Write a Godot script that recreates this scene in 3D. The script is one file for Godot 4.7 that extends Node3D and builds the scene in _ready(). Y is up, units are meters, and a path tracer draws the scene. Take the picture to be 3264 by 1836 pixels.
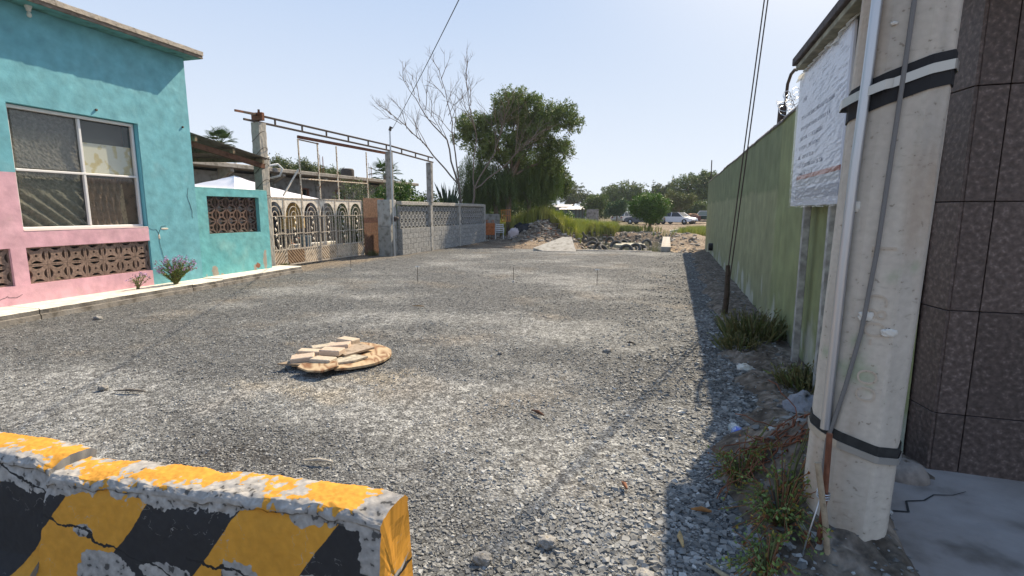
extends Node3D
# A gravel lane between a teal and pink house and a green wall, dead-ending at a ditch.

var M := {}
var T := {}
var used := {}
var rng := RandomNumberGenerator.new()
var nA := FastNoiseLite.new()
var nB := FastNoiseLite.new()
var nC := FastNoiseLite.new()
const SUN := Vector3(-0.335, -1.0, 0.98)


class MB:
	var v := PackedVector3Array()
	var n := PackedVector3Array()
	var u := PackedVector2Array()
	var c := PackedColorArray()
	var ix := PackedInt32Array()
	var col := Color(1, 1, 1)

	func tri(a: Vector3, b: Vector3, d: Vector3) -> void:
		var nn := (b - a).cross(d - a).normalized()
		var i := v.size()
		for p in [a, b, d]:
			v.append(p)
			n.append(nn)
			c.append(col)
		u.append(Vector2(0, 0))
		u.append(Vector2(1, 0))
		u.append(Vector2(1, 1))
		ix.append_array(PackedInt32Array([i, i + 2, i + 1]))

	func quad(a: Vector3, b: Vector3, d: Vector3, e: Vector3) -> void:
		var nn := (d - a).cross(e - b).normalized()
		var i := v.size()
		for p in [a, b, d, e]:
			v.append(p)
			n.append(nn)
			c.append(col)
		u.append(Vector2(0, 0))
		u.append(Vector2(1, 0))
		u.append(Vector2(1, 1))
		u.append(Vector2(0, 1))
		ix.append_array(PackedInt32Array([i, i + 2, i + 1, i, i + 3, i + 2]))

	func oq(a: Vector3, b: Vector3, d: Vector3, e: Vector3, o: Vector3) -> void:
		if (d - a).cross(e - b).dot((a + b + d + e) * 0.25 - o) >= 0.0:
			quad(a, b, d, e)
		else:
			quad(e, d, b, a)

	func ot(a: Vector3, b: Vector3, d: Vector3, o: Vector3) -> void:
		if (b - a).cross(d - a).dot((a + b + d) / 3.0 - o) >= 0.0:
			tri(a, b, d)
		else:
			tri(d, b, a)

	func box(ctr: Vector3, size: Vector3, bs := Basis(), bev := 0.0) -> void:
		var h := size * 0.5
		var b := minf(bev, minf(h.x, minf(h.y, h.z)) * 0.9)
		var P := func(sx: float, sy: float, sz: float, ax: int) -> Vector3:
			var q := Vector3(sx * (h.x - (0.0 if ax == 0 else b)), sy * (h.y - (0.0 if ax == 1 else b)), sz * (h.z - (0.0 if ax == 2 else b)))
			return ctr + bs * q
		for s in [-1.0, 1.0]:
			oq(P.call(s, -1.0, -1.0, 0), P.call(s, 1.0, -1.0, 0), P.call(s, 1.0, 1.0, 0), P.call(s, -1.0, 1.0, 0), ctr)
			oq(P.call(-1.0, s, -1.0, 1), P.call(1.0, s, -1.0, 1), P.call(1.0, s, 1.0, 1), P.call(-1.0, s, 1.0, 1), ctr)
			oq(P.call(-1.0, -1.0, s, 2), P.call(1.0, -1.0, s, 2), P.call(1.0, 1.0, s, 2), P.call(-1.0, 1.0, s, 2), ctr)
		if b <= 0.0:
			return
		for s in [-1.0, 1.0]:
			for t in [-1.0, 1.0]:
				oq(P.call(s, t, -1.0, 0), P.call(s, t, 1.0, 0), P.call(s, t, 1.0, 1), P.call(s, t, -1.0, 1), ctr)
				oq(P.call(s, -1.0, t, 0), P.call(s, 1.0, t, 0), P.call(s, 1.0, t, 2), P.call(s, -1.0, t, 2), ctr)
				oq(P.call(-1.0, s, t, 1), P.call(1.0, s, t, 1), P.call(1.0, s, t, 2), P.call(-1.0, s, t, 2), ctr)
				for w in [-1.0, 1.0]:
					ot(P.call(s, t, w, 0), P.call(s, t, w, 1), P.call(s, t, w, 2), ctr)

	# a straight bar of rectangular section from a to b
	func bar(a: Vector3, b: Vector3, w: float, h: float, upv := Vector3.UP, bev := 0.0) -> void:
		var d := b - a
		var z := d.normalized()
		var x := upv.cross(z)
		if x.length() < 0.01:
			x = Vector3.RIGHT.cross(z)
		x = x.normalized()
		box((a + b) * 0.5, Vector3(w, h, d.length()), Basis(x, z.cross(x), z), bev)

	func tube(path: Array, rad: Array, sides := 7, cap := true) -> void:
		var first := v.size()
		var k := path.size()
		var ref := Vector3(0.13, 0.97, 0.2)
		for i in k:
			var d: Vector3 = (path[mini(i + 1, k - 1)] - path[maxi(i - 1, 0)]).normalized()
			var x := d.cross(ref)
			if x.length() < 0.2:
				x = d.cross(Vector3(1, 0, 0.1))
			x = x.normalized()
			ref = x.cross(d).normalized()
			var y := ref
			var r: float = rad[mini(i, rad.size() - 1)]
			for j in sides + 1:
				var a := TAU * j / sides
				var q := x * cos(a) + y * sin(a)
				v.append(path[i] + q * r)
				n.append(q)
				u.append(Vector2(float(j) / sides, i))
				c.append(col)
		for i in k - 1:
			for j in sides:
				var a := first + i * (sides + 1) + j
				var b := a + sides + 1
				ix.append_array(PackedInt32Array([a, a + 1, b, b, a + 1, b + 1]))
		if cap:
			for e in [0, k - 1]:
				var d: Vector3 = (path[e] - path[1 if e == 0 else k - 2]).normalized()
				var o := v.size()
				v.append(path[e])
				n.append(d)
				u.append(Vector2.ZERO)
				c.append(col)
				for j in sides:
					v.append(v[first + e * (sides + 1) + j])
					n.append(d)
					u.append(Vector2.ZERO)
					c.append(col)
				for j in sides:
					var a := o + 1 + j
					var b := o + 1 + (j + 1) % sides
					ix.append_array(PackedInt32Array([o, b, a]) if e == 0 else PackedInt32Array([o, a, b]))

	func lathe(prof: Array, sides: int, xf := Transform3D()) -> void:
		var first := v.size()
		var k := prof.size()
		for i in k:
			var t: Vector2 = prof[mini(i + 1, k - 1)] - prof[maxi(i - 1, 0)]
			var nn := Vector2(t.y, -t.x).normalized()
			for j in sides + 1:
				var a := TAU * j / sides
				v.append(xf * Vector3(prof[i].x * cos(a), prof[i].y, prof[i].x * sin(a)))
				n.append((xf.basis * Vector3(nn.x * cos(a), nn.y, nn.x * sin(a))).normalized())
				u.append(Vector2(float(j) / sides, float(i) / (k - 1)))
				c.append(col)
		for i in k - 1:
			for j in sides:
				var a := first + i * (sides + 1) + j
				var b := a + sides + 1
				ix.append_array(PackedInt32Array([a, a + 1, b, b, a + 1, b + 1]))

	# polygon in the xy plane of xf, extruded from z = 0 to z = depth
	func prism(poly: Array, xf: Transform3D, depth: float) -> void:
		var pp := PackedVector2Array(poly)
		if Geometry2D.is_polygon_clockwise(pp):
			pp.reverse()
		var tr := Geometry2D.triangulate_polygon(pp)
		var k := pp.size()
		var A := func(i: int, z: float) -> Vector3: return xf * Vector3(pp[i].x, pp[i].y, z)
		for t in tr.size() / 3:
			var i := tr[t * 3]
			var j := tr[t * 3 + 1]
			var l := tr[t * 3 + 2]
			if (pp[j] - pp[i]).cross(pp[l] - pp[i]) < 0.0:
				var s := j
				j = l
				l = s
			tri(A.call(i, depth), A.call(j, depth), A.call(l, depth))
			tri(A.call(i, 0.0), A.call(l, 0.0), A.call(j, 0.0))
		for i in k:
			var j := (i + 1) % k
			quad(A.call(i, 0.0), A.call(j, 0.0), A.call(j, depth), A.call(i, depth))

	# (nu+1) x (nv+1) points from f(u, v), smooth normals along du x dv
	func grid(nu: int, nv: int, f: Callable, cf = null) -> void:
		var first := v.size()
		for j in nv + 1:
			for i in nu + 1:
				var p: Vector3 = f.call(float(i) / nu, float(j) / nv)
				v.append(p)
				u.append(Vector2(float(i) / nu, float(j) / nv))
				c.append(col if cf == null else cf.call(p))
		var w := nu + 1
		for j in nv + 1:
			for i in nu + 1:
				var a := v[first + j * w + mini(i + 1, nu)] - v[first + j * w + maxi(i - 1, 0)]
				var b := v[first + mini(j + 1, nv) * w + i] - v[first + maxi(j - 1, 0) * w + i]
				n.append(a.cross(b).normalized())
		for j in nv:
			for i in nu:
				var a := first + j * w + i
				ix.append_array(PackedInt32Array([a, a + w, a + 1, a + 1, a + w, a + w + 1]))

	func join(o: MB, xf := Transform3D()) -> void:
		var i := v.size()
		var nb := xf.basis.inverse().transposed()
		for k in o.v.size():
			v.append(xf * o.v[k])
			n.append((nb * o.n[k]).normalized())
		u.append_array(o.u)
		c.append_array(o.c)
		for k in o.ix:
			ix.append(k + i)

	func mesh(shift := Vector3.ZERO) -> ArrayMesh:
		var vv := v
		if shift != Vector3.ZERO:
			vv = PackedVector3Array()
			vv.resize(v.size())
			for k in v.size():
				vv[k] = v[k] - shift
		var a := []
		a.resize(Mesh.ARRAY_MAX)
		a[Mesh.ARRAY_VERTEX] = vv
		a[Mesh.ARRAY_NORMAL] = n
		a[Mesh.ARRAY_TEX_UV] = u
		a[Mesh.ARRAY_COLOR] = c
		a[Mesh.ARRAY_INDEX] = ix
		var m := ArrayMesh.new()
		m.add_surface_from_arrays(Mesh.PRIMITIVE_TRIANGLES, a)
		return m

	func base() -> Vector3:
		var lo := v[0]
		var hi := v[0]
		for p in v:
			lo = lo.min(p)
			hi = hi.max(p)
		return Vector3((lo.x + hi.x) * 0.5, lo.y, (lo.z + hi.z) * 0.5)


# ---------------------------------------------------------------- scene tree helpers
func numbered(called: String) -> String:
	if not used.has(called):
		used[called] = 0
		return called
	used[called] += 1
	return "%s_%03d" % [called, used[called]]


func tag(o: Node3D, label := "", category := "", group := "", kind := "") -> Node3D:
	if label: o.set_meta("label", label)
	if category: o.set_meta("category", category)
	if group: o.set_meta("group", group)
	if kind: o.set_meta("kind", kind)
	return o


func thing(called: String, label: String, category: String, at := Vector3.ZERO, group := "", turn := 0.0) -> Node3D:
	var o := Node3D.new()
	o.name = numbered(called)
	add_child(o)
	o.position = at
	o.rotation.y = turn
	return tag(o, label, category, group)


func inst(called: String, mesh: Mesh, mat: Material, parent: Node, at := Transform3D()) -> MeshInstance3D:
	var o := MeshInstance3D.new()
	o.name = numbered(called) if parent == self else called
	o.mesh = mesh
	o.material_override = mat
	o.transform = at
	parent.add_child(o, true)
	return o


# a part whose shape is given in the axes of its parent thing
func part(called: String, mb: MB, mat: Material, parent: Node) -> MeshInstance3D:
	return inst(called, mb.mesh(), mat, parent)


# a part whose shape is given in the world; the parent is not turned
func wpart(called: String, mb: MB, mat: Material, parent: Node3D) -> MeshInstance3D:
	return inst(called, mb.mesh(parent.global_position), mat, parent)


# a thing that is one mesh, shape given in the world
func single(called: String, mb: MB, mat: Material, label: String, category: String, group := "") -> MeshInstance3D:
	var b := mb.base()
	var o := inst(called, mb.mesh(b), mat, self, Transform3D(Basis(), b))
	tag(o, label, category, group)
	return o


func struct(called: String, mb: MB, mat: Material) -> MeshInstance3D:
	var o := inst(called, mb.mesh(), mat, self)
	o.set_meta("kind", "structure")
	return o


func scatter(called: String, mesh: Mesh, mat: Material, places: Array, tints: PackedColorArray, parent: Node = self) -> MultiMeshInstance3D:
	var mm := MultiMesh.new()
	mm.transform_format = MultiMesh.TRANSFORM_3D
	mm.use_colors = true
	mm.mesh = mesh
	mm.instance_count = places.size()
	for i in places.size():
		mm.set_instance_transform(i, places[i])
		mm.set_instance_color(i, tints[i])
	var o := MultiMeshInstance3D.new()
	o.name = numbered(called) if parent == self else called
	o.multimesh = mm
	o.material_override = mat
	parent.add_child(o, true)
	return o


# ---------------------------------------------------------------- materials
func lin(r: float, g: float, b: float) -> Color:
	return Color(r, g, b).linear_to_srgb()


func std(color: Color, rough := 0.85, metal := 0.0) -> StandardMaterial3D:
	var m := StandardMaterial3D.new()
	m.albedo_color = color
	m.roughness = rough
	m.metallic = metal
	m.metallic_specular = 0.4
	return m


func painted(rough := 0.85) -> StandardMaterial3D:      # colour from the vertices
	var m := std(Color.WHITE, rough)
	m.vertex_color_use_as_albedo = true
	return m


func worldtex(m: StandardMaterial3D, albedo: Texture2D, height: Texture2D, scale: float, relief: float, own := false) -> StandardMaterial3D:
	m.albedo_texture = albedo
	m.uv1_triplanar = true
	m.uv1_world_triplanar = not own
	m.uv1_scale = Vector3.ONE * scale
	if height:
		m.heightmap_enabled = true
		m.heightmap_texture = height
		m.heightmap_scale = relief
	return m


func noise_tex(size: int, freq: float, octaves: int, lo: Color, hi: Color, type := FastNoiseLite.TYPE_SIMPLEX_SMOOTH, seed_ := 1, cell := FastNoiseLite.RETURN_DISTANCE, mid = null) -> NoiseTexture2D:
	var f := FastNoiseLite.new()
	f.noise_type = type
	f.frequency = freq
	f.seed = seed_
	f.fractal_type = FastNoiseLite.FRACTAL_FBM if octaves > 1 else FastNoiseLite.FRACTAL_NONE
	f.fractal_octaves = octaves
	f.cellular_return_type = cell
	var t := NoiseTexture2D.new()
	t.width = size
	t.height = size
	t.seamless = true
	t.seamless_blend_skirt = 0.08
	var g := Gradient.new()
	g.set_color(0, lo)
	g.set_color(1, hi)
	if mid != null:
		for q in mid:
			g.add_point(q[0], q[1])
	t.color_ramp = g
	t.noise = f
	return t


func make_materials() -> void:
	var k := Color(0, 0, 0)
	var w := Color(1, 1, 1)
	T.grain = noise_tex(512, 0.05, 5, k, w, FastNoiseLite.TYPE_SIMPLEX_SMOOTH, 3)
	T.plaster = noise_tex(512, 0.018, 5, k, w, FastNoiseLite.TYPE_SIMPLEX, 9)
	T.mottle = noise_tex(512, 0.012, 5, Color(0.66, 0.66, 0.66), w, FastNoiseLite.TYPE_SIMPLEX_SMOOTH, 5)
	T.stain = noise_tex(512, 0.009, 6, Color(0.62, 0.6, 0.57), w, FastNoiseLite.TYPE_SIMPLEX_SMOOTH, 15, 0, [[0.4, Color(0.9, 0.89, 0.88)]])
	T.pores = noise_tex(512, 0.045, 4, Color(0.6, 0.58, 0.56), w, FastNoiseLite.TYPE_SIMPLEX_SMOOTH, 21, 0, [[0.17, Color(0.68, 0.66, 0.64)], [0.2, Color(0.92, 0.915, 0.91)]])
	T.soft = noise_tex(512, 0.012, 5, Color(0.84, 0.84, 0.84), w, FastNoiseLite.TYPE_SIMPLEX_SMOOTH, 6)
	T.stones = noise_tex(1024, 0.13, 1, Color(0.44, 0.44, 0.45), Color(1, 1, 0.99), FastNoiseLite.TYPE_CELLULAR, 4, FastNoiseLite.RETURN_CELL_VALUE, [[0.5, Color(0.78, 0.78, 0.785)]])
	T.stoneh = noise_tex(1024, 0.13, 1, w, k, FastNoiseLite.TYPE_CELLULAR, 4, FastNoiseLite.RETURN_DISTANCE)
	T.fines = noise_tex(1024, 0.07, 3, Color(0.5, 0.5, 0.5), w, FastNoiseLite.TYPE_CELLULAR, 14, FastNoiseLite.RETURN_CELL_VALUE)
	T.soil = noise_tex(1024, 0.02, 6, Color(0.42, 0.4, 0.38), w, FastNoiseLite.TYPE_SIMPLEX, 31)
	T.soilh = noise_tex(512, 0.04, 6, k, w, FastNoiseLite.TYPE_SIMPLEX, 33)
	T.rust = noise_tex(512, 0.012, 6, lin(0.1, 0.035, 0.015), lin(0.78, 0.72, 0.6), FastNoiseLite.TYPE_SIMPLEX, 41, 0, [[0.27, lin(0.28, 0.13, 0.06)], [0.42, lin(0.66, 0.56, 0.43)]])
	T.wood = wood_texture()

	M.gravel = worldtex(painted(0.9), T.stones, T.stoneh, 0.6, 0.8)
	M.gravel.detail_enabled = true
	M.gravel.detail_albedo = T.fines
	M.gravel.detail_blend_mode = BaseMaterial3D.BLEND_MODE_MUL
	M.gravel.detail_uv_layer = BaseMaterial3D.DETAIL_UV_2
	M.gravel.uv2_triplanar = true
	M.gravel.uv2_world_triplanar = true
	M.gravel.uv2_scale = Vector3.ONE * 0.31
	M.stone = painted(0.85)
	M.earth = worldtex(painted(0.95), T.soil, T.soilh, 0.45, 3.0)
	M.house = worldtex(painted(0.75), T.soft, T.plaster, 0.55, 0.25)
	M.greenwall = worldtex(painted(0.8), T.soft, T.plaster, 0.35, 0.35)
	M.concrete = worldtex(std(lin(0.42, 0.40, 0.36), 0.9), T.stain, T.grain, 0.6, 0.5)
	M.sidewalk = worldtex(std(lin(0.78, 0.74, 0.64), 0.9), T.soft, T.grain, 0.8, 0.3)
	M.kerb = worldtex(std(lin(0.3, 0.28, 0.25), 0.9), T.stain, T.grain, 0.8, 0.4)
	M.block = worldtex(painted(0.95), T.mottle, T.grain, 2.0, 0.25)
	M.pole = worldtex(painted(0.85), T.pores, T.plaster, 1.1, 0.12)
	M.steel = std(lin(0.5, 0.52, 0.55), 0.38, 0.85)
	M.band = std(lin(0.46, 0.45, 0.42), 0.42, 0.75)
	M.rubber = std(lin(0.018, 0.018, 0.02), 0.75)
	M.darksteel = worldtex(std(lin(0.12, 0.09, 0.075), 0.7, 0.2), T.mottle, null, 3.0, 0.0)
	M.rusty = worldtex(std(Color.WHITE, 0.85), T.rust, T.grain, 2.2, 0.15)
	M.rustred = worldtex(std(lin(0.25, 0.1, 0.055), 0.85), T.mottle, T.grain, 2.0, 0.1)
	M.whitepaint = worldtex(std(lin(0.72, 0.66, 0.57), 0.7), T.stain, null, 1.6, 0.0)
	M.alu = std(lin(0.72, 0.71, 0.7), 0.45, 0.1)
	M.glass = std(Color(0.5, 0.53, 0.52, 0.06), 0.05)
	M.glass.transparency = BaseMaterial3D.TRANSPARENCY_ALPHA
	M.bark = worldtex(std(lin(0.25, 0.19, 0.14), 0.95), T.stain, T.grain, 3.0, 0.6)
	M.palebark = worldtex(std(lin(0.29, 0.225, 0.175), 0.95), T.mottle, T.grain, 3.0, 0.4)
	M.lettering = std(lin(0.05, 0.06, 0.13), 0.7)
	M.wood2 = worldtex(std(lin(0.42, 0.34, 0.24), 0.9), T.stain, T.grain, 4.0, 0.2)
	M.wood = std(Color.WHITE, 0.8)
	M.wood.albedo_texture = T.wood
	M.tyre = worldtex(std(lin(0.17, 0.16, 0.15), 0.9), T.mottle, null, 2.0, 0.0)
	M.water = std(lin(0.045, 0.05, 0.02), 0.05)
	M.water.heightmap_enabled = true
	M.water.heightmap_texture = T.plaster
	M.water.heightmap_scale = 0.4
	M.water.uv1_triplanar = true
	M.water.uv1_world_triplanar = true
	M.water.uv1_scale = Vector3.ONE * 0.4
	for q in [["leaf", 0.5], ["drygrass", 0.6]]:
		var m := painted(q[1])
		m.metallic_specular = 0.35
		m.backlight_enabled = true
		m.backlight = lin(0.22, 0.3, 0.06)
		M[q[0]] = m


func wood_texture() -> ImageTexture:
	var im := Image.create(256, 256, false, Image.FORMAT_RGB8)
	var f := FastNoiseLite.new()
	f.seed = 77
	f.frequency = 0.0045
	f.fractal_octaves = 3
	var g := FastNoiseLite.new()
	g.seed = 78
	g.frequency = 0.25
	for y in 256:
		for x in 256:
			var a := f.get_noise_2d(x * 0.4, y * 1.7) * 3.2
			var ring := absf(fposmod(a * 0.9, 1.0) - 0.5) * 2.0
			var fine := g.get_noise_2d(x * 0.15, y * 2.5) * 0.09
			var t := clampf(pow(ring, 1.6) + fine, 0.0, 1.0)
			var cc := Color(0.5, 0.4, 0.27).lerp(Color(0.2, 0.1, 0.05), t).linear_to_srgb()
			im.set_pixel(x, y, cc)
	return ImageTexture.create_from_image(im)


func _ready() -> void:
	var cam := Camera3D.new()
	cam.name = "camera"
	cam.position = Vector3(0, 1.55, 0)
	cam.rotation_degrees = Vector3(-8.53, 17.4, 0)
	cam.fov = 58.66
	cam.near = 0.05
	cam.far = 1500.0
	add_child(cam)
	cam.current = true

	var env := Environment.new()
	env.background_mode = Environment.BG_SKY
	var sm := ProceduralSkyMaterial.new()
	sm.sky_top_color = lin(0.145, 0.26, 0.475)
	sm.sky_horizon_color = lin(0.555, 0.59, 0.63)
	sm.sky_curve = 0.34
	sm.ground_bottom_color = lin(0.3, 0.28, 0.25)
	sm.ground_horizon_color = lin(0.6, 0.6, 0.58)
	sm.sun_angle_max = 60.0
	sm.sun_curve = 0.3
	sm.energy_multiplier = 1.0
	var sky := Sky.new()
	sky.sky_material = sm
	env.sky = sky
	env.tonemap_mode = Environment.TONE_MAPPER_LINEAR
	env.tonemap_exposure = 1.68
	env.fog_enabled = true
	env.fog_density = 0.0005
	env.fog_light_color = Color(0.86, 0.91, 0.97)
	env.sdfgi_enabled = true
	env.ssao_enabled = true
	env.ssil_enabled = true
	var we := WorldEnvironment.new()
	we.name = "world"
	we.environment = env
	add_child(we)

	var sun := DirectionalLight3D.new()
	sun.name = "sun"
	sun.light_energy = 1.5
	sun.light_angular_distance = 0.5
	sun.light_color = Color(1.0, 0.93, 0.82)
	sun.shadow_enabled = true
	add_child(sun)
	sun.basis = Basis.looking_at(SUN.normalized())

	rng.seed = 4711
	nA.seed = 11
	nA.frequency = 0.35
	nA.fractal_octaves = 4
	nB.seed = 23
	nB.frequency = 1.6
	nB.fractal_octaves = 3
	nC.seed = 37
	nC.frequency = 6.0
	nC.fractal_octaves = 3
	make_materials()
	build_ground()
	build_sidewalk()
	build_house()
	build_garden_wall()
	build_gate_side()
	build_block_wall()
	build_back_yard()
	build_green_side()
	build_ditch()
	build_trees()
	build_far()
	build_pole()
	build_barrier()
	build_lane_things()
	build_gravel()


# ---------------------------------------------------------------- ground
func smooth(a: float, b: float, x: float) -> float:
	return smoothstep(a, b, x)


func bump2(x: float, z: float, cx: float, cz: float, rx: float, rz: float) -> float:
	return exp(-(pow((x - cx) / rx, 2) + pow((z - cz) / rz, 2)))


func terrain(x: float, z: float) -> float:
	var y := -0.07
	if z < -19.0:
		var far := smooth(-20.0, -24.0, z)
		y += far * 0.09
		# the rubble mound and the grassy bank on the left
		y += 1.0 * bump2(x, z, -6.9, -27.6, 1.7, 1.5) * smooth(-23.0, -25.5, z)
		y += 0.4 * bump2(x, z, -8.8, -30.0, 2.6, 2.2)
		y += 0.2 * smooth(-27.0, -33.0, z) * smooth(-4.5, -7.0, x)
		# heaps of earth by the end of the green wall
		y += 0.42 * bump2(x, z, 0.9, -26.5, 1.0, 1.8) + 0.3 * bump2(x, z, 0.4, -30.0, 1.3, 2.0)
		# the ditch
		var t := clampf((-20.4 - z) / 14.0, 0.0, 1.0)
		var l := lerpf(-3.55, -5.6, t)
		var r := lerpf(-0.75, 0.2, t)
		var inside := minf(smooth(l - 0.55, l + 0.5, x), 1.0 - smooth(r - 0.35, r + 0.25, x))
		inside = minf(inside, minf(smooth(-20.2, -20.5, z), 1.0 - smooth(-34.5, -37.0, z)))
		y = lerpf(y, -1.15, inside)
		y += far * (nB.get_noise_2d(x, z) * 0.07 + nC.get_noise_2d(x * 0.5, z * 0.5) * 0.05)
	if x < -9.5 or x > 1.5:
		y += 0.03
	return y


func spaced(stops: Array) -> PackedFloat32Array:
	var a := PackedFloat32Array()
	for s in stops:      # [from, to, step]
		var k := maxi(1, roundi(absf(s[1] - s[0]) / s[2]))
		for i in k:
			a.append(lerpf(s[0], s[1], float(i) / k))
	a.append(stops[-1][1])
	return a


func build_ground() -> void:
	var xs := spaced([[-600, -100, 100], [-100, -30, 10], [-30, -13, 1.5], [-13, 4, 0.22], [4, 40, 4], [40, 600, 80]])
	var zs := spaced([[-700, -140, 80], [-140, -60, 8], [-60, -40, 1.0], [-40, -19, 0.22], [-19, 30, 3.5], [30, 300, 60]])
	var mb := MB.new()
	var dirt := Color(0.36, 0.27, 0.19)
	var pale := Color(0.62, 0.5, 0.37)
	var dark := Color(0.19, 0.14, 0.1)
	mb.grid(xs.size() - 1, zs.size() - 1, func(a: float, b: float) -> Vector3:
		var x := xs[roundi(a * (xs.size() - 1))]
		var z := zs[zs.size() - 1 - roundi(b * (zs.size() - 1))]
		return Vector3(x, terrain(x, z), z),
		func(p: Vector3) -> Color:
			var k := nB.get_noise_2d(p.x * 0.6, p.z * 0.6)
			var cc := dirt.lerp(pale, clampf(k * 1.4 + 0.35, 0, 1))
			cc = cc.lerp(dark, clampf(nA.get_noise_2d(p.x + 40, p.z) * 1.5, 0, 1) * 0.6)
			if p.z < -34 and p.x < -4.0:
				cc = cc.lerp(Color(0.2, 0.2, 0.07), 0.6)
			return cc)
	struct("ground", mb, M.earth)

	# the gravel sheet of the lane
	var gx := spaced([[-11.5, -3.0, 0.16], [-3.0, 1.72, 0.09]])
	var gz := spaced([[-20.42, -8, 0.16], [-8, -1, 0.08], [-1, 9, 0.5]])
	var mg := MB.new()
	mg.grid(gx.size() - 1, gz.size() - 1, func(a: float, b: float) -> Vector3:
		var x := gx[roundi(a * (gx.size() - 1))]
		var z := gz[gz.size() - 1 - roundi(b * (gz.size() - 1))]
		return Vector3(x, lane_height(x, z), z), lane_colour)
	struct("gravel_lane", mg, M.gravel)


func lane_height(x: float, z: float) -> float:
	return nB.get_noise_2d(x * 0.5, z * 0.5) * 0.014 + nC.get_noise_2d(x * 0.6, z * 0.6) * 0.006


# pale dust lies in patches on the dark crushed stone
func dust(x: float, z: float) -> float:
	var d := nA.get_noise_2d(x * 0.75 + z * 0.2, z * 1.1 + 7.0) * 1.5 + nB.get_noise_2d(x * 0.6, z * 0.9) * 0.5 + 0.12
	d += 0.7 * bump2(x, z, -2.5, -3.75, 0.9, 0.55) + 0.75 * bump2(x, z, -4.3, -3.5, 1.3, 0.3) + 0.5 * bump2(x, z, -5.4, -3.25, 0.8, 0.4) + 0.5 * bump2(x, z, -4.5, -2.5, 0.9, 0.4)
	d += 0.35 * bump2(x, z, -1.2, -7.0, 1.4, 2.5) + 0.5 * bump2(x, z, -6.8, -11.2, 1.4, 0.4) + 0.3 * bump2(x, z, -1.6, -5.2, 1.0, 1.2)
	d -= 1.0 * bump2(x, z, -2.6, -2.45, 0.45, 0.32) + 0.7 * bump2(x, z, -3.26, -9.7, 1.3, 0.7) + 0.5 * bump2(x, z, -6.4, -4.3, 0.9, 0.5) + 0.5 * bump2(x, z, -5.6, -6.3, 1.4, 0.6) + 0.4 * bump2(x, z, -1.1, -8.3, 0.9, 0.5)
	d -= 0.4 * smooth(-7.2, -8.6, x) + 0.25 * smooth(-0.2, 0.8, x)
	return clampf(d, 0.0, 1.0)


func lane_colour(p: Vector3) -> Color:
	var d := dust(p.x, p.z)
	var cc := Color(0.35, 0.36, 0.36).lerp(Color(0.76, 0.77, 0.75), d * 0.75)
	var tanned := clampf(nA.get_noise_2d(p.x * 1.3 + 90.0, p.z * 1.3) * 2.0 - 0.35, 0, 1)
	tanned = maxf(tanned, smooth(-8.7, -9.5, p.x + nB.get_noise_2d(p.x, p.z) * 0.5) * smooth(-10.5, -11.3, p.z) * 1.8)
	var sand := bump2(p.x, p.z, -2.55, -4.1, 0.4, 0.3) + 0.8 * bump2(p.x, p.z, -3.0, -3.55, 0.9, 0.25) + 0.6 * bump2(p.x, p.z, -4.3, -4.9, 0.25, 0.12) + nB.get_noise_2d(p.x * 2.0, p.z * 2.0) * 0.5
	cc = cc.lerp(Color(0.86, 0.74, 0.55), clampf(sand - 0.3, 0.0, 0.6))
	# spilled oil and tar behind the barrier
	var oil := bump2(p.x, p.z, -2.6, -2.45, 0.4, 0.25) + nC.get_noise_2d(p.x, p.z) * 0.5 + nB.get_noise_2d(p.x * 2.0, p.z * 2.0) * 0.3
	if oil > 0.45:
		cc = cc.lerp(Color(0.13, 0.125, 0.12), clampf((oil - 0.45) * 3.0, 0.0, 0.75))
	return cc.lerp(Color(0.62, 0.5, 0.36), minf(tanned * 0.45, 0.8))


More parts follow.
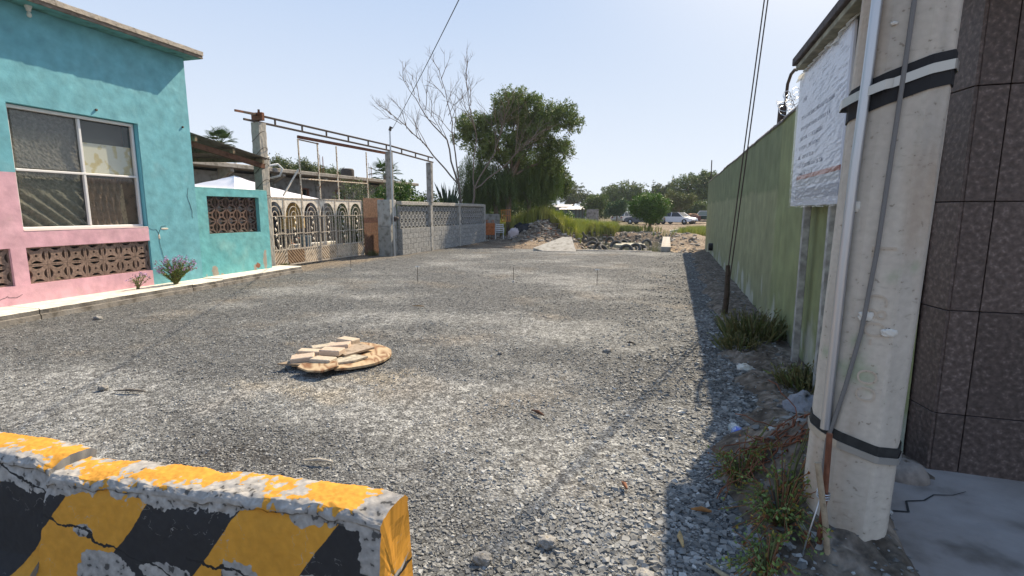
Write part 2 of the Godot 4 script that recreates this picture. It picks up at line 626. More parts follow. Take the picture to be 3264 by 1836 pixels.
func build_sidewalk() -> void:
	# slabs of a narrow pavement along the house; the outer edge runs in towards the far end
	var o := thing("sidewalk", "narrow pale concrete pavement along the teal house", "sidewalk", Vector3(-9.2, 0, -6))
	o.remove_meta("label")
	o.remove_meta("category")
	o.set_meta("kind", "structure")
	var edge := func(z: float) -> float: return lerpf(-8.62, -9.08, clampf((-4.0 - z) / 6.5, 0.0, 1.0))
	var cuts := [6.0, 1.5, -1.8, -4.9, -7.55, -8.32, -10.9]
	for i in 6:
		var z0: float = cuts[i] - 0.006
		var z1: float = cuts[i + 1] + 0.006
		var low := 0.02 if i == 4 else 0.0
		var top := 0.155 - low * 0.5
		var k := 24
		var mb := MB.new()
		var E := func(t: float, y: float, off: float) -> Vector3:
			var z := lerpf(z0, z1, t)
			var e: float = edge.call(z) + nC.get_noise_2d(z * 1.2, y * 9.0) * 0.012 + off
			return Vector3(e, y + (nC.get_noise_2d(z, 3.0) * 0.004), z)
		for q in k:
			var a := float(q) / k
			var b := float(q + 1) / k
			var inn := Vector3(-9.75, 0, 0)
			var pa := Vector3(-9.75, top, lerpf(z0, z1, a))
			var pb := Vector3(-9.75, top, lerpf(z0, z1, b))
			mb.quad(pa, E.call(a, top, -0.015), E.call(b, top, -0.015), pb)
			mb.quad(E.call(a, top, -0.015), E.call(a, top - 0.015, 0.0), E.call(b, top - 0.015, 0.0), E.call(b, top, -0.015))
		wpart("slab", mb, M.sidewalk, o)
		var kb := MB.new()
		for q in k:
			var a := float(q) / k
			var b := float(q + 1) / k
			kb.quad(E.call(a, top - 0.0152, 0.0), E.call(a, 0.075, -0.004), E.call(b, 0.075, -0.004), E.call(b, top - 0.0152, 0.0))
			kb.quad(E.call(a, 0.075, -0.004), E.call(a, 0.07, 0.014), E.call(b, 0.07, 0.014), E.call(b, 0.075, -0.004))
			kb.quad(E.call(a, 0.07, 0.014), E.call(a, -0.05, 0.02), E.call(b, -0.05, 0.02), E.call(b, 0.07, 0.014))
		kb.quad(Vector3(-9.75, top, z1), E.call(1.0, top, -0.015), E.call(1.0, -0.05, 0.0), Vector3(-9.75, -0.05, z1))
		kb.quad(Vector3(-9.75, -0.05, z0), E.call(0.0, -0.05, 0.0), E.call(0.0, top, -0.015), Vector3(-9.75, top, z0))
		wpart("kerb", kb, M.kerb, o)


# ---------------------------------------------------------------- the house
# one pierced block: a square frame and a star of four arms, four bulging holes and a round one
func pierced_block(w: float, h: float, d: float, rim: float, bulge: float, reach: float, eye: float) -> ArrayMesh:
	var mb := MB.new()
	var ts := []
	var tm := reach / (1.0 - rim)
	for k in 9:
		ts.append(lerpf(-tm, tm, k / 8.0))
	ts.push_front(-1.0)
	ts.append(1.0)
	for q in 4:
		var rot := Transform2D(q * PI / 2, Vector2.ZERO)
		var pt := func(t: float, s: float, z: float) -> Vector3:
			var p := rot * Vector2(t * s, s)
			return Vector3(p.x * w * 0.5, p.y * h * 0.5, z)
		for k in ts.size() - 1:
			var S := []
			for t in [ts[k], ts[k + 1]]:
				var s0: float = eye / sqrt(1.0 + t * t)
				var s2 := 1.0 - rim
				var s1 := s2
				if absf(t) < tm - 0.001:
					var A: float = bulge * t * t / (reach * reach)
					var C := 1.0 - rim - bulge
					s1 = C if A < 1e-5 else (1.0 - sqrt(maxf(0.0, 1.0 - 4.0 * A * C))) / (2.0 * A)
				S.append([t, s0, minf(s1, s2), s2])
			var a: Array = S[0]
			var b: Array = S[1]
			for f in [1.0, -1.0]:
				var z: float = f * d * 0.5
				for m in [[1, 2], [3, 4]]:
					var lo_a: float = a[m[0]]
					var hi_a: float = a[m[1]] if m[1] < 4 else 1.0
					var lo_b: float = b[m[0]]
					var hi_b: float = b[m[1]] if m[1] < 4 else 1.0
					var p0: Vector3 = pt.call(a[0], lo_a, z)
					var p1: Vector3 = pt.call(b[0], lo_b, z)
					var p2: Vector3 = pt.call(b[0], hi_b, z)
					var p3: Vector3 = pt.call(a[0], hi_a, z)
					mb.oq(p0, p1, p2, p3, Vector3(p0.x, p0.y, 0))
			# walls of the holes and of the rim
			var cz := d * 0.5
			for m in [1, 2, 3, 4]:
				var ra: float = a[m] if m < 4 else 1.0
				var rb: float = b[m] if m < 4 else 1.0
				if m in [2, 3] and absf(a[2] - a[3]) + absf(b[2] - b[3]) < 0.002:
					continue
				var p0: Vector3 = pt.call(a[0], ra, cz)
				var p1: Vector3 = pt.call(b[0], rb, cz)
				var p2: Vector3 = pt.call(b[0], rb, -cz)
				var p3: Vector3 = pt.call(a[0], ra, -cz)
				var o := Vector3.ZERO
				if m == 1 or m == 3:      # looks towards the centre
					o = (p0 + p1 + p2 + p3) * 0.5
				mb.oq(p0, p1, p2, p3, o)
	return mb.mesh()


func rough_patch(z0: float, z1: float, y0: float, y1: float, step: float, amp: float, cf: Callable, fixed := 0.0) -> MB:
	var mb := MB.new()
	mb.grid(maxi(2, roundi((z1 - z0) / step)), maxi(2, roundi((y1 - y0) / step)), func(a: float, b: float) -> Vector3:
		var z := lerpf(z1, z0, a)
		var y := lerpf(y0, y1, b)
		var k := nB.get_noise_3d(z, y, fixed) * amp + nC.get_noise_3d(z * 0.7, y * 0.7, fixed + 5.0) * amp * 0.45
		return Vector3(k, y, z), cf)
	return mb


func teal_paint(p: Vector3) -> Color:
	var k := nA.get_noise_3d(p.z * 0.8, p.y * 1.2, 3.0) * 0.5 + 0.5
	var f := nC.get_noise_3d(p.z * 0.4, p.y * 0.25, 8.0)
	var cc := Color(0.15, 0.44, 0.515).lerp(Color(0.195, 0.485, 0.55), clampf(k + f * 0.3, 0, 1))
	var worn := clampf(nB.get_noise_3d(p.z * 1.3, p.y * 1.3, 20.0) * 2.0 - 0.75, 0, 1)
	return cc.lerp(Color(0.42, 0.55, 0.54), worn * 0.15)


func pink_paint(p: Vector3) -> Color:
	var k := nA.get_noise_3d(p.z * 0.9, p.y * 1.1, 13.0) * 0.5 + 0.5
	var f := nC.get_noise_3d(p.z * 0.4, p.y * 0.3, 18.0)
	var cc := Color(0.73, 0.41, 0.49).lerp(Color(0.79, 0.49, 0.54), clampf(k + f * 0.4, 0, 1))
	var worn := clampf(nB.get_noise_3d(p.z * 1.6, p.y * 1.6, 50.0) * 2.0 - 0.8, 0, 1)
	return cc.lerp(Color(0.72, 0.52, 0.48), worn * 0.6)


func build_house() -> void:
	# local axes: x out of the front wall, z towards the street, facade at x = 0
	var zc := -6.2
	var o := thing("house", "teal and pink plastered house with a four-pane window and pierced block vents", "house", Vector3(-9.4, 0, zc), "", deg_to_rad(2.0))
	var W := func(z: float) -> float: return z - zc
	var teal := [[-8.33, -7.22, 0.1, 4.56], [-7.22, -5.22, 3.13, 4.56], [-5.22, -0.5, 2.12, 4.56]]
	var pink := [[-7.22, -5.22, 1.0, 1.25], [-7.22, -5.22, 0.1, 0.44], [-5.22, -5.02, 0.1, 2.12], [-5.02, -0.5, 1.0, 2.12], [-5.02, -0.5, 0.1, 0.44]]
	for side in [[teal, teal_paint, lin(0.16, 0.48, 0.56), "teal"], [pink, pink_paint, lin(0.75, 0.44, 0.5), "pink"]]:
		var mb := MB.new()
		var back := MB.new()
		for r in side[0]:
			mb.join(rough_patch(W.call(r[0]), W.call(r[1]), r[2], r[3], 0.03, 0.004, side[1]))
			back.col = Color(1, 1, 1)
			back.box(Vector3(-0.112, (r[2] + r[3]) * 0.5, W.call((r[0] + r[1]) * 0.5)), Vector3(0.195, r[3] - r[2], r[1] - r[0]))
		part("wall", mb, M.house, o).set_meta("label", "%s painted plaster of the front wall" % side[3])
		part("wall_core", back, std(side[2], 0.85), o)
	# the other three walls and a floor close the house
	var rest := MB.new()
	rest.col = Color(0.13, 0.4, 0.42)
	rest.box(Vector3(-3.1, 2.3, W.call(-8.23)), Vector3(5.76, 4.5, 0.2))
	rest.box(Vector3(-3.1, 2.3, W.call(-0.6)), Vector3(5.76, 4.5, 0.2))
	rest.box(Vector3(-6.1, 2.3, W.call(-4.4)), Vector3(0.2, 4.5, 7.8))
	part("rear_wall", rest, painted(0.85), o)
	# roof slab: a pale worn drip edge above a brown stained one, teal underneath
	var slab := MB.new()
	var k := 90
	var z0: float = W.call(-8.50)
	var z1: float = W.call(-0.3)
	var rim := func(t: float, y: float, off: float) -> Vector3:
		var z := lerpf(z0, z1, t)
		return Vector3(0.31 + off + nC.get_noise_2d(z * 1.5, y * 30.0) * 0.012, y + nC.get_noise_2d(z * 1.1, 40.0 + y * 8.0) * 0.006, z)
	for layer in [[4.57, 4.625, 0.0, lin(0.235, 0.2, 0.165)], [4.625, 4.70, 0.02, lin(0.52, 0.47, 0.4)]]:
		var mb := MB.new()
		for q in k:
			var a := float(q) / k
			var b := float(q + 1) / k
			mb.quad(rim.call(b, layer[0], layer[2]), rim.call(a, layer[0], layer[2]), rim.call(a, layer[1], layer[2]), rim.call(b, layer[1], layer[2]))
			mb.quad(rim.call(b, layer[1], layer[2]), rim.call(a, layer[1], layer[2]), Vector3(-0.3, layer[1], lerpf(z0, z1, a)), Vector3(-0.3, layer[1], lerpf(z0, z1, b)))
			mb.quad(rim.call(a, layer[0], layer[2]), rim.call(b, layer[0], layer[2]), Vector3(0.2, layer[0], lerpf(z0, z1, b)), Vector3(0.2, layer[0], lerpf(z0, z1, a)))
		mb.quad(rim.call(0.0, layer[0], layer[2]), Vector3(-0.3, layer[0], z0), Vector3(-0.3, layer[1], z0), rim.call(0.0, layer[1], layer[2]))
		var m := worldtex(std(layer[3], 0.95), T.stain, T.grain, 1.6, 0.6)
		part("roof_edge", mb, m, o)
	var sof := MB.new()
	sof.box(Vector3(-3.07, 4.59, (z0 + z1) * 0.5), Vector3(6.7, 0.05, z1 - z0 - 0.02))
	part("soffit", sof, worldtex(std(lin(0.13, 0.36, 0.36), 0.9), T.stain, T.plaster, 0.7, 0.5), o)
	var top := MB.new()
	top.box(Vector3(-3.35, 4.655, (z0 + z1) * 0.5), Vector3(6.1, 0.075, z1 - z0 - 0.03))
	part("roof", top, M.concrete, o)
	# pierced blocks
	var bm := pierced_block(0.281, 0.276, 0.09, 0.15, 0.3, 0.58, 0.13)
	var tones := []
	for t in 4:
		tones.append(worldtex(std(lin(0.27 + 0.02 * t, 0.19 + 0.014 * t, 0.15 + 0.012 * t), 0.9), T.mottle, T.grain, 3.0, 0.2))
	for r in 2:
		for q in 7:
			inst("vent_block", bm, tones[rng.randi() % 4], o, Transform3D(Basis(Vector3.UP, PI / 2), Vector3(-0.085, 0.58 + r * 0.28, W.call(-7.22 + 0.143 + q * 0.2857))))
	for r in 2:
		for q in 4:
			inst("vent_block", bm, tones[rng.randi() % 4], o, Transform3D(Basis(Vector3.UP, PI / 2), Vector3(-0.085, 0.58 + r * 0.28, W.call(-5.02 + 0.143 + q * 0.2857))))
	# window
	var win := Node3D.new()
	win.name = "window"
	o.add_child(win)
	var zw0: float = W.call(-7.20)
	var zw1: float = W.call(-5.24)
	var x := -0.12
	var fr := MB.new()
	var zm: float = W.call(-6.26)
	var ym := 2.17
	fr.box(Vector3(x, 1.285, (zw0 + zw1) * 0.5), Vector3(0.07, 0.045, zw1 - zw0), Basis(), 0.006)
	fr.box(Vector3(x, 3.095, (zw0 + zw1) * 0.5), Vector3(0.07, 0.05, zw1 - zw0), Basis(), 0.006)
	fr.box(Vector3(x, 2.19, zw0 + 0.02), Vector3(0.068, 1.77, 0.04), Basis(), 0.006)
	fr.box(Vector3(x, 2.19, zw1 - 0.02), Vector3(0.068, 1.77, 0.04), Basis(), 0.006)
	part("frame", fr, M.alu, win)
	var mu := MB.new()
	mu.box(Vector3(x + 0.012, 2.19, zm), Vector3(0.05, 1.75, 0.042), Basis(), 0.006)
	part("mullion", mu, M.alu, win)
	var tr := MB.new()
	tr.box(Vector3(x + 0.016, ym, (zw0 + zw1) * 0.5), Vector3(0.05, 0.036, zw1 - zw0 - 0.08), Basis(), 0.006)
	part("transom", tr, M.alu, win)
	var pane := MB.new()
	pane.box(Vector3.ZERO, Vector3(0.006, 0.84, 0.93))
	var pm := pane.mesh()
	for p in [[1.73, 0.47], [2.63, 0.47], [1.73, -0.5], [2.63, -0.5]]:
		inst("pane", pm, M.glass, win, Transform3D(Basis().scaled(Vector3(1, 1, 0.98)), Vector3(x - 0.012, p[0], zm + p[1])))
	# sill line of bare mortar, two wall hooks and the lamp socket under the eaves
	var sill := MB.new()
	sill.box(Vector3(-0.04, 1.255, (zw0 + zw1) * 0.5), Vector3(0.09, 0.018, 1.99), Basis(), 0.005)
	part("sill", sill, std(lin(0.7, 0.55, 0.52), 0.9), o)
	for q in [[3.24, -6.5], [3.21, -8.16]]:
		var hk := MB.new()
		hk.tube([Vector3(-0.02, q[0], W.call(q[1])), Vector3(0.018, q[0] + 0.002, W.call(q[1])), Vector3(0.03, q[0] + 0.004, W.call(q[1]))], [0.02, 0.02, 0.016], 8)
		part("wall_hook", hk, M.darksteel, o)
	# cracks in the render below and beside the window
	for q in [[Vector2(-7.22, 1.24), Vector2(-7.3, 1.2), Vector2(-7.38, 1.2), Vector2(-7.42, 1.12), Vector2(-7.41, 0.95), Vector2(-7.45, 0.8), Vector2(-7.5, 0.55)], [Vector2(-7.42, 1.12), Vector2(-7.48, 1.26), Vector2(-7.6, 1.27)], [Vector2(-8.16, 2.02), Vector2(-8.13, 1.85), Vector2(-8.2, 1.6), Vector2(-8.21, 1.4)], [Vector2(-5.1, 0.3), Vector2(-5.0, 0.27), Vector2(-4.9, 0.29), Vector2(-4.8, 0.26)]]:
		var ck := MB.new()
		for i in q.size() - 1:
			for e in 4:
				var a: Vector2 = q[i].lerp(q[i + 1], e / 4.0)
				var b: Vector2 = q[i].lerp(q[i + 1], (e + 1) / 4.0)
				a += Vector2(nC.get_noise_2d(a.x * 5.0, a.y * 5.0), nC.get_noise_2d(a.y * 5.0, a.x * 5.0)) * 0.02
				b += Vector2(nC.get_noise_2d(b.x * 5.0, b.y * 5.0), nC.get_noise_2d(b.y * 5.0, b.x * 5.0)) * 0.02
				var wd := 0.0018 + 0.001 * nC.get_noise_2d(a.x * 9.0, 1.0)
				ck.bar(Vector3(0.004, a.y, W.call(a.x)), Vector3(0.004, b.y, W.call(b.x)), wd * 2.0, 0.004, Vector3.RIGHT)
		part("crack", ck, std(lin(0.06, 0.07, 0.07), 0.95), o)
	var chip := MB.new()
	chip.join(stone_blob(Vector3(-0.002, 1.21, W.call(-7.55)), Vector3(0.008, 0.02, 0.08), 3, 0.2))
	chip.join(stone_blob(Vector3(-0.002, 1.06, W.call(-7.42)), Vector3(0.008, 0.05, 0.02), 4, 0.2))
	part("bare_render", chip, std(lin(0.6, 0.55, 0.45), 0.95), o)
	var bulb := thing("lamp_holder", "small white lamp holder with a bulb under the eaves of the teal house", "lamp", o.to_global(Vector3(0.09, 4.565, W.call(-5.62))))
	var s := MB.new()
	s.lathe([Vector2(0.0, -0.075), Vector2(0.03, -0.075), Vector2(0.033, -0.04), Vector2(0.045, -0.02), Vector2(0.047, 0.0)], 14)
	part("socket", s, std(lin(0.6, 0.62, 0.58), 0.5), bulb)
	s = MB.new()
	s.lathe([Vector2(0.0, -0.165), Vector2(0.02, -0.16), Vector2(0.033, -0.135), Vector2(0.03, -0.11), Vector2(0.018, -0.08), Vector2(0.016, -0.074)], 14)
	part("bulb", s, std(lin(0.5, 0.55, 0.5), 0.15), bulb)

	# what hangs behind the panes
	var hang := func(called: String, z_a: float, z_b: float, y_a: float, y_b: float, depth: float, f: Callable, mat: Material, label: String, cat: String) -> void:
		var mb := MB.new()
		mb.grid(70, 60, func(a: float, b: float) -> Vector3:
			return o.to_global(Vector3(x - depth + f.call(a, b), lerpf(y_a, y_b, b), lerpf(W.call(z_b), W.call(z_a), a))))
		single(called, mb, mat, label, cat)
	hang.call("curtain", -6.25, -5.25, 2.17, 3.09, 0.05, func(a: float, b: float) -> float: return 0.012 * sin(b * 9.0 + a * 2.0) + nC.get_noise_2d(a * 3.0, b * 3.0) * 0.012,
		worldtex(std(lin(0.2, 0.195, 0.165), 0.95), T.mottle, T.grain, 2.0, 0.2), "flat grey sheet behind the upper pane beside the pink wall", "curtain")
	hang.call("curtain", -6.24, -5.25, 1.29, 2.16, 0.06, func(a: float, b: float) -> float:
		var q := a * 0.9 + b * 1.05
		return 0.045 * (1.0 - b) * sin(q * 26.0 + 2.5 * a * a) * smoothstep(1.0, 0.35, b) + nC.get_noise_2d(a * 4.0, b * 4.0) * 0.014,
		worldtex(std(lin(0.215, 0.215, 0.17), 0.9), T.mottle, T.grain, 2.0, 0.2), "grey cloth sagging in slanting folds behind the lower window pane", "curtain")
	hang.call("curtain", -6.9, -6.3, 1.29, 2.12, 0.05, func(a: float, b: float) -> float:
		return 0.022 * sin(a * 34.0 + 3.0 * sin(b * 4.0)) + 0.012 * sin(a * 71.0 + b * 5.0) + nC.get_noise_2d(a * 5.0, b * 2.0) * 0.02,
		worldtex(std(lin(0.24, 0.165, 0.115), 0.6), T.stain, T.grain, 2.0, 0.2), "wrinkled brown curtain behind the lower right window pane", "curtain")
	var card := MB.new()
	card.bar(o.to_global(Vector3(x - 0.09, 1.3, W.call(-7.03))), o.to_global(Vector3(x - 0.09, 2.15, W.call(-7.03))), 0.36, 0.012, Vector3.RIGHT)
	single("cardboard", card, worldtex(std(lin(0.2, 0.12, 0.065), 0.9), T.stain, null, 1.0, 0.0), "brown cardboard sheet behind the right edge of the window", "cardboard")
	var strip := MB.new()
	strip.bar(o.to_global(Vector3(x - 0.062, 1.31, W.call(-6.93))), o.to_global(Vector3(x - 0.07, 2.03, W.call(-6.9))), 0.1, 0.012, Vector3.RIGHT)
	single("wooden_slat", strip, worldtex(std(lin(0.45, 0.34, 0.2), 0.85), T.stain, null, 2.5, 0.0), "pale upright slat beside the brown curtain in the window", "slat")
	var board := MB.new()
	board.box(Vector3(x - 0.07, 2.44, W.call(-6.73)), Vector3(0.015, 0.52, 0.9), Basis())
	var wb := MB.new()
	wb.join(board, o.global_transform)
	single("board", wb, worldtex(std(lin(0.62, 0.62, 0.5), 0.8), noise_tex(256, 0.012, 4, lin(0.75, 0.6, 0.3), Color.WHITE, FastNoiseLite.TYPE_SIMPLEX_SMOOTH, 61, 0, [[0.3, lin(0.85, 0.75, 0.5)], [0.42, Color.WHITE]]), null, 0.8, 0.0), "white board with brown stains behind the upper right window pane", "board")
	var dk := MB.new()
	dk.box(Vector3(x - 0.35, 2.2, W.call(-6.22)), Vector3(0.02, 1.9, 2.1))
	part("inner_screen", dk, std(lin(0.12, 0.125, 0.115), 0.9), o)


func build_garden_wall() -> void:
	var o := thing("garden_wall", "low teal garden wall with a pierced block opening and peeling paint", "wall", Vector3(-9.5, 0, -9.3))
	var z0 := -1.03
	var z1 := 1.0
	var a0 := -0.75
	var a1 := 0.69
	var cf := func(p: Vector3) -> Color:
		var cc := Color(0.14, 0.47, 0.5).lerp(Color(0.2, 0.54, 0.55), clampf(nA.get_noise_3d(p.z * 1.5, p.y * 1.5, 77.0) * 1.2 + 0.5, 0, 1))
		var pale := clampf(nB.get_noise_3d(p.z * 1.2, p.y * 0.8, 33.0) * 2.0 - 0.2, 0, 1)
		cc = cc.lerp(Color(0.32, 0.6, 0.57), pale * 0.5)
		var k := nC.get_noise_3d(p.z * 0.5, p.y * 0.3, 90.0)
		# bare render where the paint has flaked off
		for q in [[0.62, 0.22, 0.09, 0.16], [-0.82, 0.4, 0.07, 0.3], [0.45, 0.12, 0.06, 0.1], [-0.5, 0.2, 0.04, 0.08], [0.85, 0.16, 0.04, 0.12]]:
			var e: float = bump2(p.z, p.y, q[0], q[1], q[2], q[3]) + k * 0.55
			if e > 0.42:
				cc = Color(0.4, 0.36, 0.3)
		if bump2(p.z, p.y, -0.6, 0.26, 0.08, 0.07) + k * 0.4 > 0.5:
			cc = Color(0.3, 0.12, 0.07)
		return cc
	var mb := MB.new()
	var back := MB.new()
	for r in [[z0, a0, 0.0, 2.03], [a1, z1, 0.0, 2.03], [a0, a1, 0.0, 1.06], [a0, a1, 1.87, 2.03]]:
		mb.join(rough_patch(r[0], r[1], r[2], r[3], 0.02, 0.006, cf, 9.0))
		back.box(Vector3(-0.112, (r[2] + r[3]) * 0.5, (r[0] + r[1]) * 0.5), Vector3(0.195, r[3] - r[2], r[1] - r[0]))
	part("wall", mb, M.house, o)
	part("wall_core", back, std(lin(0.14, 0.43, 0.44), 0.85), o)
	var cap := MB.new()
	cap.box(Vector3(-0.1, 2.036, (z0 + z1) * 0.5), Vector3(0.2, 0.03, z1 - z0), Basis(), 0.01)
	part("coping", cap, worldtex(std(lin(0.2, 0.48, 0.47), 0.85), T.mottle, T.grain, 1.5, 0.4), o)
	var bm := pierced_block(0.274, 0.262, 0.09, 0.08, 0.46, 0.78, 0.24)
	for r in 3:
		for q in 5:
			inst("vent_block", bm, worldtex(std(lin(0.19 + 0.03 * rng.randf(), 0.13, 0.1), 0.9), T.mottle, null, 3.0, 0.0) if r + q == 0 else o.get_child(3).material_override, o,
				Transform3D(Basis(Vector3.UP, PI / 2), Vector3(-0.14, 1.06 + 0.135 + r * 0.27, a0 + 0.144 + q * 0.288)))
	# the flowering plant and a smaller one in the crack at the foot of the house
	flower("flowering_plant", Vector3(-9.15, 0.15, -7.42), 0.6, 110, "bushy plant with mauve flowers at the foot of the teal wall")
	flower("flowering_plant", Vector3(-9.2, 0.15, -6.72), 0.34, 12, "thin sprig with a few mauve flowers at the foot of the pink wall")


func leaf_quad(mb: MB, at: Vector3, dir: Vector3, nrm: Vector3, l: float, w: float) -> void:
	var s := dir.cross(nrm).normalized() * w * 0.5
	var m := at + dir * l * 0.5 + nrm * l * 0.06
	mb.tri(at, m + s, at + dir * l)
	mb.tri(at, at + dir * l, m - s)


func rdir() -> Vector3:
	var v := Vector3(rng.randfn(), rng.randfn(), rng.randfn())
	return v.normalized() if v.length() > 0.01 else Vector3.UP


func flower(called: String, at: Vector3, h: float, stems: int, label: String) -> void:
	var o := thing(called, label, "plant", at, "flowering plants at the house wall")
	var st := MB.new()
	var lf := MB.new()
	var fl := MB.new()
	st.col = Color(0.12, 0.12, 0.04)
	for i in stems:
		var a := rng.randf() * TAU
		var reach := h * 0.75 * sqrt(rng.randf())
		var tip := Vector3(absf(cos(a)) * reach * 0.55, h * (0.55 + 0.45 * rng.randf()) * (1.0 - reach / h * 0.3), sin(a) * reach)
		var mid := tip * 0.5 + Vector3(0, 0.05, 0) + rdir() * 0.03
		st.tube([Vector3(rng.randf() * 0.03, 0, rng.randf_range(-0.03, 0.03)), mid, tip], [0.005, 0.004, 0.002], 4, false)
		for k in 18:
			var t := 0.15 + 0.85 * rng.randf()
			var p := mid.lerp(tip, (t - 0.5) * 2.0) if t > 0.5 else mid * t * 2.0
			lf.col = Color(0.15, 0.21, 0.06) * rng.randf_range(0.7, 1.7)
			if rng.randf() < 0.12:
				lf.col = Color(0.3, 0.24, 0.06)
			var d := (rdir() + Vector3(0.3, 0.2, 0)).normalized()
			leaf_quad(lf, p, d, d.cross(rdir()).normalized(), rng.randf_range(0.025, 0.05), 0.014)
		for k in 7:
			fl.col = Color(0.5, 0.3, 0.62) * rng.randf_range(0.7, 1.3)
			var d := (rdir() + Vector3.UP * 0.6).normalized()
			leaf_quad(fl, tip + rdir() * 0.02, d, d.cross(rdir()).normalized(), 0.022, 0.018)
	part("stems", st, painted(0.9), o)
	part("leaves", lf, M.leaf, o)
	part("blossoms", fl, M.leaf, o)


# ---------------------------------------------------------------- gate, posts and beam
func build_gate_side() -> void:
	# square concrete gate post, cracked, with wire wound round it
	var p := thing("gate_post", "tall cracked concrete post at the end of the teal garden wall, wire wound round it", "post", Vector3(-10.25, 0, -11.02), "concrete posts under the steel beam")
	var mb := MB.new()
	mb.grid(48, 60, func(a: float, b: float) -> Vector3:
		var t := fposmod(a * 4.0, 4.0)
		var s := 0.13
		var q := t - floorf(t)
		var c4: Array = [Vector2(s, s), Vector2(s, -s), Vector2(-s, -s), Vector2(-s, s)]
		var i := int(floorf(t)) % 4
		var e: Vector2 = c4[i].lerp(c4[(i + 1) % 4], q)
		var y := b * 3.78
		var w := 1.0 + nC.get_noise_3d(e.x * 2.0, y * 0.7, e.y * 2.0) * 0.09 - 0.06 * b
		return Vector3(e.x * w, y, e.y * w))
	var capm := MB.new()
	capm.join(mb)
	capm.quad(Vector3(-0.12, 3.77, 0.12), Vector3(0.12, 3.77, 0.12), Vector3(0.12, 3.77, -0.12), Vector3(-0.12, 3.77, -0.12))
	part("shaft", capm, worldtex(std(lin(0.42, 0.395, 0.35), 0.95), T.soft, T.grain, 1.2, 0.3), p)
	var wire := MB.new()
	var path := []
	for i in 90:
		var a := i * 0.33
		path.append(Vector3(cos(a) * 0.175, 3.5 - i * 0.021 + 0.07 * sin(a * 2.0 + 1.0), sin(a) * 0.175))
	wire.tube(path, [0.007], 5, false)
	part("wire", wire, M.darksteel, p)

	# welded beam of two rails on the posts
	var b := thing("steel_beam", "rusty welded beam of two rails resting on three concrete posts", "beam", Vector3(-10.25, 3.77, -11.0))
	var P := [Vector3(-10.25, 3.80, -10.55), Vector3(-10.25, 3.80, -11.0), Vector3(-9.4, 3.60, -15.95), Vector3(-9.12, 3.44, -18.75)]
	var up := Vector3(0, 0.17, 0)
	for r in [0, 1]:
		var rail := MB.new()
		for i in 3:
			rail.bar(P[i] + up * r, P[i + 1] + up * r, 0.045, 0.05, Vector3.UP, 0.005)
		wpart("rail", rail, M.darksteel, b)
	for i in 9:
		var t := (i + 0.6) / 9.0
		var q: Vector3 = P[1].lerp(P[2], t / 0.64) if t < 0.64 else P[2].lerp(P[3], (t - 0.64) / 0.36)
		var tie := MB.new()
		tie.bar(q, q + up, 0.03, 0.04, Vector3.RIGHT)
		wpart("tie", tie, M.darksteel, b)
	var angle := MB.new()
	angle.bar(Vector3(-10.12, 3.60, -12.3), Vector3(-9.45, 3.50, -15.75), 0.06, 0.08)
	wpart("angle_iron", angle, M.rustred, b)
	var clamp_ := MB.new()
	clamp_.box(Vector3(-10.25, 3.93, -11.02), Vector3(0.34, 0.2, 0.1), Basis(), 0.01)
	clamp_.bar(Vector3(-10.42, 3.84, -11.2), Vector3(-10.05, 4.05, -10.85), 0.05, 0.05)
	clamp_.bar(Vector3(-10.25, 3.96, -10.3), Vector3(-10.25, 3.99, -11.1), 0.04, 0.05)
	wpart("clamp", clamp_, M.rustred, b)

	# thin upright frame above the gate
	var f := thing("iron_trellis", "thin rusty frame of upright bars standing above the white gate", "frame", Vector3(-10.24, 1.95, -14.2))
	for z in [-12.47, -13.3, -14.2, -15.86]:
		var u := MB.new()
		u.bar(Vector3(-10.24, 1.9, z), Vector3(-10.22, 3.56, z + 0.05), 0.035, 0.035, Vector3.RIGHT, 0.004)
		wpart("upright", u, M.rusty, f)
	var hb := MB.new()
	hb.bar(Vector3(-10.235, 2.47, -12.47), Vector3(-10.235, 2.5, -15.86), 0.035, 0.035)
	wpart("crossbar", hb, M.rusty, f)
	hb = MB.new()
	hb.bar(Vector3(-10.22, 3.55, -12.42), Vector3(-10.21, 3.53, -13.3), 0.03, 0.03)
	wpart("crossbar", hb, M.darksteel, f)
	hb = MB.new()
	hb.bar(Vector3(-10.3, 1.97, -11.8), Vector3(-10.26, 2.72, -12.42), 0.035, 0.035)
	wpart("brace", hb, M.whitepaint, f)

	# the gate: six leaves with arched openings
	var g := thing("gate", "white rusted iron gate of six arched leaves with bars and leaf ornaments", "gate", Vector3(-10.2, 0.04, -13.1))
	var seps := [-10.96, -11.66, -12.40, -13.13, -13.90, -14.63, -15.37]
	var gm := worldtex(std(lin(0.86, 0.79, 0.68), 0.8), T.stain, T.grain, 1.3, 0.1)
	var bm := worldtex(std(lin(0.44, 0.31, 0.2), 0.85), T.stain, null, 1.0, 0.0)
	var cm := worldtex(std(lin(0.68, 0.58, 0.45), 0.85), T.stain, null, 1.0, 0.0)
	var barm := worldtex(std(lin(0.6, 0.53, 0.44), 0.75), T.stain, null, 2.5, 0.0)
	for i in 6:
		var z1: float = seps[i]
		var z0: float = seps[i + 1]
		var zm := (z0 + z1) * 0.5
		var hw := (z1 - z0) * 0.5 - 0.012
		var aw := hw - 0.045
		var xf := Transform3D(Basis(Vector3.UP, PI / 2), Vector3(-10.2, 0, zm))      # xy plane -> z and y
		var ys := 1.40
		var ap := 1.80 - ys
		var poly := [Vector2(-hw, ys - 0.05), Vector2(-aw, ys - 0.05)]
		for k in 17:
			var a := PI - PI * k / 16.0
			poly.append(Vector2(cos(a) * aw, ys + sin(a) * ap))
		poly.append_array([Vector2(aw, ys - 0.05), Vector2(hw, ys - 0.05), Vector2(hw, 1.9), Vector2(-hw, 1.9)])
		var sheet := MB.new()
		sheet.prism(poly, xf, 0.012)
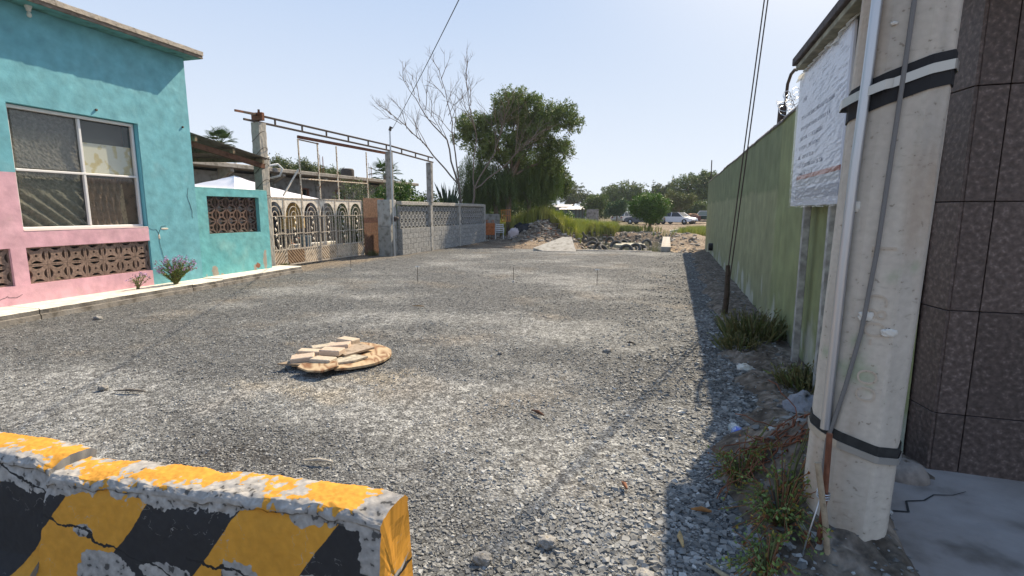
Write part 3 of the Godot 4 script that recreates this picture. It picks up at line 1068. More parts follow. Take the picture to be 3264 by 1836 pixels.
		wpart("arch_sheet", sheet, gm, g)
		var bars := MB.new()
		for s in [-1.0, 1.0]:
			bars.bar(xf * Vector3(s * hw, 0.06, 0.006), xf * Vector3(s * hw, 1.9, 0.006), 0.032, 0.032, Vector3.RIGHT)
		for r in [aw * 0.66, aw * 0.34]:
			var loop := [xf * Vector3(-r, 0.5, 0.01)]
			for k in 11:
				var a := PI - PI * k / 10.0
				loop.append(xf * Vector3(cos(a) * r, ys + sin(a) * r * ap / aw * 1.05, 0.01))
			loop.append(xf * Vector3(r, 0.5, 0.01))
			bars.tube(loop, [0.014], 5, false)
		wpart("bars", bars, barm, g)
		for y in [1.41, 0.93]:
			var rl := MB.new()
			rl.bar(xf * Vector3(-hw, y - 0.01, 0.028), xf * Vector3(hw, y + 0.01, 0.028), 0.018, 0.02, Vector3.RIGHT)
			wpart("rail", rl, barm, g)
		for k in 5:
			var orn := MB.new()
			var sc := Basis(Vector3(0, 0, 1), (0.35 if k % 2 == 0 else -0.3)) * Basis().scaled(Vector3(0.03, 0.062, 0.012))
			orn.lathe([Vector2(0, -1), Vector2(0.6, -0.7), Vector2(1, 0), Vector2(0.55, 0.75), Vector2(0, 1)], 8, Transform3D(xf.basis * sc, xf * Vector3(0.03 * sin(k * 2.0), 1.36 - k * 0.155, 0.03)))
			wpart("leaf_ornament", orn, gm, g)
		var low := MB.new()
		low.box(Vector3(-10.2, 0.29, zm), Vector3(0.012, 0.4, hw * 2.0))
		wpart("kick_sheet", low, bm if i < 2 else cm, g)
		var ribs := MB.new()
		var sgn := 1.0 if i % 2 == 0 else -1.0
		for k in 9:
			var a := -hw + (k - 2.5) * 0.105
			var p0 := Vector2(a, 0.1)
			var p1 := Vector2(a + 0.38, 0.48)
			if p0.x < -hw:
				p0 = p0.lerp(p1, (-hw - p0.x) / 0.38)
			if p1.x > hw:
				p1 = p1.lerp(p0, (p1.x - hw) / (p1.x - p0.x))
			if p1.x - p0.x > 0.04 and p0.x < hw:
				ribs.bar(xf * Vector3(p0.x * sgn, p0.y, 0.014), xf * Vector3(p1.x * sgn, p1.y, 0.014), 0.03, 0.022, Vector3.RIGHT)
		wpart("ribs", ribs, cm if i != 1 else bm, g)
		for y in [0.5, 0.08, 1.9]:
			var fr := MB.new()
			fr.bar(xf * Vector3(-hw, y, 0.01), xf * Vector3(hw, y, 0.01), 0.03, 0.035)
			wpart("rail", fr, barm, g)
	# sheet-steel wing beside the gate
	var s := thing("steel_sheet", "brown sheet-steel wing between the white gate and the concrete pillar", "metal sheet", Vector3(-10.18, 0.04, -16.0))
	for r in [[0.04, 0.80, lin(0.27, 0.145, 0.09)], [0.80, 1.14, lin(0.24, 0.125, 0.08)], [1.14, 1.33, lin(0.13, 0.055, 0.04)], [1.33, 2.0, lin(0.26, 0.15, 0.1)]]:
		var q := MB.new()
		q.box(Vector3(-10.16, (r[0] + r[1]) * 0.5, -16.08), Vector3(0.012, r[1] - r[0] - 0.004, 1.36), Basis(), 0.002)
		wpart("panel", q, worldtex(std(r[2], 0.8), T.mottle, T.grain, 1.6, 0.15), s)


# ---------------------------------------------------------------- the block wall
func build_block_wall() -> void:
	var o := thing("concrete_pillar", "plain grey concrete pillar between the brown steel sheet and the block wall", "pillar", Vector3(-9.55, 0, -15.92))
	var mb := MB.new()
	mb.box(Vector3(-9.55, 0.5, -15.92), Vector3(0.5, 1.06, 0.46), Basis(), 0.012)
	wpart("lower_block", mb, worldtex(std(lin(0.36, 0.36, 0.34), 0.95), T.stain, T.grain, 0.8, 0.4), o)
	mb = MB.new()
	mb.box(Vector3(-9.55, 1.485, -15.92), Vector3(0.49, 0.9, 0.45), Basis(), 0.012)
	wpart("upper_block", mb, worldtex(std(lin(0.46, 0.46, 0.44), 0.95), T.stain, T.grain, 0.8, 0.4), o)
	for q in [[Vector3(-9.45, 1.93, -16.0), 3.57, "slim grey concrete post rising from the pillar beside the steel mast"], [Vector3(-9.16, 1.88, -18.5), 3.41, "slim grey concrete post rising from the pierced block wall"]]:
		var p := MB.new()
		var at: Vector3 = q[0]
		p.box(Vector3(at.x, (at.y + q[1]) * 0.5, at.z), Vector3(0.2, q[1] - at.y, 0.2), Basis(), 0.015)
		single("concrete_post", p, worldtex(std(lin(0.33, 0.32, 0.3), 0.95), T.stain, T.grain, 1.0, 0.6), q[2], "post", "concrete posts under the steel beam")
	# service mast with meter
	var m := thing("service_mast", "thin grey steel mast clipped to the concrete pillar, cable at its top", "mast", Vector3(-9.24, 0, -15.8))
	var t := MB.new()
	t.tube([Vector3(-9.24, 0, -15.8), Vector3(-9.24, 2.0, -15.78), Vector3(-9.24, 4.25, -15.76)], [0.03, 0.028, 0.026], 8)
	wpart("pipe", t, M.steel, m)
	t = MB.new()
	t.tube([Vector3(-9.24, 4.22, -15.76), Vector3(-9.2, 4.33, -15.76), Vector3(-9.12, 4.3, -15.76)], [0.05, 0.05, 0.02], 8)
	wpart("weatherhead", t, M.darksteel, m)
	t = MB.new()
	t.box(Vector3(-9.24, 1.28, -15.87), Vector3(0.13, 0.17, 0.1), Basis(), 0.02)
	t.lathe([Vector2(0.0, 0.09), Vector2(0.05, 0.08), Vector2(0.06, 0.0)], 12, Transform3D(Basis(Vector3(0, 0, 1), -PI / 2), Vector3(-9.18, 1.3, -15.87)))
	wpart("meter", t, M.darksteel, m)

	var w := thing("block_wall", "grey block wall with three rows of pierced blocks under a concrete cap", "wall", Vector3(-9.22, 0, -20.3))
	var X := -9.22
	var bm := MB.new()
	bm.col = Color(1, 1, 1)
	bm.box(Vector3.ZERO, Vector3(0.2, 0.178, 0.396), Basis(), 0.006)
	var whole := bm.mesh()
	var mats := []
	for k in 5:
		var q := 0.4 + 0.016 * k
		mats.append(worldtex(std(lin(q, q * 0.99, q * 0.95), 0.95), T.mottle, T.grain, 2.0, 0.25))
	var mortar := MB.new()
	mortar.box(Vector3(X - 0.012, 0.45, -20.3), Vector3(0.17, 0.92, 8.2))
	wpart("mortar", mortar, std(lin(0.42, 0.41, 0.39), 0.95), w)
	var bays := [[-18.40, -16.17], [-21.22, -18.60], [-24.42, -21.42]]
	var pb := pierced_block(0.276, 0.262, 0.1, 0.07, 0.5, 0.78, 0.16)
	for bay in bays:
		var n := int(ceil((bay[1] - bay[0]) / 0.41))
		for r in 5:
			for k in n + 1:
				var a: float = bay[0] + (k - (0.5 if r % 2 == 1 else 0.0)) * 0.41
				var z0 := maxf(a, bay[0])
				var z1 := minf(a + 0.396, bay[1])
				if z1 - z0 > 0.05:
					inst("block", whole, mats[rng.randi() % 5], w, Transform3D(Basis().scaled(Vector3(1, 1, (z1 - z0) / 0.396)), Vector3(rng.randf_range(-0.002, 0.003), 0.093 + r * 0.188, (z0 + z1) * 0.5 + 20.3)))
		var c := int(round((bay[1] - bay[0]) / 0.28))
		var step: float = (bay[1] - bay[0]) / c
		for r in 3:
			for k in c:
				inst("pierced_block", pb, mats[2 + rng.randi() % 3], w, Transform3D(Basis(Vector3.UP, PI / 2).scaled(Vector3(1, 1, step / 0.28)), Vector3(-0.03, 0.945 + 0.133 + r * 0.27, bay[0] + (k + 0.5) * step + 20.3)))
		var cap := MB.new()
		cap.box(Vector3(X, 1.83, (bay[0] + bay[1]) * 0.5), Vector3(0.205, 0.13, bay[1] - bay[0]), Basis(), 0.012)
		wpart("cap", cap, worldtex(std(lin(0.46, 0.44, 0.4), 0.95), T.stain, T.grain, 1.4, 0.6), w)
	for z in [-18.5, -21.32, -24.5]:
		var c := MB.new()
		c.box(Vector3(X + 0.012, 0.93, z), Vector3(0.21, 1.9, 0.19), Basis(), 0.012)
		wpart("column", c, worldtex(std(lin(0.44, 0.43, 0.4), 0.95), T.stain, T.grain, 1.0, 0.5), w)


# ---------------------------------------------------------------- behind the gate
func build_back_yard() -> void:
	# corrugated lean-to roof between the house and the gate post
	var o := thing("lean_to_roof", "rusty corrugated lean-to roof between the teal house and the gate post", "roof", Vector3(-11.5, 2.6, -9.8))
	for s in 4:
		var mb := MB.new()
		var x1 := -9.95 - s * 0.86
		var x0 := x1 - 0.92
		for face in [0.0, 0.012]:
			mb.grid(46, 6, func(a: float, b: float) -> Vector3:
				var x := lerpf(x0, x1, a if face > 0.0 else 1.0 - a)
				var z := lerpf(-8.42, -11.0, b)
				return Vector3(x, lerpf(3.26, 2.86, b) + 0.02 * sin(x * 60.0) + face + 0.07 * (x + 9.95) * -0.6 - s * 0.012, z))
		wpart("sheet", mb, worldtex(std(lin(0.24, 0.2, 0.17), 0.8), T.stain, null, 1.0, 0.0), o)
	for z in [-8.9, -9.9, -10.8]:
		var b := MB.new()
		var y: float = lerpf(3.26, 2.86, (-8.42 - z) / 2.58) - 0.085
		b.bar(Vector3(-9.97, y, z), Vector3(-13.3, y + 0.13, z), 0.06, 0.1)
		wpart("purlin", b, worldtex(std(lin(0.27, 0.2, 0.13), 0.9), T.stain, null, 1.5, 0.0), o)
	for x in [-10.1, -13.0]:
		var b := MB.new()
		var up = (-9.95 - x) * 0.042
		b.bar(Vector3(x, 3.06 + up, -8.4), Vector3(x, 2.68 + up, -10.95), 0.07, 0.12)
		wpart("rafter", b, worldtex(std(lin(0.16, 0.075, 0.045), 0.9), T.stain, null, 1.5, 0.0), o)

	# white canopy
	var c := thing("canopy", "white fabric canopy with a dark hem standing behind the gate", "canopy", Vector3(-12.9, 0, -13.2))
	var peak := Vector3(-13.0, 2.63, -12.85)
	var cor := [Vector3(-11.15, 1.93, -14.6), Vector3(-11.6, 2.0, -11.4), Vector3(-14.7, 2.15, -11.3), Vector3(-14.6, 2.05, -14.7)]
	var cloth := MB.new()
	var hem := MB.new()
	for i in 4:
		var a: Vector3 = cor[i]
		var b: Vector3 = cor[(i + 1) % 4]
		cloth.grid(14, 14, func(s: float, t: float) -> Vector3:
			var e := a.lerp(b, s)
			var p := e.lerp(peak, t)
			p.y -= 0.13 * sin(t * PI) * (0.5 + sin(s * PI)) * 0.8
			return p + Vector3(0, nC.get_noise_3d(p.x * 0.6, 0, p.z * 0.6) * 0.02, 0))
		hem.grid(14, 2, func(s: float, t: float) -> Vector3:
			return a.lerp(b, s) + Vector3(0, -0.1 * sin(s * PI) * 0.0 - 0.16 * (1.0 - t), 0) + Vector3(nC.get_noise_2d(s * 4.0, i) * 0.02 * (1.0 - t), 0, 0))
	wpart("cloth", cloth, std(lin(0.82, 0.8, 0.85), 0.8), c)
	wpart("hem", hem, std(lin(0.045, 0.045, 0.07), 0.8), c)
	for q in cor:
		var l := MB.new()
		l.tube([Vector3(q.x, -0.04, q.z), q], [0.018], 6)
		wpart("leg", l, std(lin(0.5, 0.5, 0.5), 0.5), c)

	# long grey building
	var g := thing("flat_roofed_building", "long unpainted grey building with a flat concrete roof behind the gate", "building", Vector3(-19.5, 0, -20))
	var gmat := worldtex(std(lin(0.27, 0.265, 0.25), 0.95), T.stain, T.grain, 0.5, 0.5)
	var wall := MB.new()
	for r in [[-31.0, -24.15, 0.0, 3.1], [-23.3, -21.25, 0.0, 3.1], [-20.65, -12.0, 0.0, 3.1], [-24.15, -23.3, 2.65, 3.1], [-21.25, -20.65, 2.65, 3.1]]:
		wall.box(Vector3(-17.1, (r[2] + r[3]) * 0.5 - 0.02, (r[0] + r[1]) * 0.5), Vector3(0.2, r[3] - r[2], r[1] - r[0]))
	wall.box(Vector3(-22.0, 1.5, -21.5), Vector3(0.2, 3.1, 19.0))
	wall.box(Vector3(-19.55, 1.5, -12.1), Vector3(4.8, 3.1, 0.2))
	wall.box(Vector3(-19.55, 1.5, -30.9), Vector3(4.8, 3.1, 0.2))
	wpart("wall", wall, gmat, g)
	var rf := MB.new()
	rf.box(Vector3(-19.2, 3.28, -21.5), Vector3(5.9, 0.17, 19.4), Basis(), 0.02)
	wpart("roof", rf, worldtex(std(lin(0.36, 0.34, 0.31), 0.95), T.stain, T.grain, 0.7, 0.8), g)
	for z in [-13.5, -16.2, -19.0, -21.9, -24.9, -27.8]:
		var b := MB.new()
		b.prism([Vector2(-0.02, 3.19), Vector2(0.62, 3.19), Vector2(0.62, 3.06), Vector2(-0.02, 2.75)], Transform3D(Basis(), Vector3(-17.0, 0, z)), 0.18)
		b.prism([Vector2(0.0, 0.0), Vector2(0.1, 0.0), Vector2(0.1, 2.75), Vector2(0.0, 2.75)], Transform3D(Basis(), Vector3(-17.0, 0, z)), 0.18)
		wpart("bracket", b, worldtex(std(lin(0.4, 0.385, 0.35), 0.95), T.stain, null, 0.8, 0.0), g)
	for z in [[-24.15, -23.3], [-21.25, -20.65]]:
		var d := MB.new()
		for e in [z[0] + 0.03, z[1] - 0.03]:
			d.box(Vector3(-17.05, 1.3, e), Vector3(0.1, 2.66, 0.06))
		d.box(Vector3(-17.05, 2.62, (z[0] + z[1]) * 0.5), Vector3(0.1, 0.06, z[1] - z[0]))
		wpart("door_frame", d, std(lin(0.2, 0.09, 0.06), 0.8), g)
	var shut := MB.new()
	for k in 5:
		shut.box(Vector3(-17.03, 2.48 - k * 0.16, -23.6), Vector3(0.03, 0.1, 0.28))
	wpart("louvres", shut, std(lin(0.6, 0.62, 0.62), 0.6), g)
	for k in 7:      # starter bars left standing on the roof
		var rb := MB.new()
		var z: float = -22.6 - (k % 4) * 0.13 - (4.6 if k > 3 else 0.0)
		rb.tube([Vector3(-17.4, 3.3, z), Vector3(-17.4 + rng.randf_range(-0.05, 0.05), 4.15 + rng.randf() * 0.3, z)], [0.012], 5)
		wpart("starter_bar", rb, M.rustred, g)
	# things on the roof
	var ac := thing("air_conditioner", "white air conditioner unit on the grey flat roof behind the gate post", "air conditioner", Vector3(-16.6, 3.365, -17.8))
	var mb := MB.new()
	mb.box(Vector3(-16.6, 3.6, -17.8), Vector3(0.5, 0.47, 0.6), Basis(), 0.02)
	wpart("casing", mb, std(lin(0.62, 0.62, 0.6), 0.5), ac)
	mb = MB.new()
	for k in 8:
		mb.box(Vector3(-16.345, 3.42 + k * 0.05, -17.8), Vector3(0.012, 0.02, 0.5))
	wpart("grille", mb, std(lin(0.06, 0.06, 0.06), 0.7), ac)
	mb = MB.new()
	mb.tube([Vector3(-16.4, 3.45, -18.12), Vector3(-16.2, 3.52, -18.35), Vector3(-16.15, 3.35, -18.55), Vector3(-16.2, 3.05, -18.45), Vector3(-16.9, 2.9, -18.3)], [0.05], 8)
	wpart("drain_pipe", mb, std(lin(0.72, 0.72, 0.7), 0.5), ac)
	mb = MB.new()
	mb.tube([Vector3(-16.7, 3.36, -16.6), Vector3(-16.7, 3.58, -16.6), Vector3(-16.7, 3.64, -16.75), Vector3(-16.7, 3.58, -16.88)], [0.06], 8)
	single("vent_pipe", mb, std(lin(0.72, 0.72, 0.7), 0.5), "short white bent vent pipe on the grey flat roof", "pipe")
	mb = MB.new()
	mb.lathe([Vector2(0.0, 3.9), Vector2(0.3, 3.9), Vector2(0.36, 3.82), Vector2(0.36, 3.4), Vector2(0.33, 3.37)], 18, Transform3D(Basis(), Vector3(-17.6, 0, -25.3)))
	single("water_tank", mb, std(lin(0.05, 0.04, 0.035), 0.7), "small dark round tank on the grey flat roof", "water tank")

	# things in the yard seen between the gate bars
	var d := thing("plastic_drum", "blue-grey plastic drum standing behind the white gate", "drum", Vector3(-11.65, -0.04, -14.25))
	mb = MB.new()
	mb.lathe([Vector2(0.0, 0), Vector2(0.15, 0.0), Vector2(0.165, 0.05), Vector2(0.172, 0.25), Vector2(0.165, 0.27), Vector2(0.172, 0.29), Vector2(0.175, 0.74), Vector2(0.185, 0.76), Vector2(0.175, 0.78), Vector2(0.16, 0.77), Vector2(0.15, 0.1), Vector2(0.0, 0.08)], 20)
	part("barrel", mb, std(lin(0.16, 0.22, 0.27), 0.6), d)
	mb = MB.new()
	mb.tube([Vector3(-0.17, 0.7, 0), Vector3(-0.12, 0.84, 0.02), Vector3(0.05, 0.89, 0.02), Vector3(0.17, 0.7, 0)], [0.008], 6)
	part("handle", mb, M.darksteel, d)
	var tp := MB.new()
	tp.grid(24, 18, func(a: float, b: float) -> Vector3:
		return Vector3(-12.6 + 0.06 * sin(a * 17.0) + 0.25 * b, lerpf(0.95, 2.1, b) - 0.12 * sin(a * PI) * b, lerpf(-14.2, -15.5 + 0.35 * b, a)))
	single("tarpaulin", tp, std(lin(0.5, 0.37, 0.17), 0.85), "tan tarpaulin hung up behind the white gate", "tarpaulin")
	tyre("tyre", Vector3(-12.3, 0.55, -13.85), Basis(Vector3.RIGHT, 0.2) * Basis(Vector3(0, 0, 1), PI / 2 - 0.1), 0.33, "dark tyre leaning on the junk behind the white gate", "")
	var cart := thing("handcart", "low junk cart with white wheels behind the white gate", "cart", Vector3(-12.4, -0.04, -12.6))
	mb = MB.new()
	mb.box(Vector3(0, 0.62, 0), Vector3(0.7, 0.3, 1.3), Basis(), 0.03)
	part("tray", mb, std(lin(0.13, 0.16, 0.09), 0.7), cart)
	mb = MB.new()
	mb.box(Vector3(0.05, 0.84, 0.1), Vector3(0.5, 0.13, 0.9), Basis(Vector3.UP, 0.2), 0.03)
	part("load", mb, std(lin(0.7, 0.69, 0.66), 0.8), cart)
	for z in [-0.45, 0.45]:
		mb = MB.new()
		for k in 8:
			mb.bar(Vector3(0.38, 0.3, z), Vector3(0.38, 0.3 + 0.26 * sin(k * TAU / 8), z + 0.26 * cos(k * TAU / 8)), 0.012, 0.012)
		var ring := []
		for k in 21:
			ring.append(Vector3(0.38, 0.3 + 0.28 * sin(k * TAU / 20), z + 0.28 * cos(k * TAU / 20)))
		mb.tube(ring, [0.024], 6, false)
		part("wheel", mb, std(lin(0.68, 0.66, 0.6), 0.6), cart)
	for k in 4:
		mb = MB.new()
		mb.box(Vector3(-13.1 + 0.07 * (k % 2), 0.16, -14.7 - k * 0.85), Vector3(0.3, 0.4, 0.78), Basis(Vector3.UP, 0.04 * k), 0.02)
		single("white_block", mb, std(lin(0.7, 0.66, 0.58), 0.9), ["first", "second", "third", "last"][k] + " whitewashed block from the house in the row on the yard floor", "block", "whitewashed blocks in the yard")
	mb = MB.new()
	mb.box(Vector3(-15.2, 0.75, -19.2), Vector3(1.0, 1.6, 4.8), Basis(), 0.04)
	single("shed_wall", mb, std(lin(0.03, 0.03, 0.035), 0.9), "low dark store shed in the yard behind the gate", "shed")
	# planks and rubble leaning about
	for k in 9:
		mb = MB.new()
		var z := -13.2 - k * 0.33
		mb.bar(Vector3(-12.0 - rng.randf(), 0.0, z), Vector3(-12.9 - rng.randf(), 0.3 + rng.randf() * 0.55, z - 0.4 + rng.randf()), 0.1, 0.03)
		single("plank", mb, worldtex(std(lin(0.3 + rng.randf() * 0.2, 0.24, 0.17), 0.9), T.stain, null, 1.5, 0.0), ["first", "second", "third", "fourth", "fifth", "sixth", "seventh", "eighth", "last"][k] + " plank from the house among the yard junk behind the gate", "plank", "planks lying in the yard")


func tyre(called: String, at: Vector3, bs: Basis, r: float, label: String, group: String) -> void:
	if not M.has("tyre_mesh"):
		var mb := MB.new()
		var prof := []
		for k in 13:
			var a := TAU * k / 12.0
			var q := Vector2(cos(a), sin(a))
			prof.append(Vector2(0.8 + 0.2 * signf(q.x) * pow(absf(q.x), 0.7), 0.3 * signf(q.y) * pow(absf(q.y), 0.6)))
		mb.lathe(prof, 26)
		M.tyre_mesh = mb.mesh()
	var o := inst(called, M.tyre_mesh, M.tyre, self, Transform3D(bs.scaled(Vector3.ONE * r), at))
	tag(o, label, "tyre", group)


# ---------------------------------------------------------------- right-hand side
func build_green_side() -> void:
	var o := thing("green_wall", "long green painted wall along the right edge of the lane", "wall", Vector3(1.27, 0, -13))
	var line := [Vector2(1.27, -22.6), Vector2(1.27, -4.1), Vector2(1.405, -3.55)]
	var H := 2.70
	var cf := func(p: Vector3) -> Color:
		var edge := 1.84 + nB.get_noise_2d(p.z * 0.6, 4.0) * 0.06 + nC.get_noise_2d(p.z * 1.5, 2.0) * 0.03
		var k := nA.get_noise_3d(p.z * 0.7, p.y * 0.5, 4.0)
		var run := nC.get_noise_2d(p.z * 0.8, p.y * 0.08)
		var upper := Color(0.215, 0.245, 0.125)
		var lower := Color(0.325, 0.335, 0.19).lerp(Color(0.295, 0.31, 0.165), clampf(k + 0.5, 0, 1))
		var cc := upper if p.y > edge else lower
		if p.z > -7.5:
			cc = Color(0.285, 0.315, 0.15)
		cc *= 1.0 + run * 0.16 + k * 0.12
		# blistered and washed-out paint near the foot
		var w := nB.get_noise_3d(p.z * 1.4, p.y * 0.8, 60.0) + 0.5 - p.y * 1.1
		if w > 0.28:
			cc = cc.lerp(Color(0.56, 0.56, 0.5), clampf((w - 0.28) * 3.0, 0, 0.65))
		return cc
	var mb := MB.new()
	for i in 2:
		var a: Vector2 = line[i]
		var b: Vector2 = line[i + 1]
		var nrm := Vector3(-(b - a).normalized().y, 0, (b - a).normalized().x)
		mb.grid(maxi(4, int((b - a).length() / 0.06)), 46, func(s: float, t: float) -> Vector3:
			var q := a.lerp(b, s)
			var y := lerpf(-0.08, H, t)
			var k := nB.get_noise_3d(q.y * 0.8, y, 70.0) * 0.007 + nC.get_noise_3d(q.y * 0.6, y * 0.6, 75.0) * 0.003
			return Vector3(q.x, y, q.y) + nrm * k, cf)
	wpart("painted_face", mb, M.greenwall, o)
	var core := MB.new()
	core.box(Vector3(1.375, 1.31, -13.35), Vector3(0.19, 2.78, 18.48))
	wpart("core", core, std(lin(0.28, 0.33, 0.22), 0.9), o)
	var cap := MB.new()
	cap.grid(300, 6, func(s: float, t: float) -> Vector3:
		var z := lerpf(-22.62, -4.0, s)
		var e := [Vector2(1.255, 2.68), Vector2(1.25, 2.70), Vector2(1.265, 2.722), Vector2(1.37, 2.735), Vector2(1.47, 2.722), Vector2(1.485, 2.70), Vector2(1.485, 2.68)]
		var q: Vector2 = e[roundi(t * 6)]
		return Vector3(q.x + nC.get_noise_2d(z, t) * 0.008, q.y + nC.get_noise_2d(z * 0.7, 9.0) * 0.012 + nB.get_noise_2d(z * 0.3, 1.0) * 0.03, z))
	wpart("mortar_cap", cap, worldtex(std(lin(0.27, 0.25, 0.24), 0.95), T.stain, T.grain, 1.5, 0.6), o)
	var dr := MB.new()
	dr.lathe([Vector2(0.0, -0.05), Vector2(0.1, -0.05), Vector2(0.1, 0.1), Vector2(0.125, 0.1), Vector2(0.125, -0.06)], 16, Transform3D(Basis(Vector3(0, 0, 1), PI / 2), Vector3(1.24, 0.37, -18.3)))
	wpart("drain_spout", dr, M.rubber, o)
	var sp := MB.new()
	sp.tube([Vector3(1.33, 2.7, -22.2), Vector3(1.33, 3.55, -22.35)], [0.022], 6)
	single("steel_rod", sp, M.darksteel, "thin rod standing on the far end of the green wall", "rod")

	# bent pipes and barbed wire on top of the wall
	var bp := thing("barbed_wire_bracket", "bent steel pipe and tangled barbed wire on top of the green wall", "bracket", Vector3(1.36, 2.73, -7.9))
	var t := MB.new()
	t.tube([Vector3(1.36, 2.7, -8.25), Vector3(1.36, 3.02, -8.2)], [0.042], 8)
	wpart("stub_post", t, M.darksteel, bp)
	t = MB.new()
	t.tube([Vector3(1.38, 2.7, -8.05), Vector3(1.37, 3.0, -8.02), Vector3(1.36, 3.22, -7.9), Vector3(1.36, 3.3, -7.72), Vector3(1.36, 3.3, -7.5), Vector3(1.36, 3.27, -7.38)], [0.02], 8)
	wpart("bent_pipe", t, M.darksteel, bp)
	t = MB.new()
	for k in 4:
		var path := []
		for i in 26:
			var a := i * 0.55 + k * 1.3
			path.append(Vector3(1.36 + 0.07 * cos(a), 2.93 + 0.06 * k - i * 0.007 + 0.07 * sin(a), -8.25 + i * 0.05))
		t.tube(path, [0.005], 4, false)
	wpart("wire", t, M.steel, bp)
	t = MB.new()
	t.bar(Vector3(1.36, 2.7, -6.95), Vector3(1.36, 3.25, -6.75), 0.05, 0.05)
	wpart("strut", t, M.darksteel, bp)

	# tiled building with a flat roof slab
	var b := thing("tiled_building", "building clad in dark brown stone tiles beside the concrete pole", "building", Vector3(3.7, 0, -6))
	var body := MB.new()
	body.prism([Vector2(1.475, 3.385), Vector2(6.2, 3.385), Vector2(6.2, 12.0), Vector2(1.5, 12.0)], Transform3D(Basis(Vector3.RIGHT, -PI / 2), Vector3(0, 0, 0)), 2.87)
	wpart("wall", body, std(lin(0.1, 0.085, 0.08), 0.9), b)
	var rows := [0.02, 0.42, 1.01, 1.60, 2.19, 2.78]
	var cols := [1.468, 1.602, 2.19, 2.78, 3.37, 3.96, 4.55, 5.14, 5.73]
	var tm := []
	for k in 4:
		var q := 0.225 + 0.02 * k
		var m := worldtex(std(lin(q, q * 0.8, q * 0.73), 0.45), noise_tex(512, 0.05, 4, Color(0.5, 0.48, 0.47), Color.WHITE, FastNoiseLite.TYPE_SIMPLEX, 101 + k, 0, [[0.72, Color(0.72, 0.7, 0.69)]]), T.grain, 0.9, 0.2)
		tm.append(m)
	for i in rows.size() - 1:
		for j in cols.size() - 1:
			var q := MB.new()
			q.box(Vector3((cols[j] + cols[j + 1]) * 0.5, (rows[i] + rows[i + 1]) * 0.5, -3.37), Vector3(cols[j + 1] - cols[j] - 0.005, rows[i + 1] - rows[i] - 0.005, 0.024), Basis(), 0.002)
			wpart("tile", q, tm[(i * 3 + j * 5) % 4], b)
		# the return of the wall
		var a0 := Vector3(1.463, 0, -3.36)
		var a1 := Vector3(1.418, 0, -3.6)
		var q2 := MB.new()
		q2.bar(a0.lerp(a1, 0.01) + Vector3(0, (rows[i] + rows[i + 1]) * 0.5, 0), a1 + Vector3(0, (rows[i] + rows[i + 1]) * 0.5, 0), 0.02, rows[i + 1] - rows[i] - 0.005, Vector3.UP, 0.002)
		wpart("tile", q2, tm[(i + 1) % 4], b)
	var slab := MB.new()
	slab.box(Vector3(3.75, 2.905, -4.3), Vector3(5.4, 0.045, 2.9), Basis(), 0.004)
	wpart("soffit", slab, worldtex(std(lin(0.42, 0.41, 0.32), 0.85), T.mottle, T.grain, 0.8, 0.2), b)
	slab = MB.new()
	slab.box(Vector3(3.745, 2.965, -4.3), Vector3(5.45, 0.07, 2.96), Basis(), 0.006)
	wpart("roof_slab", slab, worldtex(std(lin(0.1, 0.085, 0.085), 0.8), T.stain, T.grain, 2.0, 0.5), b)
	var roof := MB.new()
	roof.box(Vector3(3.9, 2.9, -9.0), Vector3(4.7, 0.06, 6.2))
	wpart("roof", roof, M.concrete, b)

	# site sign wrapped in plastic film
	var s := thing("site_sign", "white printed works sign wrapped in plastic film in front of the green wall", "sign", Vector3(1.15, 0, -5.1))
	var zf := -5.93
	var zn := -4.3
	var y0 := 1.60
	var y1 := 2.86
	var bd := MB.new()
	bd.box(Vector3(1.14, (y0 + y1) * 0.5, (zf + zn) * 0.5), Vector3(0.02, y1 - y0, zn - zf), Basis(), 0.003)
	wpart("board", bd, std(lin(0.56, 0.58, 0.64), 0.6), s)
	for z in [-5.46, -4.62]:
		var p := MB.new()
		p.box(Vector3(1.185, 1.4, z), Vector3(0.06, 2.86, 0.06), Basis(), 0.004)
		wpart("post", p, worldtex(std(lin(0.52, 0.51, 0.48), 0.6), T.mottle, null, 1.5, 0.0), s)
	var bands := [[0.0, 0.075, lin(0.36, 0.37, 0.42)], [0.145, 0.175, lin(0.34, 0.12, 0.09)], [0.095, 0.143, lin(0.42, 0.43, 0.46)]]
	for q in bands:
		var r := MB.new()
		var h := y1 - y0
		r.box(Vector3(1.1285, lerpf(y0, y1, (q[0] + q[1]) * 0.5 + 0.05), (zf + zn) * 0.5 + 0.09), Vector3(0.002, h * (q[1] - q[0]), zn - zf - 0.22))
		wpart("printed_band", r, std(q[2], 0.6), s)
	var font := SystemFont.new()
	font.font_names = PackedStringArray(["Droid Sans"])
	var rows_t := [["OBRA", 0.79, 34], ["FICHA DE OBRA: REHABILITACION DE OBRA PLUVIAL", 0.655, 25], ["DEPENDENCIA RESPONSABLE DE LA OBRA: R. A.", 0.575, 25], ["COSTO TOTAL:   $   CON IVA INCLUIDO", 0.50, 25],
		["BENEFICIADOS:   1,463 HABITANTES", 0.43, 25], ["REC.:   SOP-RP-001-2026 LP", 0.36, 25], ["FONDO DE INVERSION PRODUCTIVA 2026", 0.295, 25], ["CONSTRUCTIVA, S.A. DE C.V.", 0.235, 25]]
	for q in rows_t:
		var tx := TextMesh.new()
		tx.font = font
		tx.text = q[0]
		tx.font_size = 64
		tx.pixel_size = q[2] * 0.000029
		tx.depth = 0.001
		tx.horizontal_alignment = HORIZONTAL_ALIGNMENT_LEFT
		var at := Vector3(1.1292, lerpf(y0, y1, q[1]), zf + 0.21)
		inst("lettering", tx, M.lettering, s, Transform3D(Basis(Vector3(0, 0, 1), Vector3.UP, Vector3(-1, 0, 0)), at - s.position))
	var film := MB.new()
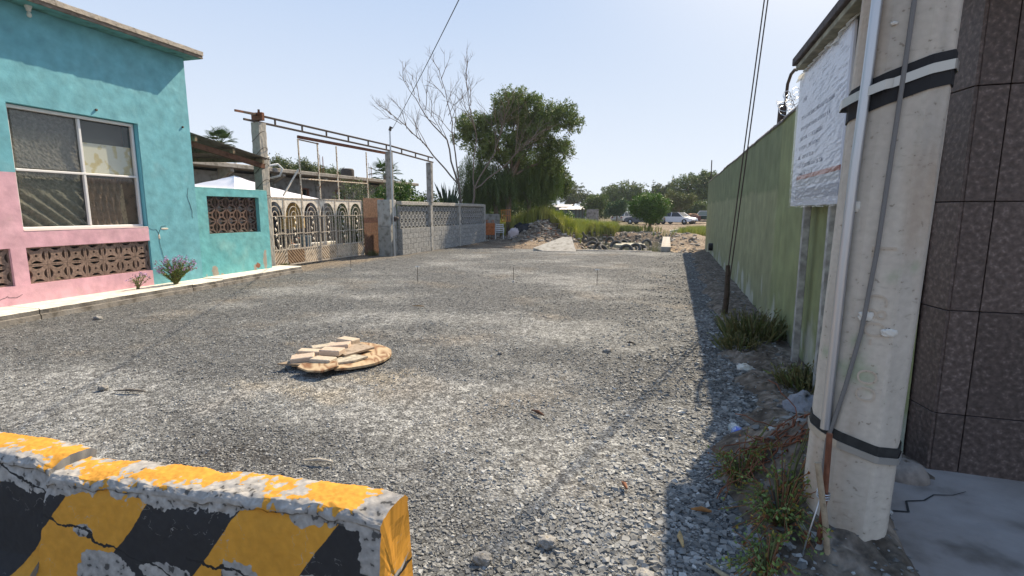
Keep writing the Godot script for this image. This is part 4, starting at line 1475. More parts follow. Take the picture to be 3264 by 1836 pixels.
	film.grid(110, 130, func(a: float, c: float) -> Vector3:
		var z := lerpf(zn + 0.012, zf - 0.012, a)
		var y := lerpf(y0 - 0.015, y1 + 0.012, c)
		var k := sin(c * 190.0 + a * 16.0 + 5.0 * nB.get_noise_2d(a * 1.5, c * 4.0)) * 0.0022 * (0.3 + absf(nB.get_noise_2d(a * 2.0, c * 3.0)) * 2.0)
		k += nC.get_noise_2d(a * 0.6, c * 4.0) * 0.006
		return Vector3(1.116 - absf(k), y, z))
	var fm := std(Color(0.93, 0.95, 1.0, 0.05), 0.16)
	fm.transparency = BaseMaterial3D.TRANSPARENCY_ALPHA
	wpart("plastic_film", film, fm, s)
	# torn film bunched along the top edge
	var torn := MB.new()
	torn.grid(90, 5, func(a: float, c: float) -> Vector3:
		var z := lerpf(zn + 0.1, zf - 0.015, a)
		var g := nC.get_noise_2d(a * 9.0, 3.0)
		return Vector3(1.10 + 0.05 * c + 0.014 * sin(a * 60.0 + c * 2.0), y1 - 0.015 + 0.04 * c + 0.03 * g * c - 0.12 * maxf(0.0, sin(a * 9.0 - 1.0) - 0.7) * (1.0 - c), z))
	var tmt := std(lin(0.75, 0.74, 0.7), 0.4)
	tmt.backlight_enabled = true
	tmt.backlight = lin(0.6, 0.58, 0.5)
	wpart("torn_film", torn, tmt, s)
	# mortar footing
	single("mortar_footing", stone_blob(Vector3(1.0, -0.02, -5.55), Vector3(0.34, 0.07, 0.36), 5, 0.16), worldtex(std(lin(0.4, 0.35, 0.31), 0.95), T.stain, T.grain, 1.5, 0.8), "rough patch of spilled mortar at the foot of the sign post", "mortar")

	# guy wires
	var gw := thing("guy_wire", "twin steel guy wires running up from a dark stake beside the green wall", "guy wire", Vector3(0.77, 0, -7.93))
	for q in [[Vector3(0.765, 0.62, -7.93), Vector3(1.122, 8.2, -6.6)], [Vector3(0.80, 0.55, -7.9), Vector3(1.16, 8.2, -6.62)]]:
		var w := MB.new()
		w.tube([q[0], q[0].lerp(q[1], 0.5) + Vector3(0.0, -0.03, 0.02), q[1]], [0.009], 6)
		wpart("wire", w, M.darksteel, gw)
	var stake := MB.new()
	stake.tube([Vector3(0.76, -0.1, -7.98), Vector3(0.78, 0.35, -7.94), Vector3(0.77, 0.78, -7.92)], [0.045, 0.04, 0.03], 7)
	wpart("stake", stake, worldtex(std(lin(0.1, 0.075, 0.055), 0.95), T.stain, T.grain, 3.0, 0.8), gw)

	# earth verge along the wall
	var v := MB.new()
	var vz := spaced([[-20.0, -8.0, 0.15], [-8.0, -1.2, 0.05]])
	v.grid(34, vz.size() - 1, func(a: float, c: float) -> Vector3:
		var z := vz[vz.size() - 1 - roundi(c * (vz.size() - 1))]
		var x := lerpf(0.25, 1.45, a)
		return Vector3(x, verge(x, z), z),
		func(p: Vector3) -> Color:
			var k := nB.get_noise_2d(p.x * 2.0, p.z * 2.0)
			return Color(0.2, 0.165, 0.13).lerp(Color(0.4, 0.34, 0.28), clampf(k * 1.3 + 0.4, 0, 1)))
	struct("earth_verge", v, M.earth)

	# concrete pavement in front of the tiles
	var pv := MB.new()
	pv.grid(60, 60, func(a: float, c: float) -> Vector3:
		var z := lerpf(3.0, -3.40, c)
		var x := lerpf(0.99 + 0.05 * sin(z * 3.0) + nC.get_noise_2d(z, 5.0) * 0.04, 5.0, pow(a, 2.2))
		return Vector3(x, (0.05 if a > 0.0 else -0.03) + nB.get_noise_2d(x * 0.5, z * 0.5) * 0.012 + 0.03 * smooth(-2.9, -3.4, z), z))
	var pvo := struct("pavement", pv, worldtex(std(lin(0.34, 0.315, 0.3), 0.85), T.stain, T.plaster, 0.5, 0.5))
	var crack := MB.new()
	var cp := [Vector3(1.12, 0, -2.86), Vector3(1.19, 0, -2.87), Vector3(1.22, 0, -2.98), Vector3(1.31, 0, -3.01), Vector3(1.38, 0, -3.08), Vector3(1.47, 0, -3.1), Vector3(1.55, 0, -3.15)]
	for i in cp.size() - 1:
		var a: Vector3 = cp[i]
		var c: Vector3 = cp[i + 1]
		var side := (c - a).cross(Vector3.UP).normalized()
		var wd := 0.007 - i * 0.0009
		var hh := func(p: Vector3) -> Vector3: return Vector3(p.x, 0.0535 + nB.get_noise_2d(p.x * 0.5, p.z * 0.5) * 0.012 + 0.03 * smooth(-2.9, -3.4, p.z), p.z)
		crack.quad(hh.call(a - side * wd), hh.call(c - side * (wd - 0.0009)), hh.call(c + side * (wd - 0.0009)), hh.call(a + side * wd))
	inst("crack", crack.mesh(), std(lin(0.035, 0.035, 0.035), 0.95), pvo)

	# stones by the wall
	single("stone", stone_blob(Vector3(1.31, 0.03, -3.25), Vector3(0.11, 0.13, 0.1), 11, 0.06), worldtex(std(lin(0.36, 0.31, 0.27), 0.9), T.mottle, T.grain, 2.0, 0.3), "smooth round cobble at the foot of the tiled wall", "stone")
	single("stone", stone_blob(Vector3(1.0, 0.0, -4.15), Vector3(0.17, 0.17, 0.14), 12, 0.22), worldtex(std(lin(0.3, 0.31, 0.34), 0.9), T.stain, T.grain, 3.0, 0.6), "large blue-grey stone on the verge left of the concrete pole", "stone")
	single("stone", stone_blob(Vector3(0.83, 0.0, -4.68), Vector3(0.1, 0.1, 0.08), 13, 0.2), worldtex(std(lin(0.22, 0.18, 0.14), 0.9), T.stain, T.grain, 3.0, 0.4), "brown angular stone on the blue gravel by the wall", "stone")
	single("stone", stone_blob(Vector3(0.73, 0.0, -5.32), Vector3(0.075, 0.06, 0.06), 14, 0.25), std(lin(0.6, 0.58, 0.52), 0.9), "pale chipped stone near the mortar at the sign post", "stone")
	single("stone", stone_blob(Vector3(0.88, 0.22, -3.0), Vector3(0.1, 0.1, 0.1), 15, 0.2), std(lin(0.36, 0.37, 0.36), 0.9), "pale stone half buried against the concrete pole", "stone")


func verge(x: float, z: float) -> float:
	var edge := 0.62 + nB.get_noise_2d(z * 0.7, 8.0) * 0.22 - 0.22 * smooth(-4.6, -3.2, z)
	var y := -0.05 + 0.125 * smooth(edge - 0.12, edge + 0.2, x)
	y += 0.33 * bump2(x, z, 0.84, -3.1, 0.3, 0.5) + 0.1 * bump2(x, z, 0.72, -2.75, 0.16, 0.35) + 0.06 * bump2(x, z, 1.0, -6.2, 0.3, 0.8)
	y += (nC.get_noise_2d(x * 1.6, z * 1.6) * 0.03 + nB.get_noise_2d(x, z) * 0.02) * smooth(edge - 0.1, edge + 0.2, x)
	y -= 0.25 * smooth(1.0, 1.12, x) * smooth(-3.25, -3.1, z)
	if z > -2.3:
		y -= 0.06 * smooth(-2.3, -1.9, z)
	return y


func stone_blob(at: Vector3, r: Vector3, seed_: int, rough: float) -> MB:
	var mb := MB.new()
	var f := FastNoiseLite.new()
	f.seed = seed_
	f.frequency = 1.1
	mb.grid(22, 14, func(a: float, b: float) -> Vector3:
		var th := a * TAU
		var ph := (b - 0.5) * PI
		var d := Vector3(cos(ph) * cos(th), sin(ph), -cos(ph) * sin(th))
		var q := Vector3(signf(d.x) * pow(absf(d.x), 0.8), signf(d.y) * pow(absf(d.y), 0.8), signf(d.z) * pow(absf(d.z), 0.8))
		var k := 1.0 + f.get_noise_3dv(d * 1.4) * rough * 2.0 + f.get_noise_3dv(d * 4.0) * rough * 0.8
		return at + Vector3(q.x * r.x, q.y * r.y, q.z * r.z) * k)
	return mb


# ---------------------------------------------------------------- the concrete pole
func build_pole() -> void:
	var c := Vector3(0.86, 0, -2.56)
	var o := thing("utility_pole", "tall faceted concrete utility pole banded with steel straps", "utility pole", c)
	var rt := Vector3(0.954, 0, -0.299)
	var fw := Vector3(0.299, 0, 0.954) * 1.0
	fw = Vector3(-0.318, 0, 0.948)
	rt = Vector3(0.948, 0, 0.318)
	# section: x to the right, y towards the lane
	var sec := [Vector2(-0.205, 0.0), Vector2(-0.19, 0.085), Vector2(-0.135, 0.15), Vector2(-0.055, 0.185), Vector2(0.105, 0.185), Vector2(0.19, 0.1), Vector2(0.205, -0.02), Vector2(0.15, -0.15), Vector2(0.0, -0.205), Vector2(-0.14, -0.15)]
	var at := func(p: Vector2, y: float, grow: float) -> Vector3:
		var s := lerpf(0.845, 0.75, y / 6.2)
		var q := p * s + p.normalized() * grow
		return rt * (q.x - 0.052 + 0.0217 * y) + fw * q.y + Vector3(0, y, 0)      # the pole leans a little
	var mb := MB.new()
	var n := sec.size()
	# chamfered arrises: two points beside every corner
	var ring := []
	for i in n:
		var p: Vector2 = sec[i]
		ring.append(p.lerp(sec[(i + n - 1) % n], 0.07))
		for e in [0.07, 0.22, 0.36, 0.5, 0.64, 0.78]:
			ring.append(p.lerp(sec[(i + 1) % n], e))
	var levels := spaced([[-0.1, 2.6, 0.04], [2.6, 6.2, 0.4]])
	var m := ring.size()
	for j in levels.size() - 1:
		for i in m:
			var a := func(ii: int, jj: int) -> Vector3:
				var p: Vector2 = ring[ii % m]
				var y := levels[jj]
				var chip := nC.get_noise_3d(p.x * 6.0, y * 1.5, p.y * 6.0)
				var g := nB.get_noise_3d(p.x * 4.0, y * 1.2, p.y * 4.0) * 0.002 - maxf(0.0, chip - 0.42) * 0.016
				return at.call(p, y, g)
			mb.quad(a.call(i, j), a.call(i + 1, j), a.call(i + 1, j + 1), a.call(i, j + 1))
	var top := []
	for p in ring:
		top.append(at.call(p, 6.2, 0.0))
	for i in m - 2:
		mb.tri(top[0], top[i + 2], top[i + 1])
	# weathering: pale laitance, brown runs, a smear of green algae
	for k in mb.v.size():
		var p := mb.v[k]
		var e := nB.get_noise_3d(p.x * 3.0, p.y * 0.5, p.z * 3.0)
		var run := nC.get_noise_3d(p.x * 2.2, p.y * 0.12, p.z * 2.2)
		var cc := Color(0.54, 0.49, 0.42) * (1.0 + e * 0.22 + run * 0.18)
		var green := bump2(p.x + p.z * 0.3, p.y, -0.08, 0.92, 0.12, 0.12) + 0.7 * bump2(p.x, p.y, 0.02, 1.3, 0.1, 0.06) + nC.get_noise_3dv(p * 1.5) * 0.7
		if green > 0.55:
			cc = cc.lerp(Color(0.3, 0.38, 0.24), clampf((green - 0.55) * 2.0, 0.0, 0.6))
		var brown := nB.get_noise_3d(p.x * 2.0 + 9.0, p.y * 0.35, p.z * 2.0)
		mb.c[k] = cc.lerp(Color(0.45, 0.33, 0.23), clampf((brown - 0.25) * 2.0, 0.0, 0.45))
	part("shaft", mb, M.pole, o)
	var strap := func(called: String, y: float, h: float, grow: float, tilt: float, mat: Material) -> void:
		var q := MB.new()
		for i in m:
			var pts := []
			for k in [0, 1]:
				var p: Vector2 = ring[(i + k) % m]
				var yy := y + tilt * p.x
				var gr := grow if p.x < -0.04 or grow < 0.02 else 0.014
				pts.append([at.call(p, yy - h * 0.5, gr), at.call(p, yy + h * 0.5, gr)])
			q.quad(pts[0][0], pts[1][0], pts[1][1], pts[0][1])
			q.quad(pts[0][1] * Vector3(0.985, 1, 0.985), pts[1][1] * Vector3(0.985, 1, 0.985), pts[1][1], pts[0][1])
			q.quad(pts[1][0] * Vector3(0.985, 1, 0.985), pts[0][0] * Vector3(0.985, 1, 0.985), pts[0][0], pts[1][0])
		part(called, q, mat, o)
	strap.call("rubber_sleeve", 2.035, 0.125, 0.006, 0.28, M.rubber)
	strap.call("steel_strap", 2.045, 0.036, 0.034, 0.28, M.band)
	strap.call("rubber_sleeve", 0.555, 0.075, 0.006, -0.2, worldtex(std(lin(0.05, 0.05, 0.048), 0.9), T.mottle, null, 3.0, 0.0))
	strap.call("steel_strap", 0.535, 0.03, 0.012, -0.2, M.band)
	# conduit and earth cable
	var cd := MB.new()
	var cpath := []
	for y in [0.60, 0.9, 1.3, 1.7, 2.1, 3.0, 4.5, 6.1]:
		cpath.append(at.call(Vector2(-0.115 + 0.006 * sin(y * 3.0), 0.16), y, 0.021))
	cd.tube(cpath, [0.02], 12)
	part("conduit", cd, M.steel, o)
	cd = MB.new()
	cpath = []
	for q in [[-0.1, 0.168, 0.28], [-0.1, 0.168, 0.55], [-0.055, 0.185, 0.8], [-0.02, 0.187, 1.05], [0.0, 0.187, 1.4], [0.01, 0.187, 2.0], [0.02, 0.187, 2.8], [0.03, 0.187, 6.0]]:
		cpath.append(at.call(Vector2(q[0], q[1]), q[2], 0.012))
	cd.tube(cpath, [0.0085], 8)
	part("earth_cable", cd, std(lin(0.17, 0.165, 0.16), 0.7), o)
	# cast characters, reading down the face
	var font := SystemFont.new()
	font.font_names = PackedStringArray(["Droid Sans"])
	var nrm := fw
	for q in [["L", 1.42, 0.115], ["C8O-", 1.22, 0.1], ["OO", 0.90, 0.1]]:
		var tx := TextMesh.new()
		tx.font = font
		tx.text = q[0]
		tx.font_size = 48
		tx.pixel_size = q[2] / 48.0
		tx.depth = 0.006
		tx.horizontal_alignment = HORIZONTAL_ALIGNMENT_LEFT
		var p: Vector3 = (at.call(sec[3], q[1], 0.0) + at.call(sec[4], q[1], 0.0)) * 0.5 + nrm * 0.0012
		inst("cast_number", tx, worldtex(std(lin(0.55, 0.47, 0.38), 0.9), T.pores, null, 1.4, 0.0), o, Transform3D(Basis(Vector3.DOWN, rt, nrm), p))
	# blobs of pale mortar on the shaft
	for q in [[Vector2(-0.115, 0.168), 1.57, 0.035], [Vector2(0.0, 0.187), 1.12, 0.035], [Vector2(0.09, 0.187), 1.06, 0.028], [Vector2(-0.05, 0.187), 2.26, 0.012]]:
		var p: Vector3 = at.call(q[0], q[1], 0.0)
		part("mortar_spot", stone_blob(p, Vector3(q[2], q[2] * 0.6, 0.006), int(q[1] * 100), 0.25), std(lin(0.62, 0.59, 0.53), 0.9), o)
	# rusty bars and sticks tied to the foot of the pole
	for q in [[Vector3(0.655, 0.02, -2.33), Vector3(0.668, 0.62, -2.36), 0.012, M.rustred, "rusty bar tied against the foot of the concrete pole, the tallest"], [Vector3(0.70, 0.0, -2.30), Vector3(0.625, 0.50, -2.325), 0.013, M.wood2, "pale wooden stick leaning on the foot of the concrete pole"], [Vector3(0.605, -0.02, -2.345), Vector3(0.615, 0.17, -2.34), 0.014, M.rustred, "short rusty stub standing at the foot of the concrete pole"]]:
		var st := MB.new()
		st.tube([q[0], q[0].lerp(q[1], 0.5) + Vector3(0.006, 0, 0.004), q[1]], [q[2], q[2] * 0.95, q[2]], 8)
		single("stick", st, q[3], q[4], "stick")
	var tie := MB.new()
	var path := []
	for i in 26:
		var a := i * 0.7
		path.append(Vector3(0.66 + cos(a) * 0.024, 0.34 + i * 0.0012, -2.337 + sin(a) * 0.026))
	path.append_array([Vector3(0.63, 0.3, -2.3), Vector3(0.6, 0.15, -2.29), Vector3(0.59, 0.05, -2.3)])
	tie.tube(path, [0.0035], 5, false)
	single("tie_wire", tie, M.steel, "loop of thin wire tying the sticks at the pole foot", "wire")
	# cable from the service mast to the pole
	var cb := MB.new()
	var A := Vector3(-9.12, 4.3, -15.76)
	var B := Vector3(0.78, 5.75, -2.64)
	var pts := []
	for i in 25:
		var t := i / 24.0
		pts.append(A.lerp(B, t) + Vector3(0, -0.55 * t * (1.0 - t), 0))
	cb.tube(pts, [0.009], 6)
	single("overhead_cable", cb, std(lin(0.12, 0.12, 0.12), 0.7), "twisted service cable running up from the steel mast across the sky", "cable")
	cb = MB.new()
	cb.tube([Vector3(0.86, 5.9, -2.6), Vector3(3.2, 5.3, -9.0), Vector3(6.0, 5.3, -16.0)], [0.01], 6)
	single("overhead_cable", cb, std(lin(0.12, 0.12, 0.12), 0.7), "thin cable crossing the sky above the flat roof edge", "cable")


# ---------------------------------------------------------------- the barrier
func barrier_texture() -> ImageTexture:
	var W := 1400
	var Hh := 700
	var im := Image.create(W, Hh, false, Image.FORMAT_RGB8)
	var f := FastNoiseLite.new()
	f.seed = 5
	f.frequency = 3.2
	f.fractal_octaves = 5
	f.fractal_gain = 0.58
	var g := FastNoiseLite.new()
	g.seed = 9
	g.frequency = 22.0
	g.fractal_octaves = 3
	var yel := Color(0.58, 0.275, 0.035)
	var blk := Color(0.03, 0.029, 0.03)
	for j in Hh:
		for i in W:
			var x := lerpf(-3.1, -0.78, float(i) / W)
			var y := lerpf(0.0, 0.86, float(j) / Hh)       # 0..0.62 height on the front, beyond that across the top
			var e := f.get_noise_2d(x, y)
			var d := g.get_noise_2d(x, y)
			var con := Color(0.3, 0.285, 0.265) * (1.0 + d * 0.5 + e * 0.25)
			if d < -0.42:
				con *= 0.35
			var cc := con
			if y < 0.575:
				var q := x - 0.77 * (y - 0.56) + e * 0.012
				var stripe := fposmod(q + 2.05, 0.7225)
				var paint := yel if stripe < 0.362 else blk
				paint = paint * (1.0 + d * 0.12 + e * 0.12)
				# bare along the top edge, on a slanting break and in patches near the foot
				var bare := smooth(0.505, 0.575, y + e * 0.05 - 0.02 * sin(x * 3.0)) * 1.15
				bare = maxf(bare, bump2(x, y, -1.92, 0.27, 0.14, 0.1) * 0.95)
				bare = maxf(bare, bump2(x, y, -1.62, 0.30, 0.12, 0.045))
				bare = maxf(bare, bump2(x, y, -1.33, 0.32, 0.1, 0.07))
				bare = maxf(bare, bump2(x, y, -0.85, 0.5, 0.07, 0.16))
				bare = maxf(bare, bump2(x, y, -2.28, 0.53, 0.14, 0.05))
				bare = maxf(bare, bump2(x, y, -1.05, 0.36, 0.1, 0.03) * 0.8)
				bare = maxf(bare, bump2(x, y, -2.0, 0.4, 0.05, 0.03) * 0.9)
				if bare + e * 0.55 + d * 0.12 > 0.5:
					cc = con
				else:
					cc = paint
				var crk := absf(y - (0.43 - 0.28 * (x + 2.1) * (1.0 if x < -1.55 else 0.4) + e * 0.05))
				if crk < 0.0035 + 0.003 * absf(d) and x < -1.3:
					cc = Color(0.02, 0.02, 0.02)
				if absf(e - 0.21) < 0.006 and paint == paint and d > -0.1:
					cc = cc.lerp(con, 0.6)
			else:
				var bare2 := e * 1.1 + d * 0.4 + 0.42 * (1.0 - smooth(0.575, 0.66, y)) + 0.1 + 0.55 * smooth(-0.98, -0.85, x) + 0.3 * smooth(0.76, 0.80, y)
				cc = yel * (1.0 + d * 0.2 + e * 0.15) if bare2 < 0.16 else con
			im.set_pixel(i, Hh - 1 - j, Color(clampf(cc.r, 0, 1), clampf(cc.g, 0, 1), clampf(cc.b, 0, 1)).linear_to_srgb())
	return ImageTexture.create_from_image(im)


func build_barrier() -> void:
	var o := thing("concrete_barrier", "chipped concrete road barrier with yellow and black diagonal stripes", "barrier", Vector3(-1.7, 0, -1.27))
	var mat := std(Color.WHITE, 0.85)
	mat.albedo_texture = barrier_texture()
	mat.heightmap_enabled = true
	mat.heightmap_texture = T.grain
	mat.heightmap_scale = 0.12
	# profile: front foot, up the front, over the top, down the back; [offset towards the lane camera, height, texture height]
	var prof := [Vector3(0.30, -0.02, 0.0), Vector3(0.29, 0.06, 0.02), Vector3(0.14, 0.16, 0.15), Vector3(0.11, 0.22, 0.21), Vector3(0.092, 0.4, 0.4), Vector3(0.078, 0.54, 0.54), Vector3(0.074, 0.588, 0.585), Vector3(0.058, 0.602, 0.605), Vector3(0.0, 0.602, 0.665), Vector3(-0.08, 0.602, 0.735), Vector3(-0.1, 0.585, 0.765), Vector3(-0.106, 0.5, 0.80), Vector3(-0.12, 0.25, 0.83), Vector3(-0.29, 0.06, 0.845), Vector3(-0.3, -0.02, 0.855)]
	var piece := func(called: String, x0: float, x1: float, lift: float, back: float, slant0: float) -> void:
		var mb := MB.new()
		var nu := maxi(24, int((x1 - x0) / 0.0085))
		var nv := 150
		var uvs := []
		mb.grid(nu, nv, func(a: float, b: float) -> Vector3:
			var k := b * (prof.size() - 1)
			# most rows where the surface shows: front face and top
			var i := mini(int(k), prof.size() - 2)
			var p: Vector3 = prof[i].lerp(prof[i + 1], k - i)
			var x := lerpf(x0 + slant0 * (0.62 - p.y), x1, a)
			if a > 0.999:
				x -= 0.0
			var e := nC.get_noise_3d(x * 1.2, p.z * 1.2, 2.0)
			var e2 := nC.get_noise_3d(x * 4.0, p.z * 4.0, 7.0)
			var rim := exp(-pow((p.z - 0.585) / 0.05, 2)) + 0.7 * exp(-pow((p.z - 0.76) / 0.04, 2))
			var endr := smooth(x1 - 0.12, x1, x)
			var n3 := Vector3(0, 0, 1) if p.z < 0.57 else (Vector3(0, 1, 0) if p.z < 0.77 else Vector3(0, 0, -1))
			var depth := e * 0.004 + e2 * 0.0022 + nC.get_noise_3d(x * 10.0, p.z * 10.0, 9.0) * 0.003 - rim * maxf(0.0, e + 0.18) * 0.035 - endr * rim * 0.008
			var z := -1.17 - 0.077 * (x + 2.114) - 0.075 + p.x
			var at := Vector3(x, p.y + lift + 0.016 * smooth(-2.1, -0.8, x) * smooth(0.2, 0.6, p.y) + 0.006 * sin(x * 4.0) * smooth(0.3, 0.6, p.y), z - back)
			if p.z > 0.5 and p.z < 0.8:
				at.y -= endr * endr * 0.008
				at.y += nB.get_noise_2d(x * 1.5, 2.0) * 0.014
			uvs.append(Vector2((x + 3.1) / 2.32, 1.0 - p.z / 0.86))
			return at + n3 * depth)
		for i in uvs.size():
			mb.u[i] = uvs[i]
		# broken end faces
		for e in [0, nu]:
			var first := mb.v.size()
			var ctr := Vector3.ZERO
			for j in nv + 1:
				ctr += mb.v[j * (nu + 1) + e]
			ctr /= nv + 1
			var bulge := Vector3(0.004 if e == nu else -0.004, 0, 0)
			for j in nv:
				var a := mb.v[j * (nu + 1) + e]
				var b := mb.v[(j + 1) * (nu + 1) + e]
				var c0 := ctr + bulge
				for q in 4:
					var t0 := q / 4.0
					var t1 := (q + 1) / 4.0
					var P := func(p: Vector3, t: float) -> Vector3:
						var w := p.lerp(c0, t)
						return w + Vector3(nC.get_noise_3d(w.x, w.y * 2.0, w.z * 2.0) * 0.012 * minf(1.0, t * 6.0), 0, 0)
					mb.oq(P.call(a, t0), P.call(b, t0), P.call(b, t1), P.call(a, t1), ctr - bulge * 8.0)
			for k in range(first, mb.u.size()):
				var p := mb.v[k]
				var yy := clampf(p.y, 0.0, 0.56)
				if e != nu or called == "broken_end":
					mb.u[k] = Vector2(0.509 + (p.z + 1.25) * 0.06, 1.0 - (0.27 + (p.y - 0.4) * 0.1) / 0.86)
					continue
				mb.u[k] = Vector2((-1.2 + 0.77 * (yy - 0.56) + (p.z + 1.25) * 0.35 + 3.1) / 2.32, 1.0 - yy / 0.86)
		wpart(called, mb, mat, o)
	piece.call("striped_block", -2.16, -0.825, 0.0, 0.0, -0.12)
	piece.call("broken_end", -3.15, -2.225, 0.012, 0.05, 0.0)


func nth(i: int) -> String:
	return ["first", "second", "third", "fourth", "fifth", "sixth", "seventh", "eighth", "ninth", "tenth", "eleventh", "twelfth", "thirteenth", "fourteenth", "fifteenth", "sixteenth", "seventeenth", "eighteenth"][i]


# ---------------------------------------------------------------- the ditch at the end of the lane
func build_ditch() -> void:
	var w := MB.new()
	w.quad(Vector3(-7.5, -0.5, -20.6), Vector3(1.5, -0.5, -20.6), Vector3(1.5, -0.5, -37.5), Vector3(-7.5, -0.5, -37.5))
	struct("water", w, M.water)
	# concrete works: sloping wing on the left, culvert sill, parapet on the right
	var wing := MB.new()
	var A := Vector3(-5.25, 0.12, -19.55)
	var B := Vector3(-3.5, 0.02, -19.35)
	var C := Vector3(-3.95, 0.5, -20.75)
	var D := Vector3(-4.35, 0.5, -20.85)
	var E := Vector3(-4.85, 0.02, -19.45)
	var o := Vector3(-4.3, -0.2, -20.2)
	wing.oq(E, B, C, D, o)
	wing.ot(A, E, D, o)
	var dn := func(p: Vector3) -> Vector3: return Vector3(p.x, -0.3, p.z)
	for q in [[A, E], [E, B], [B, C], [C, D], [D, A]]:
		wing.oq(q[0], q[1], dn.call(q[1]), dn.call(q[0]), o)
	single("concrete_wing", wing, worldtex(std(lin(0.5, 0.48, 0.43), 0.9), T.stain, T.grain, 0.9, 0.6), "sloping pale concrete wing of the culvert at the end of the gravel", "concrete wing")
	var sill := MB.new()
	sill.box(Vector3(-2.35, -0.1, -20.42), Vector3(3.2, 0.26, 0.16), Basis(Vector3.UP, 0.02), 0.012)
	single("culvert_sill", sill, worldtex(std(lin(0.56, 0.53, 0.47), 0.9), T.stain, T.grain, 0.9, 0.5), "thin pale concrete sill where the gravel ends above the ditch", "sill")
	var par := MB.new()
	par.box(Vector3(-0.3, -0.2, -24.6), Vector3(0.36, 0.8, 8.2), Basis(Vector3.UP, 0.012), 0.015)
	single("parapet", par, worldtex(std(lin(0.5, 0.47, 0.42), 0.9), T.stain, T.grain, 0.8, 0.5), "low pale concrete parapet along the right side of the ditch", "parapet")
	# tyres in and round the water
	var spots := [[-4.82, -32.4], [-5.5, -33.0], [-4.95, -28.3], [-3.95, -28.4], [-4.5, -30.1], [-3.1, -29.8], [-2.9, -26.9], [-1.9, -27.9], [-3.5, -27.4], [-4.3, -29.2], [-2.4, -30.4], [-1.65, -29.0], [-5.9, -31.5], [-5.2, -30.4], [-2.2, -26.0], [-3.9, -33.6], [-2.9, -32.6], [-1.5, -31.6]]
	var say := ["half sunk in the ditch water", "standing on edge in the ditch water", "lying flat in the ditch water", "tilted out of the ditch water"]
	spots.sort_custom(func(a: Array, b: Array) -> bool: return a[0] / -a[1] < b[0] / -b[1])
	for i in spots.size():
		var p: Array = spots[i]
		var k := i % 4
		var bs: Basis = [Basis(Vector3.RIGHT, 0.5 + rng.randf() * 0.4), Basis(Vector3.RIGHT, 1.35) * Basis(Vector3(0, 0, 1), rng.randf()), Basis(Vector3.RIGHT, 0.12), Basis(Vector3(0.6, 0, 0.8), 0.9)][k]
		var gy := maxf(terrain(p[0], p[1]), -0.62)
		tyre("tyre", Vector3(p[0], gy + [0.14, 0.2, 0.08, 0.2][k], p[1]), Basis(Vector3.UP, rng.randf() * TAU * 0.2) * bs, 0.3 + rng.randf() * 0.07, "old tyre %s, %s from the left among those dumped" % [say[k], nth(i)], "old tyres dumped in the ditch")
	# pale slabs lying in the water
	for q in [[Vector3(-2.6, -0.42, -31.2), Vector3(1.7, 0.14, 0.5), 0.1, "upper of two long pale slabs in the ditch water"], [Vector3(-2.3, -0.38, -29.6), Vector3(1.6, 0.16, 0.5), 0.06, "nearer of two long pale slabs in the ditch water"]]:
		var s := MB.new()
		s.box(q[0], q[1], Basis(Vector3.UP, q[2]) * Basis(Vector3.RIGHT, 0.12), 0.02)
		single("concrete_slab", s, worldtex(std(lin(0.56, 0.54, 0.44), 0.9), T.stain, null, 0.8, 0.0), q[3], "slab", "slabs in the ditch")
	# rubble: broken concrete, bricks and stones on the banks
	var meshes := rock_meshes(3)
	var mats := []
	for i in 3:
		var pl := []
		var tn := PackedColorArray()
		var want := 1500 if i == 0 else 900
		while pl.size() < want:
			var x := rng.randf_range(-9.4, 1.1)
			var z := rng.randf_range(-38.0, -20.6)
			var m := bump2(x, z, -6.6, -26.4, 1.6, 0.9) + 0.55 * bump2(x, z, -8.6, -26.0, 1.0, 0.6) + 0.7 * bump2(x, z, -5.2, -27.5, 1.0, 2.5) + 0.55 * bump2(x, z, -5.6, -33.0, 1.5, 2.5) + 0.5 * bump2(x, z, -2.5, -36.6, 3.0, 0.7) + 0.25 * bump2(x, z, 0.6, -25.0, 0.7, 4.0) + 0.12 * bump2(x, z, -3.0, -30, 2.0, 5.0)
			if rng.randf() > m:
				continue
			var sz := lerpf(0.025, 0.12, pow(rng.randf(), 3.5))
			var y := maxf(terrain(x, z), -0.55)
			pl.append(Transform3D(Basis(rdir(), rng.randf() * TAU).scaled(Vector3(sz * rng.randf_range(0.8, 2.0), sz * 0.7, sz)), Vector3(x, y + sz * 0.25, z)))
			var k := rng.randf_range(0.14, 0.5)
			tn.append(Color(k, k * 0.86, k * 0.7) if rng.randf() > 0.08 else Color(0.3, 0.16, 0.1))
		var r := scatter("rubble", meshes[i], M.stone, pl, tn)
		tag(r, "", "", "", "stuff")
	# sticks and boards on the mound
	for i in 14:
		var x := -7.9 + (i + rng.randf() * 0.8) * 0.214
		var z := rng.randf_range(-27.2, -25.6)
		var a := rng.randf() * TAU
		var s := MB.new()
		var y := terrain(x, z)
		var l := rng.randf_range(0.25, 0.6)
		var d := Vector3(cos(a), 0, sin(a)) * l
		s.bar(Vector3(x, y + 0.05, z) - d, Vector3(x, maxf(y, terrain(x + d.x, z + d.z)) + 0.08, z) + d, 0.06, 0.04)
		var kk := rng.randf_range(0.2, 0.45)
		single("broken_board", s, worldtex(std(lin(kk, kk * 0.85, kk * 0.68), 0.9), T.stain, null, 2.0, 0.0), "broken grey board on the rubble mound, %s from the left" % nth(i), "board", "boards on the rubble mound")
